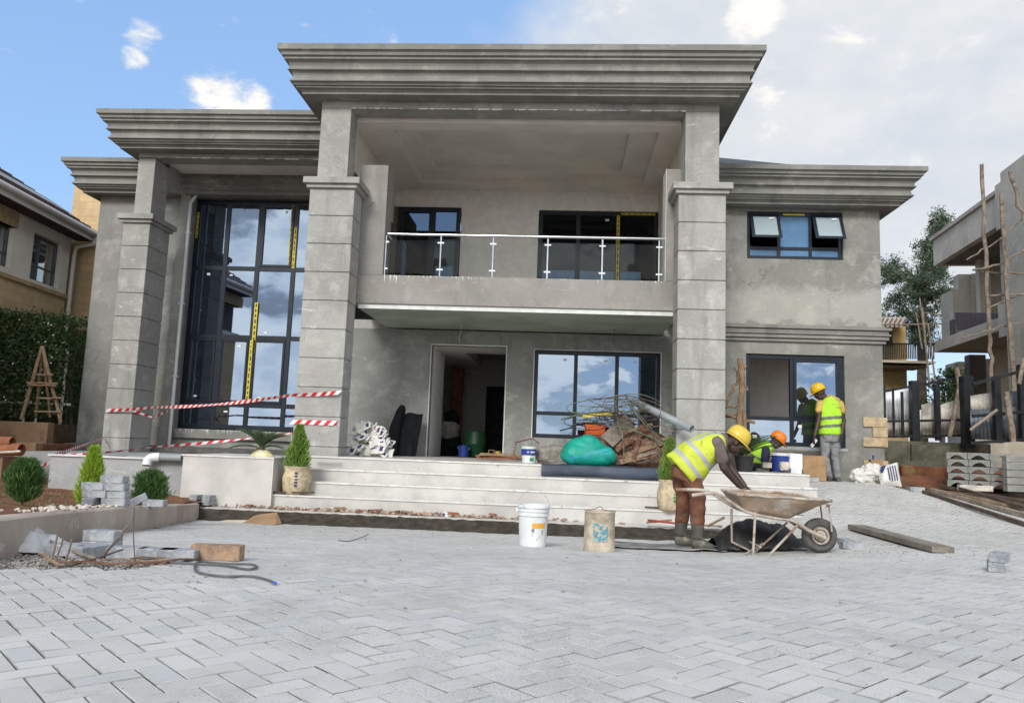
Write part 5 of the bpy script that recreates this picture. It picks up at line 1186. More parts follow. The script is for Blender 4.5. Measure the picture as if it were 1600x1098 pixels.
# ---- sack pots with conifers
def sackpot(px, py, Y, z, w, h, label, tall, rpx, stripe, seed, foliage='conifer_mid'):
    p = at(px, py, Y); t = thing('potted_conifer', label, 'potted plant', (p.x, Y, z)); sc = Y/FPX
    prof = [(w*.44, 0), (w*.5, .02), (w*.54, h*.3), (w*.55, h*.6), (w*.50, h*.85), (w*.53, h*.93), (w*.56, h), (w*.48, h*1.01), (w*.45, h*.9)]
    mb = MB().lathe(prof, 26, wob=.16); sk = build(mb, 'sack', 'sack_burlap', t, True, world=False, angle=60)
    build(MB().lathe([(w*.5, h*.88), (.01, h*.93)], 18, closed_ends=False), 'soil', 'soil_mix', t, world=False)
    m = MB()
    for i in range(5 if stripe == 'print_navy' else 3): z0 = h*(.30+.11*i); wrapped(m, w*.56, w*.56, z0, z0+h*.07, R_(-80), R_(-68 if stripe == 'print_navy' else -56), .006, 4)
    build(m, 'printed_marks', stripe, sk, world=False)
    mb = MB(); conifer(mb, (0, 0, h*.85), tall*sc, rpx*sc, 6000, random.Random(seed), 'cone', .06, .004); build(mb, 'foliage', foliage, t, world=False)
    build(MB().tube([(0, 0, h*.8), (0, 0, h+tall*sc*.7)], [.012, .004], 6), 'stem', 'bark', t, world=False)
sackpot(462, 768, 11.14, .381, .36, .40, 'bright green conifer in a tied sack at the left end of the steps', 72, 20, 'print_navy', 5)
sackpot(1046, 792, 11.0, .381, .30, .42, 'green conifer in a sack behind the bending worker', 70, 17, 'print_green', 6)
# ---- sago palms
def palm(name, c, R0, nf, label, seed, pot=False, up=.5, potz=.0):
    t = thing(name, label, 'palm', c); rnd = random.Random(seed)
    z0 = .12 if not pot else .24
    build(MB().ball((0, 0, z0*.75), (.07, .07, z0*.55), 10, 6, .3), 'trunk', 'bark', t, True, world=False)
    for i in range(nf):
        a = 6.283*i/nf+rnd.uniform(-.3, .3); e = up*rnd.uniform(.3, 1.7); L_ = R0*rnd.uniform(.75, 1.1); mb = MB(); pts = []
        for k in range(9):
            s = k/8; r = L_*s*math.cos(e*.7*(1-s*.5)); zz = z0+L_*(math.sin(min(1.45, e))*s-.42*s*s); pts.append(Vector((math.cos(a)*r, math.sin(a)*r, zz)))
        mb.tube(pts, [.006]*8+[.001], 5)
        for k in range(5, 52):
            s = k/52; j = min(7, int(s*8)); f = s*8-j; p = pts[j].lerp(pts[j+1], f); d = (pts[j+1]-pts[j]).normalized(); sd = d.cross(Vector((0, 0, 1))).normalized(); ll = R0*.30*math.sin(math.pi*min(1, s*.85+.12))
            for sg in (-1, 1):
                q = p+(sd*sg*.85+d*.55+Vector((0, 0, .22))).normalized()*ll; w_ = d*.006; mb.add([p-w_, q, p+w_], [(0, 1, 2)])
        build(mb, 'frond', 'palm_leaf', t, world=False)
    if pot: build(MB().lathe([(.12, 0), (.15, .22), (.165, .23), (.165, .25), (.14, .25), (.13, .2)], 20), 'pot', 'pot_black', t, True, world=False, angle=30)
    return t
q = at(408, 700, 11.6); palm('sago_palm', (q.x, 11.6, .885), .52, 13, 'sago palm growing in the tiled planter left of the steps', 3, up=1.05)
q = at(1163, 738, 12.6); palm('sago_palm', (q.x, 12.6, .92), .62, 22, 'sago palm in a black pot behind the wheelbarrow', 5, True, up=.95)
q = at(408, 708, 11.2); tag(build(MB().ball((q.x, 11.25, .90), (.17, .10, .10), 14, 8, .2, 3, squash_bottom=.0), 'yellow_sack', 'sack_pale', smooth=True), 'small yellow and white sack on the tiled planter', 'sack')
# grey drain pipe with elbow on planter wall
P_ = smoothpts([at(229, 727, 10.90), at(231, 719, 10.92), at(238, 714.5, 10.94), at(250, 714, 10.96)], 5)
GP = tag(build(MB().tube([at(246, 714.0, 10.96), at(285, 715, 10.96)], .056, 16), 'drain_pipe', 'pvc_grey', smooth=True), 'grey plastic drain pipe with elbow lying on the grey planter wall', 'pipe')
build(MB().tube(P_, .064, 16, cap=False), 'elbow', 'pvc_white', GP, smooth=True); build(MB().lathe([(.052, 0), (.050, .012)], 14, c=(P_[0].x, P_[0].y, P_[0].z)), 'pipe_mouth', 'interior_dark', GP)
# brown clay pipes at far left
for k, (px, py, r, L_, lb) in enumerate(((20, 702, .10, 1.5, 'wide brown clay pipe with open end at the left edge'), (6, 690, .085, 1.5, 'upper brown clay pipe at the left edge'), (-4, 700, .08, 1.4, 'hidden brown clay pipe at the left edge'))):
    q = at(px, py, 12.0); tag(build(MB().lathe([(r, 0), (r, L_), (r*.84, L_), (r*.84, 0)], 20, c=(q.x-L_*.9, 12.0, q.z), axis='X', closed_ends=False), 'clay_pipe', 'clay_pipe', smooth=True), lb, 'pipe')
rod([(-10, 707), (12, 706), (32, 705)], 11.8, .02, 'thin_pipe', 'thin pinkish pipe below the clay pipes', 'stone_pale', 'pipe')
zt_ = soil_z(-10, 12); tag(build(MB().box(-12.5, at(32, 712, 12.3).x, 11.9, 12.4, zt_-.2, at(10, 712, 12).z-.02), 'concrete_ledge', 'laterite_wall'), 'rough ledge carrying the clay pipes at far left', 'ledge')
rod([(45, 735), (90, 716), (108, 703)], [11.0, 12, 12.6], .014, 'black_hose', 'black hose trailing up the red soil at left', 'rubber_black', 'hose')
# ---- heap of empty cement bags beside the left column
bagmesh = []
for k in range(6):
    mb = MB(); n_ = 9; vs = []; w_, h_ = rs.uniform(.36, .48), rs.uniform(.22, .30)
    for side in (0, 1):
        for i in range(n_+1):
            for j in range(n_+1):
                u, v = i/n_-.5, j/n_-.5; th = (.035*(1-(2*u)**4)*(1-(2*v)**4))*(1 if side else -1)
                q = Vector((u*5, v*5, k*7+side*.0)); dz = .022*noise.noise(q)+.016*(1-abs(noise.noise(q*1.5+Vector((5, 5, 5))))*3)
                vs.append((u*w_*(1+.2*noise.noise(q*.7)), v*h_*(1+.3*noise.noise(q*.6+Vector((3, 0, 0)))), dz+th))
    m_ = (n_+1)**2; fs = []; mi = []
    for side in (0, 1):
        for i in range(n_):
            for j in range(n_):
                a = side*m_+i*(n_+1)+j; f = (a, a+1, a+n_+2, a+n_+1); fs.append(f if not side else f[::-1])
                cc = 0
                if i in (6, 7) and 2 <= j <= 6 and k != 3: cc = 1
                elif i == 3 and k == 0 and j > 4: cc = 2
                elif k % 3 == 1 and j == 1 and i < 4: cc = 1
                mi.append(cc)
    mb.add(vs, fs); me = mb.mesh('cement_bag', ['sack_white', 'print_navy', 'print_red'], None, True); me.polygons.foreach_set('material_index', mi); bagmesh.append(me)
xa, xb = at(536, 700, 13.2).x, at(602, 700, 13.2).x; xm = (xa+xb)/2; hw = (xb-xa)/2
for k in range(60):
    t = rs.random(); x = xm+rs.uniform(-1, 1)*hw*.92; top = .50*(1-((x-xm)/hw)**2*.7); z = .95+top*rs.random()**.8; y = 13.35+rs.uniform(-.22, .16)+(z-.92)*.35
    o = link('cement_bag', bagmesh[k % 6], None, (x, y, z)); o.rotation_euler = (rs.uniform(.5, 1.4), rs.uniform(-.5, .5), rs.uniform(-.9, .9)); s = rs.uniform(.5, .8); o.scale = (s, s, s); o.modifiers.new('s', 'SUBSURF').render_levels = 1
    tag(o, 'empty crumpled white cement bag in the heap beside the left column', 'cement bag', 'empty cement bags heaped beside the left column')
# black rolls
q = at(613, 712, 14.7); tag(build(MB().tube([(q.x, 14.6, .92), (q.x+.02, 14.75, 1.45), (q.x+.08, 14.9, 1.78), (q.x+.10, 14.95, 1.88)], [.12, .11, .09, .055], 14), 'fabric_roll', 'cloth_black', smooth=True), 'taller black fabric roll with tied top leaning by the entrance', 'fabric roll')
q = at(633, 712, 14.6); mb = MB(); vs = []; nn = 22
for i in range(15):
    t = i/14; w_ = .165+.03*t; zz_ = .92+.82*t
    for j in range(nn): a = 2*math.pi*j/nn; k_ = 1+.12*math.sin(a*5+i*.3)+.10*noise.noise(Vector((math.cos(a)*2, math.sin(a)*2, t*3))); vs.append((q.x+.05*t+math.cos(a)*w_*k_, 14.65+.30*t+math.sin(a)*.10*k_, zz_+.04*noise.noise(Vector((a, t*4, 2)))))
mb.add(vs, [(i*nn+j, i*nn+(j+1) % nn, (i+1)*nn+(j+1) % nn, (i+1)*nn+j) for i in range(14) for j in range(nn)]+[tuple(14*nn+j for j in range(nn))])
tag(build(mb, 'fabric_roll', 'cloth_black', smooth=True, angle=70), 'shorter wide black fabric roll leaning by the entrance', 'fabric roll')
# inside the entrance
q = at(702, 705, 17.5)
for k, (dx, dz, r) in enumerate(((0, .2, (.26, .2, .24)), (-.05, .55, (.24, .18, .22)), (.02, .85, (.16, .14, .16)))):
    crumple('dark_sack', 'cloth_black' if k != 1 else 'sack_grey', (q.x+dx, 17.5, .92+dz), r, 11+k, ('dark bulging sack on the floor inside the entrance', 'greyish sack lying on the dark one inside the entrance', 'topmost small dark sack inside the entrance')[k], 'sack', amp=.5, bottom=r[2]*.9)
def tub(name, px, py, Y, z, r, h, mat, label, cat='bucket', n=24):
    q = at(px, py, Y); t = thing(name, label, cat, (q.x, Y, z)); build(MB().lathe([(r*.85, 0), (r*.88, .005), (r*.97, h*.85), (r*1.04, h*.86), (r*1.04, h*.9), (r*.98, h*.91), (r, h*.96), (r*1.05, h*.97), (r*1.04, h), (r*.94, h), (r*.82, .02)], n), 'shell', mat, t, True, world=False, angle=30)
    hd = [Vector((r*1.04*math.cos(a), -.02, h*.8-r*.7*math.sin(a))) for a in [math.pi*i/10 for i in range(11)]]; build(MB().tube(hd, .003, 5), 'handle', 'steel', t, world=False); return t
tub('blue_bucket', 724, 713, 16.2, .92, .12, .24, 'bucket_blue', 'blue bucket standing just inside the entrance')
q = at(742, 713, 16.6); tag(build(MB().lathe([(.20, 0), (.22, .03), (.225, .25), (.235, .27), (.22, .29), (.22, .52), (.19, .56), (.05, .57)], 24, c=(q.x, 16.6, .92)), 'green_barrel', 'barrel_green', smooth=True), 'dark green plastic barrel in the entrance hall', 'barrel')
tub('yellow_tub', 778, 705, 14.3, .99, .05, .09, 'tub_yellow', 'small yellow tub on the wood pile by the door', 'tub')
q = at(768, 706, 14.35); tag(build(MB().box(q.x-.055, q.x-.045, 14.3, 14.4, .99, 1.10).box(q.x+.045, q.x+.055, 14.3, 14.4, .99, 1.10).box(q.x-.045, q.x+.045, 14.3, 14.4, .99, 1.0).box(q.x-.045, q.x+.045, 14.3, 14.4, 1.09, 1.10), 'open_box', 'wood_block'), 'little open wooden box beside the yellow tub', 'box')
for k in range(13):
    px = 752+k % 3*9+rs.uniform(-4, 4); z = .935+(k//3)*.022; w = rs.uniform(.62, .85); q = at(784+rs.uniform(-8, 8), 715, 14.2)
    tag(build(MB().box(q.x-w/2, q.x+w/2, 14.05+rs.uniform(-.08, .2), 14.12+rs.uniform(0, .2), z, z+.02, rot=rs.uniform(-.12, .12)), 'wood_strip', rs.choice(['wood_block', 'rough_wood', 'clay_pipe', 'bark_red'])), 'thin reddish wood strip in the pile right of the door', 'wood strip', 'wood strips piled right of the door')
pb = tub('paint_bucket', 826, 720, 12.9, .92, .125, .27, 'plastic_white', 'white paint bucket with blue band at the top of the steps'); m = MB(); wrapped(m, .122, .127, .13, .225, R_(-175), R_(-5), .004, 14); build(m, 'blue_band', 'bucket_blue', pb, world=False)
m = MB()
for a, z, w, h in ((-75, .165, 9, .03), (-62, .165, 9, .03), (-49, .165, 8, .03), (-100, .17, 12, .018)): wrapped(m, .124, .125, z, z+h, R_(a), R_(a+w), .0065, 3)
build(m, 'printed_marks', 'label_white', pb, world=False)
m = MB(); wrapped(m, .112, .114, .03, .085, R_(-80), R_(-45), .004, 6); build(m, 'green_print', 'print_green', pb, world=False)
# grey sack, planks, green sack
q = at(862, 716, 13.1); crumple('grey_sack', 'sack_grey', (q.x, 13.15, 1.06), (.26, .16, .16), 31, 'wrinkled grey cement sack slumped behind the green sack', 'sack', amp=.6, bottom=.14, folds=1.3)
q = at(880, 722, 12.5); tag(build(MB().box(q.x-.40, q.x+.22, 12.35, 12.5, .93, .955, rot=.25, tilt=(0, -.12)), 'grey_plank', 'plank_weathered'), 'short grey plank under the green sack', 'plank')
q = at(850, 706, 12.8); tag(build(stick(MB(), [at(803, 712, 13.6), at(806, 690, 13.6), at(832, 685, 13.5), at(842, 692, 13.4)], .012, 3), 'bent_stick', 'bark_red', smooth=True), 'bent reddish stick above the paint bucket', 'stick')
g0, g1, g2 = at(875, 722, 12.45), at(920, 672, 12.5), at(962, 722, 12.45)
mb = MB(); xc = (g0.x+g2.x)/2; capsule(mb, (g0.x+.20, 12.45, 1.08), (g2.x-.18, 12.45, 1.08), .19, .17, 20); mb.ball((at(914, 700, 12.5).x, 12.5, 1.14), (.36, .19, .24), 24, 14); mb.ball((at(919, 700, 12.5).x, 12.5, 1.26), (.19, .13, .16), 20, 12); mb.ball((g2.x-.13, 12.45, 1.07), (.14, .13, .14), 14, 8); mb.ball((g0.x+.15, 12.45, 1.06), (.15, .15, .13), 14, 8)
for v in mb.v: v.z = max(v.z, .925)
me = remesh(mb, .018, 16); cx_ = at(915, 700, 12.45)
for m in ('sack_green', 'sack_green_stripe'): me.materials.append(MATS[m])
for v in me.vertices:
    n_ = noise.noise(Vector((v.co.x*9, v.co.z*3+v.co.x*4, v.co.y*5))); r_ = 1-abs(noise.noise(Vector((v.co.x*7+2, v.co.z*8, 3))))*2; v.co += v.normal*(.010*n_+.008*r_)
for p in me.polygons:
    c = p.center; t = (c.z-1.10)-(c.x-cx_.x)*.28; p.material_index = 1 if -.035 < t < .02 or -.08 < t < -.055 else 0
gs = link('green_sack', me); gs.location = (0, 0, 0); tag(gs, 'full bright green woven sack lying at the top of the steps', 'sack')
# navy membrane hanging over the landing edge
m0, m1 = at(846, 722, 11.9).x, at(1034, 722, 11.9).x; mb = MB(); vs = []; nn = 60
for i in range(nn+1):
    x = m0+(m1-m0)*i/nn; w = .012*noise.noise(Vector((x*3, 0, 5)))
    for (y, z) in ((12.55, .928), (12.2, .93), (12.02, .932), (11.972+w, .915), (11.965+w*2, .84), (11.96+w*1.5+.01*math.sin(x*5), .755+.008*math.sin(x*3))): vs.append((x, y, z+.003*noise.noise(Vector((x*6, y*5, 0)))))
mb.add(vs, [(i*6+k, i*6+k+1, (i+1)*6+k+1, (i+1)*6+k) for i in range(nn) for k in range(5)])
o = tag(build(mb, 'membrane_sheet', 'membrane_navy', smooth=True), 'dark navy sheet draped over the landing edge under the debris', 'sheet'); o.modifiers.new('t', 'SOLIDIFY').thickness = .004
# ---- debris heap: boards, bark, branches, hoses, pipe
def slab(px0, py0, px1, py1, Y0_, Y1_, w, th, mat, label, name='timber_board', cat='board', up=(0, -1, .3)):
    return tag(build(MB().bar(at(px0, py0, Y0_), at(px1, py1, Y1_), w, th, up), name, mat, bevel=.003), label, cat)
heap = [(948, 690, 985, 655, .26, 'plank_weathered', 'broad grey bark slab leaning highest in the debris'), (960, 700, 1010, 668, .16, 'bark_red', 'rust brown slab leaning across the debris'), (975, 712, 1036, 690, .10, 'rough_wood', 'pale board slanting at the right of the debris'), (955, 716, 1040, 708, .09, 'bark_red', 'red brown board near the bottom of the debris'),
        (948, 722, 1030, 718, .10, 'dark_wood', 'dark board lying lowest in the debris'), (990, 722, 1000, 672, .07, 'bark_red', 'short upright red board in the debris'), (1012, 722, 1004, 680, .08, 'dark_wood', 'upright dark board in the debris'), (960, 706, 1052, 682, .05, 'old_wood', 'long thin lath across the debris'), (968, 722, 1012, 712, .08, 'rough_wood', 'tan offcut at the foot of the debris'),
        (940, 690, 960, 712, .08, 'old_wood', 'short grey lath behind the green sack'), (1000, 664, 1040, 700, .07, 'bark_red', 'red lath slanting down the right of the debris'), (1018, 700, 1046, 724, .09, 'dark_wood', 'dark board end at the right foot of the debris'), (975, 676, 1020, 662, .05, 'rough_wood', 'thin tan lath at the top of the debris'), (982, 718, 1040, 700, .06, 'old_wood', 'grey lath crossing the dark boards'),
        (952, 708, 990, 722, .07, 'bark_red', 'reddish lath sloping at the left foot of the debris')]
for k, (a, b, c, d, w, mt, lb) in enumerate(heap): slab(a, b, c, d, 12.5+.06*(k % 4), 12.75-.05*(k % 3), w, .02, mt, lb)
crumple('debris_core', 'bark_red', (at(1000, 700, 12.8).x, 12.95, 1.17), (.52, .25, .30), 41, 'brown heap of bark and rubbish inside the debris', 'debris heap', amp=.7, bottom=.24, folds=1.8)
for k in range(60):
    x0 = rs.uniform(952, 1040); y0 = rs.uniform(655, 722); a = rs.uniform(0, 6.28); L_ = rs.uniform(14, 60); Y_ = rs.uniform(12.3, 12.9)
    x1, y1 = x0+math.cos(a)*L_, min(722, y0+math.sin(a)*L_*.55); xm_, ym_ = (x0+x1)/2+rs.uniform(-9, 9), (y0+y1)/2-rs.uniform(0, 8)
    P3 = smoothpts([at(x0, y0, Y_), at(xm_, ym_, Y_), at(x1, y1, Y_+.1)], 4)
    tag(build(MB().tube(P3, rs.uniform(.0035, .008), 5), 'twig', rs.choice(['bark_red', 'dark_wood', 'rough_wood', 'bark_red']), smooth=True), 'thin bent twig tangled in the debris heap', 'twig', 'thin bent twigs tangled in the debris heap')
H_ = [([(876, 655), (905, 648), (940, 643), (958, 644)], .018, 'hose_green', 'green hose end reaching left over the green sack'), ([(1042, 696), (1010, 680), (975, 668), (962, 668)], .016, 'hose_green', 'green hose curving down right across the debris'), ([(978, 616), (985, 636), (1005, 660), (1024, 684), (1030, 710), (1030, 744)], .016, 'hose_green', 'green hose hanging down to the steps'),
      ([(985, 632), (1005, 655), (1020, 672), (1046, 700)], .012, 'hose_green', 'thin green hose beside the hanging one'), ([(958, 644), (930, 645), (900, 645), (886, 640), (890, 632), (925, 624), (960, 622), (990, 626)], .010, 'hose_green', 'big loop of thin hose at the left of the tangle'), ([(925, 624), (945, 622), (975, 618), (1000, 622), (1025, 630), (1036, 640)], .009, 'dark_wood', 'dark cable arching over the tangle'),
      ([(900, 645), (950, 650), (1000, 640), (1030, 640)], .009, 'hose_green', 'thin hose running level through the tangle'), ([(890, 668), (905, 660), (930, 662), (945, 668), (925, 672), (900, 668)], .008, 'rubber_black', 'small black cable loop behind the green sack'), ([(960, 618), (1000, 616), (1030, 628), (1037, 642), (1020, 650), (985, 648)], .008, 'hose_green', 'thin hose ring at the top right of the tangle'),
      ([(918, 624), (935, 632), (955, 640), (990, 645)], .007, 'rebar', 'rusty wire sloping through the tangle'), ([(905, 634), (960, 636), (1010, 632)], .008, 'hose_green', 'straight thin hose near the top of the tangle'), ([(962, 626), (965, 655), (974, 690), (974, 720)], .009, 'old_wood', 'pale stick hanging from the tangle'), ([(918, 623), (930, 622), (950, 628), (985, 622), (1010, 630)], .007, 'rebar', 'rusty wire along the top of the tangle')]
for k, (pts, r, mt, lb) in enumerate(H_):
    P3 = smoothpts([at(px, py, 12.35+.05*(k % 5)+.02*i) for i, (px, py) in enumerate(pts)], 5); tag(build(MB().tube(P3, r*.8, 8), 'hose', mt, smooth=True), lb, 'hose')
rn = random.Random(12)
for k in range(22):
    cx0, cy0 = rn.uniform(950, 1000), rn.uniform(628, 655); rx, ry = rn.uniform(15, 45), rn.uniform(5, 16); a0_, a1_ = rn.uniform(0, 6), rn.uniform(2.5, 5.5)
    P3 = [at(cx0+rx*math.cos(a0_+a1_*i/14), cy0+ry*math.sin(a0_+a1_*i/14), 12.4+.2*math.sin(i*.5+k)) for i in range(15)]
    tag(build(MB().tube(P3, rn.uniform(.003, .0055), 5), 'wire_loop', rn.choice(['rebar', 'hose_green', 'dark_wood']), smooth=True), 'thin rusty wire looping in the tangle above the debris', 'wire', 'thin wires looping above the debris')
pa, pb_ = at(988, 626, 12.75), at(1081, 670, 12.0); d_ = (pb_-pa).normalized()
PP = tag(build(MB().tube([pa, pb_], .062, 20, cap=False), 'pvc_pipe', 'pvc_grey', smooth=True), 'large grey plastic pipe sticking out of the debris towards the column', 'pipe'); PP.modifiers.new('t', 'SOLIDIFY').thickness = .005
build(MB().tube([pb_-d_*.05, pb_-d_*.045], .055, 20), 'pipe_mouth', 'interior_dark', PP)
q = at(930, 667, 13.1); mb = MB()
for k in range(5): mb.box(q.x-.17, q.x+.17, 13.0, 13.02, 1.43+k*.032, 1.45+k*.032)
mb.box(q.x-.17, q.x-.155, 13.0, 13.2, 1.42, 1.60).box(q.x+.155, q.x+.17, 13.0, 13.2, 1.42, 1.60).box(q.x-.17, q.x+.17, 13.2, 13.22, 1.42, 1.6).box(q.x-.01, q.x+.01, 12.995, 13.0, 1.42, 1.6); tag(build(mb, 'plastic_crate', 'crate_orange'), 'orange plastic crate behind the green sack', 'crate')
tag(build(MB().box(q.x-.2, q.x+.2, 12.98, 13.24, .92, 1.418), 'wooden_crate', 'bark_red', bevel=.004), 'brown wooden crate under the orange one', 'crate')
tag(build(MB().bar(at(910, 650, 12.9), at(956, 646, 12.9), .012, .05), 'yellow_strap', 'yellow_tape'), 'yellow strap across the tangle left side', 'strap')
# ---- rough wooden trestle right of the right column
TRS = [([(1156, 560), (1160, 600), (1156, 650), (1152, 700)], .050, 'thickest gnarled upright branch beside the right column'), ([(1165, 570), (1150, 598), (1138, 622), (1129, 645)], .030, 'branch slanting down to the right column'), ([(1147, 574), (1156, 590), (1168, 610)], .02, 'short forked branch top'), ([(1128, 636), (1145, 635), (1158, 632)], .022, 'upper crossbar branch tied to the upright'),
       ([(1128, 645), (1150, 652), (1180, 660)], .028, 'thick crossbar branch sticking out to the right'), ([(1129, 652), (1146, 650), (1160, 644)], .02, 'lower crossbar branch tied to the upright'), ([(1162, 640), (1166, 680), (1168, 712)], .035, 'lower upright branch behind the bending worker')]
for k, (pts, r, lb) in enumerate(TRS): tag(build(stick(MB(), [at(*p, 13.5+.05*(k % 3)) for p in pts], r, k+80, k=4, wob=.02), 'branch_post', 'rough_wood', smooth=True), lb, 'branch')
# ---- tiling corner at the wing
def bx(px0, px1, py0, py1, Y, d, mat, name, label, cat, rot=0., tilt=None, bevel=.003):
    a, c = at(px0, py0, Y), at(px1, py1, Y); return tag(build(MB().box(a.x, c.x, Y, Y+d, c.z, a.z, rot=rot, tilt=tilt), name, mat, bevel=bevel), label, cat)
bx(1233, 1254, 708, 733, 13.3, .03, 'tile_white', 'wall_tile', 'white tile leaning upright beside the blue bucket', 'tile', tilt=(-.15, .05)); bx(1236, 1253, 731, 741, 13.2, .25, 'tile_white', 'tile_box', 'white box of tiles under the leaning tile', 'box')
bx(1254, 1291, 711, 752, 13.75, .03, 'cardboard', 'stone_slab', 'large brownish slab leaning under the wing window', 'slab', tilt=(-.08, 0)); 
tbk = tub('blue_paint_bucket', 1219, 740, 13.25, .93, .15, .30, 'bucket_blue', 'blue paint bucket with white rim beside the kneeling worker'); m = MB(); wrapped(m, .155, .158, .26, .305, 0, 6.28, .006, 24); build(m, 'rim', 'plastic_white', tbk, world=False)
crumple('mortar_lump', 'stone_pale', (at(1226, 733, 13.05).x, 13.05, 1.02), (.08, .07, .07), 7, 'pale lump of mortar before the blue paint bucket', 'mortar', amp=.5)
bx(1192, 1206, 722, 731, 13.1, .12, 'stone_pale', 'foam_block', 'small pale block before the kneeling worker', 'block'); bx(1182, 1202, 731, 740, 13.2, .15, 'concrete_block', 'cement_block', 'grey block under the kneeling worker\'s hands', 'block')
bx(1166, 1200, 738, 745, 12.6, .28, 'tile_white', 'tile_slab', 'white tile slab lying flat on the landing', 'tile'); bx(1202, 1238, 739, 742, 12.9, .2, 'plank_weathered', 'grey_board', 'thin grey board lying before the blue paint bucket', 'board', tilt=(0, .04))
bx(1126, 1142, 700, 738, 12.9, .05, 'tile_white', 'wall_tile', 'narrow white tile propped behind the worker\'s arm', 'tile')
# cement bag and torn paper at the wing corner
cbg = thing('cement_sack', 'full white cement sack with navy stripes at the wing corner', 'cement sack', tuple(at(1392, 758, 13.6)))
A = [at(1376, 757, 13.62), at(1409, 760, 13.55), at(1402, 722, 13.75), at(1370, 731, 13.8)]
def pillow(A, th, n=12, mat=None, name='bag_body', parent=None, wob=.02, seed=0):
    mb = MB(); vs = []; nrm = (A[1]-A[0]).cross(A[3]-A[0]).normalized()
    for side in (-1, 1):
        for i in range(n+1):
            for j in range(n+1):
                u, v = i/n, j/n; p = A[0].lerp(A[1], u).lerp(A[3].lerp(A[2], u), v); e = max(0, (1-(2*u-1)**4)*(1-(2*v-1)**4))
                vs.append(p+nrm*side*th*e**.6+Vector((1, 1, 1))*wob*noise.noise(Vector((u*4, v*4, seed+side))))
    m_ = (n+1)**2; fs = []
    for s_ in (0, 1):
        for i in range(n):
            for j in range(n): a = s_*m_+i*(n+1)+j; f = (a, a+1, a+n+2, a+n+1); fs.append(f if s_ else f[::-1])
    mb.add(vs, fs); return build(mb, name, mat, parent, True, angle=80), nrm
bb, nrm = pillow(A, .09, mat='sack_white', parent=cbg, wob=.02)
def onA(u, v, off): p = A[0].lerp(A[1], u).lerp(A[3].lerp(A[2], u), v); e = (1-(2*u-1)**4)*(1-(2*v-1)**4); return p-nrm*off*(1 if nrm.y > 0 else -1)-nrm*(.09*e**.6)*(1 if nrm.y > 0 else -1)
sm = MB()
for (u0, u1, v0, v1) in ((.40, .47, .15, .75), (.52, .58, .10, .78), (.64, .70, .12, .80), (.76, .82, .15, .8)):
    for k in range(6): va, vb = v0+(v1-v0)*k/6, v0+(v1-v0)*(k+1)/6; sm.quad(onA(u0, va, .012), onA(u1, va, .012), onA(u1, vb, .012), onA(u0, vb, .012))
for k in range(4): va = .55+.1*k; w_ = .10+.06*k; sm.quad(onA(.08, va, .012), onA(.08+w_, va, .012), onA(.08+w_+.05, va+.1, .012), onA(.06, va+.1, .012))
build(sm, 'printed_stripes', 'print_navy', cbg)
q = at(1360, 748, 13.75)
for k, (dx, dz, r) in enumerate(((-.08, .10, (.16, .10, .12)), (.06, .20, (.13, .09, .11)))): crumple('torn_paper', 'sack_white', (q.x+dx, 13.85-.05*k, zg(5, 13.8)+dz), r, 50+k, ('lower heap of torn white paper against the wing corner', 'upper heap of torn white paper against the wing corner')[k], 'paper', amp=1.3, folds=3.0)
bx(1361, 1380, 717, 727, 14.0, .12, 'cardboard', 'small_box', 'small cardboard box on the torn paper at the wing corner', 'box'); bx(1363, 1366, 711, 718, 14.0, .02, 'bucket_blue', 'blue_clip', 'tiny blue clip on the small cardboard box', 'clip')
# ---- red soil face and concrete channel blocks
bx(1409, 1486, 727, 763, 14.9, .2, 'red_soil', 'soil_slab', 'raw red earth face beside the channel blocks', 'earth face', bevel=.01); bx(1424, 1484, 694, 722, 15.6, .06, 'moss_wall', 'wet_sheet', 'dark wet board leaning under the fence', 'board', tilt=(.1, 0), bevel=0)
def channel_block(a, Yf, z, L_, label, w=.30, h=.105):
    mb = MB(); n = 8; prof = [(-w/2, 0), (-w*.36, 0)]+[(-w*.36+w*.72*i/n, h*.62*math.sin(math.pi*i/n)) for i in range(1, n)]+[(w*.36, 0), (w/2, 0), (w/2, h), (-w/2, h)]
    k = len(prof); vs = [(x, 0, zz) for x, zz in prof]+[(x, L_, zz) for x, zz in prof]
    mb.add(vs, [tuple(range(k)), tuple(range(k, 2*k))[::-1]]+[(i, i+k, (i+1) % k+k, (i+1) % k) for i in range(k)])
    o = link('channel_block', mb.mesh('channel_block', 'concrete_block'), None, (a, Yf, z)); o.rotation_euler[2] = R_(-28); tag(o, label, 'channel block', 'grey concrete channel blocks stacked by the fence'); return o
rows = ['bottom', 'second', 'third', 'fourth', 'top']; cols = ['left', 'middle', 'right']
z0_ = zg(7, 13.5)+.03
for r_ in range(5):
    for c_ in range(3 if r_ < 4 else 3):
        q = at(1499, 760, 13.4); channel_block(q.x+c_*.272+r_ % 2*.015, 13.45-c_*.145, z0_+.115*r_, 1.1, f'grey concrete channel block, {rows[r_]} row, {cols[c_]} column of the stack')
for r_ in range(5):
    q = at(1598, 760, 12.9); tag(build(MB().box(q.x-.30, q.x+.62, 12.75, 12.9, z0_+.115*r_-.03, z0_+.115*r_+.075, rot=-.05), 'concrete_kerb_block', 'concrete_block', bevel=.006), f'long grey kerb block at the right edge, {rows[r_]} of its stack', 'kerb block', 'long kerb blocks at the right edge')
tag(build(MB().box(0, .5, 0, .1, 0, .09).xf(Matrix.Translation(at(1500, 766, 12.75)) @ Matrix.Rotation(-.05, 4, 'Z')), 'tan_block', 'stone_pale', bevel=.006), 'single tan block before the channel block stack', 'block')
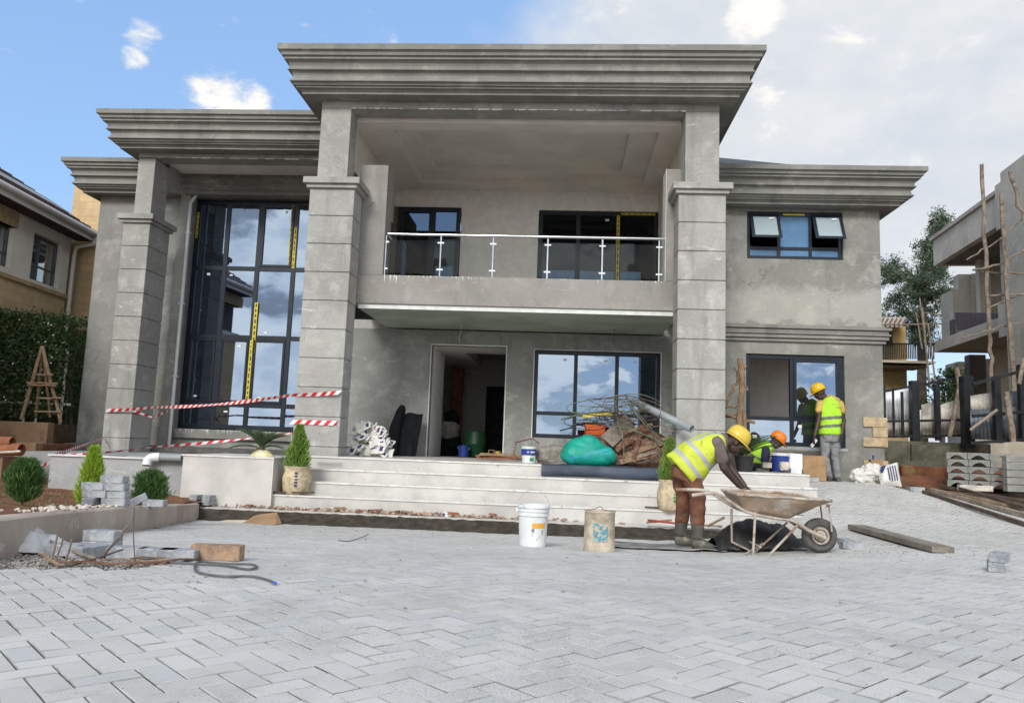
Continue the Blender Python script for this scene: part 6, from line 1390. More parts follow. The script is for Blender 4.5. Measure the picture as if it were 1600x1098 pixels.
# ---- boards on the ramp
def board(p0, p1, w, th, mat, label, lift=.0):
    a, b = gr(*p0), gr(*p1); n = 10; mb = MB(); d = (b-a); d.z = 0; d.normalize(); s = Vector((d.y, -d.x, 0))*w/2; vs = []
    zoff = max(zg((a+(b-a)*i/n).x, (a+(b-a)*i/n).y)-(a.z+(b.z-a.z)*i/n) for i in range(n+1))+.003+lift
    for p in (a, b):
        for sx in (-1, 1):
            for zz in (0, th): vs.append(p+s*sx+Vector((0, 0, zoff+zz)))
    mb.add(vs, [(0, 1, 3, 2), (4, 6, 7, 5), (0, 2, 6, 4), (1, 5, 7, 3), (0, 4, 5, 1), (2, 3, 7, 6)]); return tag(build(mb, 'timber_plank', mat, bevel=.003), label, 'plank')
board((1338, 827), (1474, 864), .20, .055, 'plank_weathered', 'thick weathered grey plank lying on the paving right of the wheelbarrow')
board((1443, 771), (1612, 826), .05, .05, 'dark_wood', 'dark long rail lying nearest on the ramp at right'); board((1456, 769), (1614, 812), .06, .05, 'old_wood', 'pale long rail lying beside the dark one at right')
board((1452, 767), (1614, 801), .07, .04, 'rough_wood', 'tan long board lying along the ramp edge at right'); board((1470, 763), (1620, 792), .05, .05, 'dark_wood', 'dark board along the foot of the block stack'); board((1500, 770), (1616, 806), .04, .04, 'dark_wood', 'thin dark batten between the long boards', .04)
# ---- wheelbarrow and tarp
WB = thing('wheelbarrow', 'rusty cement-stained wheelbarrow with one wheel before the steps', 'wheelbarrow', (at(1200, 860, 7.7).x, 7.7, zg(2.0, 7.7)))
YB = 7.75; sc = YB/FPX
wc = at(1280, 836, 7.75); zgr = zg(wc.x, YB); Rw = wc.z-zgr
tr = MB(); prof = [(Rw-.055*1.2, -.03), (Rw-.06, -.045), (Rw-.03, -.052), (Rw-.008, -.035), (Rw, -.015), (Rw, .015), (Rw-.008, .035), (Rw-.03, .052), (Rw-.06, .045), (Rw-.066, .03)]
prof = [(r, z) for r, z in prof]
tr = MB().lathe([(Rw*.47, -.03)]+prof+[(Rw*.47, .03)], 40, c=wc, axis='Y'); WHL = build(tr, 'tyre', 'tyre', WB, True, angle=50)
rm = MB().lathe([(.02, -.045), (.05, -.045), (.055, -.02), (Rw*.36, -.015), (Rw*.38, -.045), (Rw*.49, -.05), (Rw*.49, -.02), (Rw*.49, .05), (Rw*.38, .045), (.05, .03), (.03, .05)], 28, c=wc, axis='Y'); RMO = build(rm, 'rim', 'barrow_steel', WB, True, angle=35)
hm = MB()
for k in range(5): a = k*1.2566+.3; hm.lathe([(.018, -.0185), (.014, -.012)], 10, c=wc+Vector((math.cos(a)*Rw*.24, -.003, math.sin(a)*Rw*.24)), axis='Y')
build(hm, 'rim_holes', 'interior_dark', RMO)
ax = MB().tube([wc+Vector((0, -.16, 0)), wc+Vector((0, .16, 0))], .016, 10); ax.tube([wc+Vector((.0, -.07, 0)), wc+Vector((.0, .07, 0))], .035, 12); build(ax, 'axle', 'barrow_steel', WB, smooth=True)
def wp(px, py, dy): return at(px, py, YB)+Vector((0, dy, 0))
hw_ = .27
for sgn, lb in ((-1, 'near'), (1, 'far')):
    def fp(px, py, k): return at(px, py, YB)+Vector((0, sgn*k, 0))
    P3 = smoothpts([fp(1062 if sgn > 0 else 1074, 767 if sgn > 0 else 771, .26), fp(1108, 768, .25), fp(1130, 779, .23), fp(1160, 797, .20), fp(1200, 806, .17), fp(1232, 811, .15), fp(1255, 825, .13), fp(1278, 836, .13)], 4)
    build(MB().tube(P3, .017, 10), 'handle_bar', 'barrow_steel', WB, smooth=True)
    build(MB().tube([fp(1150 if sgn > 0 else 1172, 797, .2), fp(1151 if sgn > 0 else 1168, 850 if sgn > 0 else 864, .21), fp(1187, 868, .21), fp(1238, 818, .16)], .012, 8), 'leg', 'barrow_steel', WB, smooth=True)
    build(MB().tube([fp(1288, 786, .12), fp(1293, 828, .12)], .009, 8), 'strut', 'barrow_steel', WB, smooth=True)
build(MB().tube([at(1180, 850, YB)+Vector((0, -.2, 0)), at(1180, 850, YB)+Vector((0, .2, 0))], .010, 8).tube([at(1155, 862, YB)+Vector((0, -.2, 0)), at(1200, 853, YB)+Vector((0, .2, 0))], .010, 8), 'brace', 'barrow_steel', WB, smooth=True)
# tray: rim loop (long, nose to the right) to a smaller bottom
rim = [(1141, 770, -.33), (1200, 773, -.34), (1262, 777, -.30), (1290, 781, -.14), (1294, 781, .0), (1288, 781, .14), (1262, 776, .30), (1200, 771, .34), (1141, 768, .33), (1138, 768, 0)]
bot = [(1158, 797, -.19), (1190, 801, -.19), (1222, 806, -.17), (1238, 803, -.10), (1240, 803, 0), (1238, 803, .10), (1222, 805, .17), (1190, 800, .19), (1158, 795, .19), (1156, 795, 0)]
def jit(p, k): return p+Vector((noise.noise(p*9), noise.noise(p*9+Vector((4, 0, 0))), noise.noise(p*9+Vector((0, 7, 0)))))*k
Rm = smoothpts([at(a, b, YB)+Vector((0, c, 0)) for a, b, c in rim+rim[:1]], 4)[:-1]; Bm = smoothpts([at(a, b, YB)+Vector((0, c, 0)) for a, b, c in bot+bot[:1]], 4)[:-1]; nR = len(Rm); t_ = MB(); vs = []
for s in range(6):
    for i in range(nR): vs.append(jit(Rm[i].lerp(Bm[i], s/5), .012))
t_.add(vs, [(s*nR+i, s*nR+(i+1) % nR, (s+1)*nR+(i+1) % nR, (s+1)*nR+i) for s in range(5) for i in range(nR)]+[tuple(5*nR+i for i in range(nR))])
ty = build(t_, 'tray', 'tray_steel', WB, smooth=True, angle=60); ty.modifiers.new('t', 'SOLIDIFY').thickness = .005
build(MB().tube([jit(p, .012) for p in Rm], .013, 8, closed=True), 'tray_rim', 'barrow_steel', WB, smooth=True)
mm = MB(); mm.add([p.lerp(q, .22) for p, q in zip(Rm, Bm)]+[sum(Rm, Vector())/nR+Vector((0, 0, -.02))], [(i, (i+1) % nR, nR) for i in range(nR)]); build(mm, 'mortar_load', 'concrete_block', WB, smooth=True)
mb = MB(); vs = []; nx_, ny_ = 36, 10; x0_, x1_ = at(1115, 850, 8.2).x, at(1262, 850, 8.2).x
for i in range(nx_+1):
    for j in range(ny_+1):
        u, v = i/nx_, j/ny_; x = x0_+(x1_-x0_)*u; y = 8.0+.55*v; e = math.sin(math.pi*v)**.6*(.25+math.sin(math.pi*min(1, u*1.05+.05))**.7); h = .235*e*(1+.35*noise.noise(Vector((x*4, y*4, 1))))+.03*(1-abs(noise.noise(Vector((x*9, y*5, 4))))*2)
        vs.append((x, y, zg(x, y)+.008+max(0, h)))
mb.add(vs, [(i*(ny_+1)+j, (i+1)*(ny_+1)+j, (i+1)*(ny_+1)+j+1, i*(ny_+1)+j+1) for i in range(nx_) for j in range(ny_)])
tag(build(mb, 'black_tarp', 'rubber_black', smooth=True), 'crumpled black tarp heaped under the wheelbarrow', 'tarp')
MATS['rubber_black'].node_tree.nodes['Principled BSDF'].inputs['Roughness'].default_value = .42
ms = MB(); vs = []; nx_ = 24; x0_, x1_ = at(945, 858, 8.6).x, at(1118, 858, 8.6).x
for i in range(nx_+1):
    for j in range(7):
        x = x0_+(x1_-x0_)*i/nx_; y = 8.05+1.0*j/6+.03*math.sin(i); vs.append((x, y, zg(x, y)+.012+.012*(1+noise.noise(Vector((x*5, y*5, 2))))))
ms.add(vs, [(i*7+j, (i+1)*7+j, (i+1)*7+j+1, i*7+j+1) for i in range(nx_) for j in range(6)])
flat('mortar_board', (.24, .23, .22), .7, var=.35, scale=5, bmp=.6, bscale=20, dirt=((.05, .05, .05), .55, .66, 3.)); o = tag(build(ms, 'mortar_sheet', 'mortar_board', smooth=True), 'thin cement-smeared sheet under the worker\'s boots', 'sheet'); o.modifiers.new('t', 'SOLIDIFY').thickness = .008
for k, (a, b, w, mt, lb) in enumerate((((1012, 812), (1062, 818), .05, 'red_bar', 'red painted bar on the ledge behind the boots'), ((1008, 792), (1060, 795), .05, 'dark_wood', 'dark board on the lowest step by the sack pot'), ((1105, 822), (1132, 808), .05, 'rough_wood', 'short brown board slanting right of the boots'), ((1060, 818), (1128, 822), .04, 'old_wood', 'pale batten behind the boots'), ((1010, 816), (1050, 812), .03, 'rough_wood', 'thin brown batten over the red bar'), ((410, 769), (490, 769), .08, 'dark_wood', 'brown board under the left sack pot'))):
    yy = 10.6 if k not in (1, 5) else 11.0; tag(build(MB().bar(at(*a, yy), at(*b, yy), w, .025), 'small_board', mt, bevel=.002), lb, 'board')
bx(488, 528, 715, 717, 11.85, .06, 'dark_wood', 'floor_batten', 'thin brown batten at the landing edge below the left column', 'batten')
tag(build(MB().tube(smoothpts([gr(529, 845)+Vector((0, 0, .006)), gr(545, 846)+Vector((0, 0, .006)), gr(566, 842)+Vector((0, 0, .02)), gr(575, 839)+Vector((0, 0, .03))]), .004, 5), 'twig', 'dark_wood'), 'thin forked twig alone on the paving below the steps', 'twig')
# ---- red and white barrier tape
flat('tape_white', (.72, .68, .66), .45, bmp=0, var=.05); flat('tape_red', (.55, .02, .03), .45, bmp=0, var=.08)
def tape(pts, label, w=.07, per=.16, sag=0., twist=0.):
    pts = [Vector(p) for p in pts]; mb = MB(); L0 = 0; out = []
    for a, b in zip(pts, pts[1:]):
        n = max(2, int((b-a).length/.02))
        for i in range(n):
            t = i/n; p = a.lerp(b, t); p.z -= sag*4*t*(1-t)*(b-a).length*.02; out.append(p)
    out.append(pts[-1]); s = 0; f = []; w2 = w/2
    for i in range(len(out)-1):
        a, b = out[i], out[i+1]; l = (b-a).length; tw = twist*math.sin(s*1.6)+.1*noise.noise(Vector((s*2, 0, 0))); k = int((s % per) > per/2); mb.mat(k)
        up = Vector((0, -math.sin(tw), math.cos(tw)))*w2; sk = (b-a).normalized()*w2*.9
        mb.add([a-up-sk, b-up-sk, b+up+sk, a+up+sk], [(0, 1, 2, 3)]); s += l
    return tag(build(mb, 'barrier_tape', ['tape_white', 'tape_red']), label, 'barrier tape')
tape([at(166, 641, 14.7), at(240, 636, 14.6), at(455, 617, 12.38), at(531, 613, 12.36)], 'upper red and white tape from the left column to the big column', .065, twist=.9, sag=.6)
tape([at(206, 641, 14.7), at(238, 652, 15.0), at(262, 642, 15.4)], 'loose end of tape sagging behind the left column', .05, twist=1.)
tape([at(82, 712, 11.1), at(162, 684, 14.72)], 'short tape from the planter wall corner up to the left column', .05, twist=.8)
tape([at(100, 712, 11.2), at(250, 697, 11.6), at(430, 680, 12.3), at(458, 676, 12.4)], 'low tape running above the grey planter wall to the big column', .045, twist=1.2, sag=.4)
tape([at(455, 659, 12.40), at(525, 661, 12.40), at(531, 664, 12.6)], 'tape wrapped low round the big left column', .075)
tape([at(50, 735, 11.4), at(100, 712, 11.2)], 'tape end hanging onto the soil at left', .05, twist=1.)
# ============================================================ PEOPLE
flat('skin', (.052, .028, .019), .55, var=.1, bmp=.05, spec=.5); flat('hair', (.008, .007, .006), .9)
flat('vest_lime', (.50, .56, .045), .7, var=.10, scale=7, bmp=.5, bscale=24, dirt=((.13, .13, .05), .60, .68, 15.)); flat('vest_band', (.36, .37, .36), .5, var=.1, bmp=.2)
flat('vest_green', (.36, .66, .03), .7, var=.10, scale=5, bmp=.5, bscale=22); flat('vest_band_dark', (.12, .14, .09), .5, var=.1)
flat('shirt_brown', (.13, .10, .095), .85, var=.15, bmp=.4, bscale=30); flat('shirt_navy', (.025, .025, .06), .8, bmp=.3); flat('shirt_yellow', (.48, .32, .09), .8, bmp=.3)
flat('trouser_brown', (.15, .062, .035), .85, var=.22, scale=7, bmp=.8, bscale=22); flat('jeans_grey', (.19, .20, .20), .85, var=.22, scale=9, bmp=.8, bscale=26, dirt=((.33, .33, .32), .56, .70, 8.)); flat('trouser_dark', (.03, .03, .035), .8)
flat('boot_rubber', (.085, .085, .07), .6, var=.2, scale=6, bmp=.2, dirt=((.26, .22, .17), .50, .62, 7.)); flat('shoe_dark', (.07, .065, .06), .8, dirt=((.3, .3, .28), .52, .66, 12.))
flat('hat_yellow', (.62, .44, .06), .4, var=.07, bmp=.03, dirt=((.40, .30, .12), .58, .76, 9.)); flat('hat_gold', (.68, .40, .01), .35, var=.05, bmp=0); flat('hat_orange', (.75, .19, .012), .35, var=.05, bmp=0); flat('eye_white', (.6, .57, .52), .3, bmp=0)
def loft(mb, rings, Lv, n=20):
    """rings: (centre, half width along Lv, half depth), closed at both ends"""
    Lv = Vector(Lv).normalized(); vs = []; k = len(rings); cs = [Vector(r[0]) for r in rings]
    for i, (c, a, b) in enumerate(rings):
        T = (cs[min(i+1, k-1)]-cs[max(i-1, 0)]).normalized(); l = (Lv-T*Lv.dot(T)).normalized(); nn = T.cross(l)
        for j in range(n):
            t = 2*math.pi*j/n; ct, st_ = math.cos(t), math.sin(t); vs.append(Vector(c)+l*a*abs(ct)**.85*(1 if ct >= 0 else -1)+nn*b*abs(st_)**.9*(1 if st_ >= 0 else -1))
    mb.add(vs, [(i*n+j, i*n+(j+1) % n, (i+1)*n+(j+1) % n, (i+1)*n+j) for i in range(k-1) for j in range(n)]+[tuple(range(n))[::-1], tuple((k-1)*n+j for j in range(n))])
def hand(mb, w, d, nrm, side=1, curl=.5, sc=1.):
    w = Vector(w); d = Vector(d).normalized(); nrm = Vector(nrm); nrm = (nrm-d*nrm.dot(d)).normalized(); s = d.cross(nrm)*side
    for o in (-.024, -.008, .008, .024): capsule(mb, w+s*o*.6*sc, w+d*.082*sc+s*o*sc, .016*sc, .0125*sc, 8)
    for i, L_ in enumerate((.070, .080, .075, .058)):
        p = w+d*.086*sc+s*(-.029+.0195*i)*sc; v = (d+s*(-.10+.07*i)).normalized()
        for k, f in enumerate((.44, .32, .24)):
            a = curl*(.7+.15*i+.1*k); ax_ = v.cross(nrm).normalized(); v = (v*math.cos(a)+(ax_.cross(v))*-math.sin(a)) if False else (v*math.cos(a)+nrm*math.sin(a)).normalized(); q = p+v*L_*f*sc
            capsule(mb, p, q, (.0098-.0008*k)*sc, (.009-.0008*k)*sc, 8); p = q; nrm2 = nrm
    p = w+d*.026*sc-s*.026*sc; v = (d*.75-s*.62+nrm*.35).normalized(); q = p+v*.042*sc; capsule(mb, p, q, .0135*sc, .011*sc, 8); v = (v*.8+nrm*.35+d*.2).normalized(); capsule(mb, q, q+v*.032*sc, .0108*sc, .009*sc, 8)
def head(mb, c, F, U, sc=1.):
    """head with brow, nose, lips, chin and ears; F looks out of the face, U points up through the crown"""
    F = Vector(F).normalized(); U = Vector(U); U = (U-F*U.dot(F)).normalized(); Lh = U.cross(F); Mx = Matrix((F, Lh, U)).transposed().to_4x4(); Mx.translation = Vector(c)
    h = MB(); h.ball((-.012, 0, .028), (.096, .076, .088), 20, 14); h.ball((.022, 0, -.045), (.066, .056, .070), 18, 12); h.ball((.05, 0, -.088), (.026, .028, .022), 12, 8)
    h.ball((.078, 0, .030), (.018, .050, .014), 12, 8); h.ball((.094, 0, -.016), (.020, .014, .024), 10, 8); h.ball((.102, 0, -.024), (.013, .017, .010), 10, 8); h.ball((.084, 0, -.052), (.014, .026, .009), 10, 6); h.ball((.082, 0, -.064), (.013, .022, .008), 10, 6)
    for s in (-1, 1): h.ball((-.005, s*.079, -.006), (.020, .009, .031), 10, 8); h.ball((.062, s*.042, -.012), (.022, .020, .020), 10, 8)
    h.v = [v*sc for v in h.v]; mb.join(h, Mx); return Mx
def hat(Mx, mat, t, sc=1., peak=.07, name='hard_hat'):
    mb = MB(); n = 28; vs = []; prof = [(1.0, 0), (1.0, .03), (.97, .06), (.88, .095), (.70, .125), (.42, .143), (.12, .150)]
    for (r, z) in prof:
        for j in range(n): a = 2*math.pi*j/n; rdg = 1+.03*math.exp(-((math.sin(a))/.16)**2)*(z > .02); vs.append((math.cos(a)*.128*r*rdg, math.sin(a)*.104*r, z*rdg))
    fs = [(i*n+j, i*n+(j+1) % n, (i+1)*n+(j+1) % n, (i+1)*n+j) for i in range(len(prof)-1) for j in range(n)]+[tuple((len(prof)-1)*n+j for j in range(n))]; mb.add(vs, fs)
    vs = []
    for k in range(3):
        for j in range(n): a = 2*math.pi*j/n; e = (0, .6, 1)[k]; out = 1+(.10+max(0, math.cos(a))**2*peak/.128*.9)*e; vs.append((math.cos(a)*.128*out, math.sin(a)*.104*(1+.10*e), .004-.012*e-.010*e*max(0, math.cos(a))))
    mb.add(vs, [(i*n+j, (i+1)*n+j, (i+1)*n+(j+1) % n, i*n+(j+1) % n) for i in range(2) for j in range(n)])
    mb.v = [(v*sc)+Vector((-.008, 0, .040))*sc for v in mb.v]; mb.xf(Mx); o = build(mb, name, mat, t, smooth=True, angle=50); s = o.modifiers.new('t', 'SOLIDIFY'); s.thickness = .004; return o
def cloth(mb, name, mats, t, voxel=.014, painter=None, amp=.006, freq=16, seed=0, smooth=3):
    me = remesh(mb, voxel, smooth)
    for m in mats: me.materials.append(MATS[m])
    for v in me.vertices:
        q = v.co*freq+Vector((seed, 0, 0)); v.co += v.normal*(amp*noise.noise(q)+amp*.8*(1-2*abs(noise.noise(q*.6+Vector((3, 3, 3))))))
    if painter:
        for p in me.polygons: p.material_index = painter(p.center)
    off = wpos(t)
    for v in me.vertices: v.co -= off
    me.name = name; return link(name, me, t)
def skinbody(mb, t):
    me = remesh(mb, .0065, 2); me.materials.append(MATS['skin']); off = wpos(t)
    for v in me.vertices: v.co -= off
    return link('body', me, t)
V = Vector
# ---- worker 1: bending over the barrow
Y1 = 8.35; A_ = lambda px, py, dy=0.: at(px, py, Y1+dy)
f1 = A_(1090, 851, -.13); gz_ = zg(1.6, 8.3)+.018
P1 = thing('person', 'worker in yellow hard hat, lime vest and rubber boots bending over the wheelbarrow', 'person', (f1.x, Y1, gz_))
b = MB(); hips = A_(1072, 738); chest = A_(1112, 698); nk = A_(1130, 688)
loft(b, [(hips, .13, .10), (A_(1088, 720), .13, .10), (chest, .15, .10), (A_(1124, 690), .13, .07)], (0, 1, 0))
capsule(b, A_(1124, 691), A_(1141, 690), .062, .055)
Mh = head(b, A_(1149, 691.5), (.82, 0, -.57), (.57, 0, .82), 1.0)
for sgn in (-1, 1):
    sh = A_(1123, 697, sgn*.17); el = A_(1131, 731, sgn*.19) if sgn < 0 else A_(1140, 728, .2); wr = A_(1154, 758, -.13) if sgn < 0 else A_(1163, 758, .10)
    capsule(b, sh, el, .055, .043); capsule(b, el, wr, .043, .028)
    hand(b, wr, (wr-el).normalized()*.6+V((.6, 0, -.25)), (0, 0, -1), sgn, .45)
fe = []
for sgn, hp_, kn, an in ((1, (1064, 744), (1068, 777), (1063, 832)), (-1, (1080, 746), (1090, 778), (1090, 842))):
    k_, a__ = A_(*kn, sgn*.12), A_(*an, sgn*.13); a__.z = gz_+.09; capsule(b, A_(*hp_, sgn*.09), k_, .075, .055); capsule(b, k_, a__, .052, .038); capsule(b, a__, a__+V((.14, -.02, -.05)), .036, .03); fe.append((sgn, A_(*hp_, sgn*.09), k_, a__))
skinbody(b, P1)
axv = (A_(1124, 690)-A_(1067, 735)).normalized(); hem = A_(1067, 735)
vm = MB(); loft(vm, [(A_(1064.5, 736.5), .215, .225), (A_(1076, 726), .215, .215), (A_(1090, 712), .215, .195), (A_(1106, 700), .215, .165), (A_(1117, 693), .205, .13), (A_(1126, 689), .17, .095), (A_(1131, 688), .11, .07)], (0, 1, 0), 28)
def paint1(c):
    t = (c-hem).dot(axv); lat = abs(c.y-Y1)
    if .05 < t < .098 or .20 < t < .25: return 1
    if t > .25 and .085 < lat < .135: return 1
    return 0
cloth(vm, 'vest', ['vest_lime', 'vest_band'], P1, .011, paint1, .012, 9, 1)
sm = MB()
for sgn in (-1, 1): capsule(sm, A_(1119, 694, sgn*.15), A_(1128, 716, sgn*.19), .082, .066, 14)
loft(sm, [(A_(1108, 699), .17, .13), (A_(1122, 691), .19, .12), (A_(1131, 688), .12, .085), (A_(1136, 688), .08, .07)], (0, 1, 0))
cloth(sm, 'shirt', ['shirt_brown'], P1, .011, None, .006, 14, 2)
tm = MB(); loft(tm, [(A_(1066, 750), .17, .12), (A_(1070, 738), .17, .14), (A_(1078, 726), .16, .14)], (0, 1, 0))
for sgn, h_, k_, a__ in fe: capsule(tm, h_+V((0, 0, .02)), k_, .098, .078, 16); capsule(tm, k_, k_.lerp(a__, .55), .078, .070, 16)
cloth(tm, 'trousers', ['trouser_brown'], P1, .012, None, .014, 13, 3)
for sgn, h_, k_, a__ in fe:
    bm_ = MB(); top = k_.lerp(a__, .38); base = V((a__.x-.005, a__.y, gz_)); bm_.tube([top+V((0, 0, .01)), top, top.lerp(a__, .5), a__+V((0, 0, .02))], [.066, .072, .066, .058], 18); bt = bm_
    loft(bt, [(base+V((-.055, 0, .045)), .042, .044), (base+V((0, 0, .055)), .05, .054), (base+V((.075, -.01, .045)), .050, .044), (base+V((.15, -.02, .034)), .046, .032), (base+V((.185, -.02, .026)), .028, .022)], (0, 1, 0), 16)
    for v in bt.v: v.z = max(v.z, gz_+.001)
    cloth(bt, 'boot', ['boot_rubber'], P1, .010, None, .003, 11, 4+sgn)
hat(Mh, 'hat_yellow', P1, .99)
for s in (-1, 1): build(MB().ball((.074, s*.030, .004), .0095, 8, 6).xf(Mh), 'eye', 'eye_white', P1, True)
# ---- worker 2: kneeling by the tiles
Y2 = 13.55; A_ = lambda px, py, dy=0.: at(px, py, Y2+dy)
P2 = thing('person', 'kneeling worker in orange hard hat and green vest behind the blue paint bucket', 'person', (A_(1186, 735).x, Y2, .92))
b = MB(); loft(b, [(A_(1180, 727), .14, .12), (A_(1187, 712), .15, .12), (A_(1196, 700), .17, .11), (A_(1202, 695), .10, .08)], (0, 1, 0)); capsule(b, A_(1201, 697), A_(1209, 691), .06, .055)
Mh = head(b, A_(1213, 690), (.78, -.25, -.55), (.55, 0, .8), 1.0)
for sgn in (-1, 1):
    sh, el, wr = A_(1197, 703, sgn*.18), A_(1195, 724, sgn*.22), A_(1211, 730, sgn*.12); capsule(b, sh, el, .052, .042); capsule(b, el, wr, .041, .028); hand(b, wr, (1, 0, -.3), (0, 0, -1), sgn, .5)
    kn, an = A_(1203, 738, sgn*.14), A_(1170, 738, sgn*.14); kn.z = .99; an.z = .98; capsule(b, A_(1180, 727, sgn*.09), kn, .08, .06); capsule(b, kn, an, .055, .04); capsule(b, an, an+V((-.08, 0, -.03)), .035, .03)
skinbody(b, P2)
vm = MB(); loft(vm, [(A_(1180, 730), .19, .165), (A_(1184, 718), .19, .165), (A_(1190, 706), .19, .155), (A_(1196, 699), .19, .13), (A_(1202, 695), .13, .085)], (0, 1, 0), 26); o2 = A_(1180, 730); a2 = (A_(1200, 696)-o2).normalized()
cloth(vm, 'vest', ['vest_green', 'vest_band_dark'], P2, .014, lambda c: 1 if .12 < (c-o2).dot(a2) < .16 else 0, .010, 9, 5)
sm = MB()
for sgn in (-1, 1): capsule(sm, A_(1196, 703, sgn*.17), A_(1195, 724, sgn*.22), .072, .06); capsule(sm, A_(1195, 724, sgn*.22), A_(1202, 727, sgn*.17), .058, .05)
cloth(sm, 'shirt', ['shirt_navy'], P2, .014, None, .006, 14, 6)
tm = MB(); loft(tm, [(A_(1176, 734), .17, .12), (A_(1180, 727), .16, .14), (A_(1184, 720), .15, .13)], (0, 1, 0))
for sgn in (-1, 1): kn, an = A_(1203, 738, sgn*.14), A_(1170, 738, sgn*.14); kn.z = 1.0; an.z = .99; capsule(tm, A_(1180, 727, sgn*.09), kn, .10, .078); capsule(tm, kn, an, .075, .06)
cloth(tm, 'trousers', ['trouser_dark'], P2, .014, None, .008, 12, 7)
hat(Mh, 'hat_orange', P2, 1.02)
# ---- worker 3: standing, seen from behind
Y3 = 13.88; A_ = lambda px, py, dy=0.: at(px, py, Y3+dy)
gz3 = zg(4.75, Y3)+.004
P3_ = thing('person', 'standing worker in green vest and grey jeans seen from behind at the wing window', 'person', (A_(1299, 748).x, Y3, gz3))
b = MB(); Lw = V((.96, -.28, 0))
loft(b, [(A_(1298, 676), .14, .10), (A_(1297, 660), .13, .095), (A_(1297, 640), .16, .10), (A_(1296, 628), .17, .085), (A_(1292, 622), .08, .06)], Lw); capsule(b, A_(1291, 625), A_(1285, 617), .058, .055)
Mh = head(b, A_(1280.5, 614.5), (-.72, .45, -.42), (-.25, .1, .95), 1.0)
for (sh, el, wr, sg) in (((1281, 631, -.02), (1279, 657, -.04), (1273, 680, -.10), -1), ((1312, 633, -.08), (1318, 658, -.06), (1315, 678, -.10), 1)):
    sh, el, wr = A_(*sh), A_(*el), A_(*wr); capsule(b, sh, el, .052, .042); capsule(b, el, wr, .041, .028); hand(b, wr, (wr-el).normalized()+V((0, 0, -.2)), (-sg, 0, 0), sg, .35)
legs = []
for (hp_, kn, an, sg) in (((1290, 680), (1289, 712), (1295, 743), -1), ((1305, 680), (1305, 713), (1309, 744), 1)):
    h_, k_, a__ = A_(*hp_, sg*-.02), A_(*kn, .0), A_(*an, 0); a__.z = gz3+.09; capsule(b, h_, k_, .075, .055); capsule(b, k_, a__, .05, .038); capsule(b, a__, a__+V((-.02, .12, -.05)), .035, .03); legs.append((h_, k_, a__))
skinbody(b, P3_)
vm = MB(); loft(vm, [(A_(1297, 678.5), .185, .145), (A_(1297, 665), .18, .14), (A_(1297, 648), .19, .14), (A_(1297, 634), .19, .125), (A_(1295, 626), .155, .10), (A_(1292, 621), .09, .075)], Lw, 28); zz3 = lambda y: A_(1297, y).z
def paint3(c):
    z = c.z-.10*(c.x-A_(1297, 650).x)
    if zz3(655.5) < z < zz3(650.5) or zz3(668) < z < zz3(663): return 1
    return 0
vo = cloth(vm, 'vest', ['vest_green', 'vest_band_dark'], P3_, .012, paint3, .010, 9, 8)
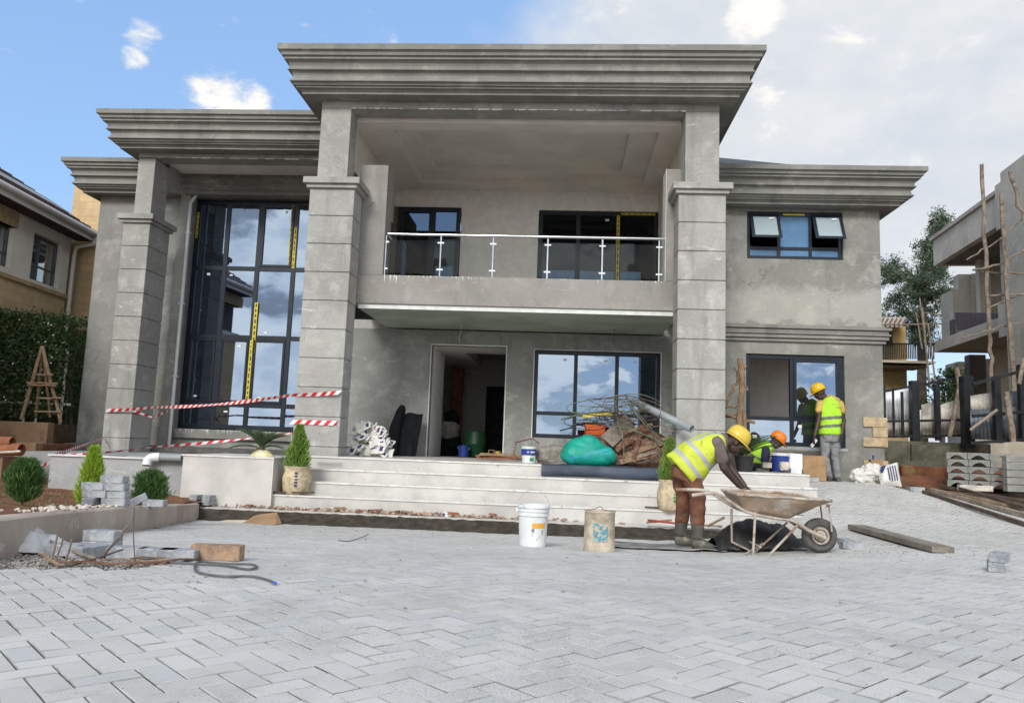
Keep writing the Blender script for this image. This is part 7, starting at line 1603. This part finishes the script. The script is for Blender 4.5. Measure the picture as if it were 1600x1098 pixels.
# two short rows of dark print on the back
nb_ = Lw.cross(V((0, 0, 1))).normalized(); nb_ = nb_ if nb_.y < 0 else -nb_
from mathutils.bvhtree import BVHTree
bv = BVHTree.FromPolygons([v.co.copy() for v in vo.data.vertices], [tuple(p.vertices) for p in vo.data.polygons]); of3 = wpos(P3_)
lm = MB(); rq = random.Random(3)
for row, (y, x0_, x1_) in enumerate(((631.5, 1296, 1308), (636, 1300, 1309))):
    px = x0_
    while px < x1_:
        w_ = rq.uniform(.7, 1.2)
        for (dx, dy, ww, hh) in ((0, 0, .35, 2.4), (w_*.5, rq.choice((0, 1.0, 1.9)), .9, .5), (w_*.8, rq.choice((0, .8)), .35, 1.6)):
            q = A_(px+dx, y+row*.3+dy*.6)-of3; q.y -= .6; hit = bv.ray_cast(q, V((0, 1, 0)))
            if hit[0]:
                p = hit[0]+V((0, -.004, 0)); s_ = Y3/FPX; lm.add([p+of3, p+of3+V((ww*s_*.9, 0, 0)), p+of3+V((ww*s_*.9, 0, -hh*s_*.55)), p+of3+V((0, 0, -hh*s_*.55))], [(0, 3, 2, 1)])
        px += w_+.75
build(lm, 'printed_marks', 'print_navy', vo)
sm = MB()
for (sh, el) in (((1281, 630, -.02), (1279, 641, -.03)), ((1313, 631, -.08), (1316, 643, -.07))): capsule(sm, A_(*sh), A_(*el), .062, .056)
loft(sm, [(A_(1297, 638), .17, .11), (A_(1296, 627), .175, .10), (A_(1291, 620), .085, .07)], Lw); cloth(sm, 'shirt', ['shirt_yellow'], P3_, .012, None, .004, 14, 9)
tm = MB(); loft(tm, [(A_(1297, 690), .155, .115), (A_(1297, 680), .165, .125), (A_(1297, 671), .155, .115)], Lw)
for h_, k_, a__ in legs: capsule(tm, h_, k_, .088, .066, 16); capsule(tm, k_, a__+V((0, 0, -.01)), .064, .055, 16)
cloth(tm, 'trousers', ['jeans_grey'], P3_, .012, None, .011, 14, 10)
for h_, k_, a__ in legs:
    bm_ = MB(); base = V((a__.x, a__.y, gz3)); capsule(bm_, base+V((0, 0, .10)), base+V((0, -.01, .05)), .052, .05); loft(bm_, [(base+V((.0, -.07, .035)), .036, .035), (base+V((0, 0, .05)), .044, .048), (base+V((-.03, .10, .035)), .044, .035), (base+V((-.05, .17, .025)), .025, .02)], (1, 0, 0), 14)
    for v in bm_.v: v.z = max(v.z, gz3+.001)
    cloth(bm_, 'boot', ['shoe_dark'], P3_, .010, None, .003, 11, 4)
hat(Mh, 'hat_gold', P3_, 1.0)
tr_ = MB(); q = A_(1275, 686, -.10); tr_.add([q+V((-.06, 0, -.15)), q+V((.03, 0, -.02)), q+V((-.0, 0, .02)), q+V((-.10, 0, -.11))], [(0, 1, 2, 3)]); o = tag(build(tr_, 'trowel', 'steel'), 'flat steel trowel held in the standing worker\'s left hand', 'trowel'); o.modifiers.new('t', 'SOLIDIFY').thickness = .006
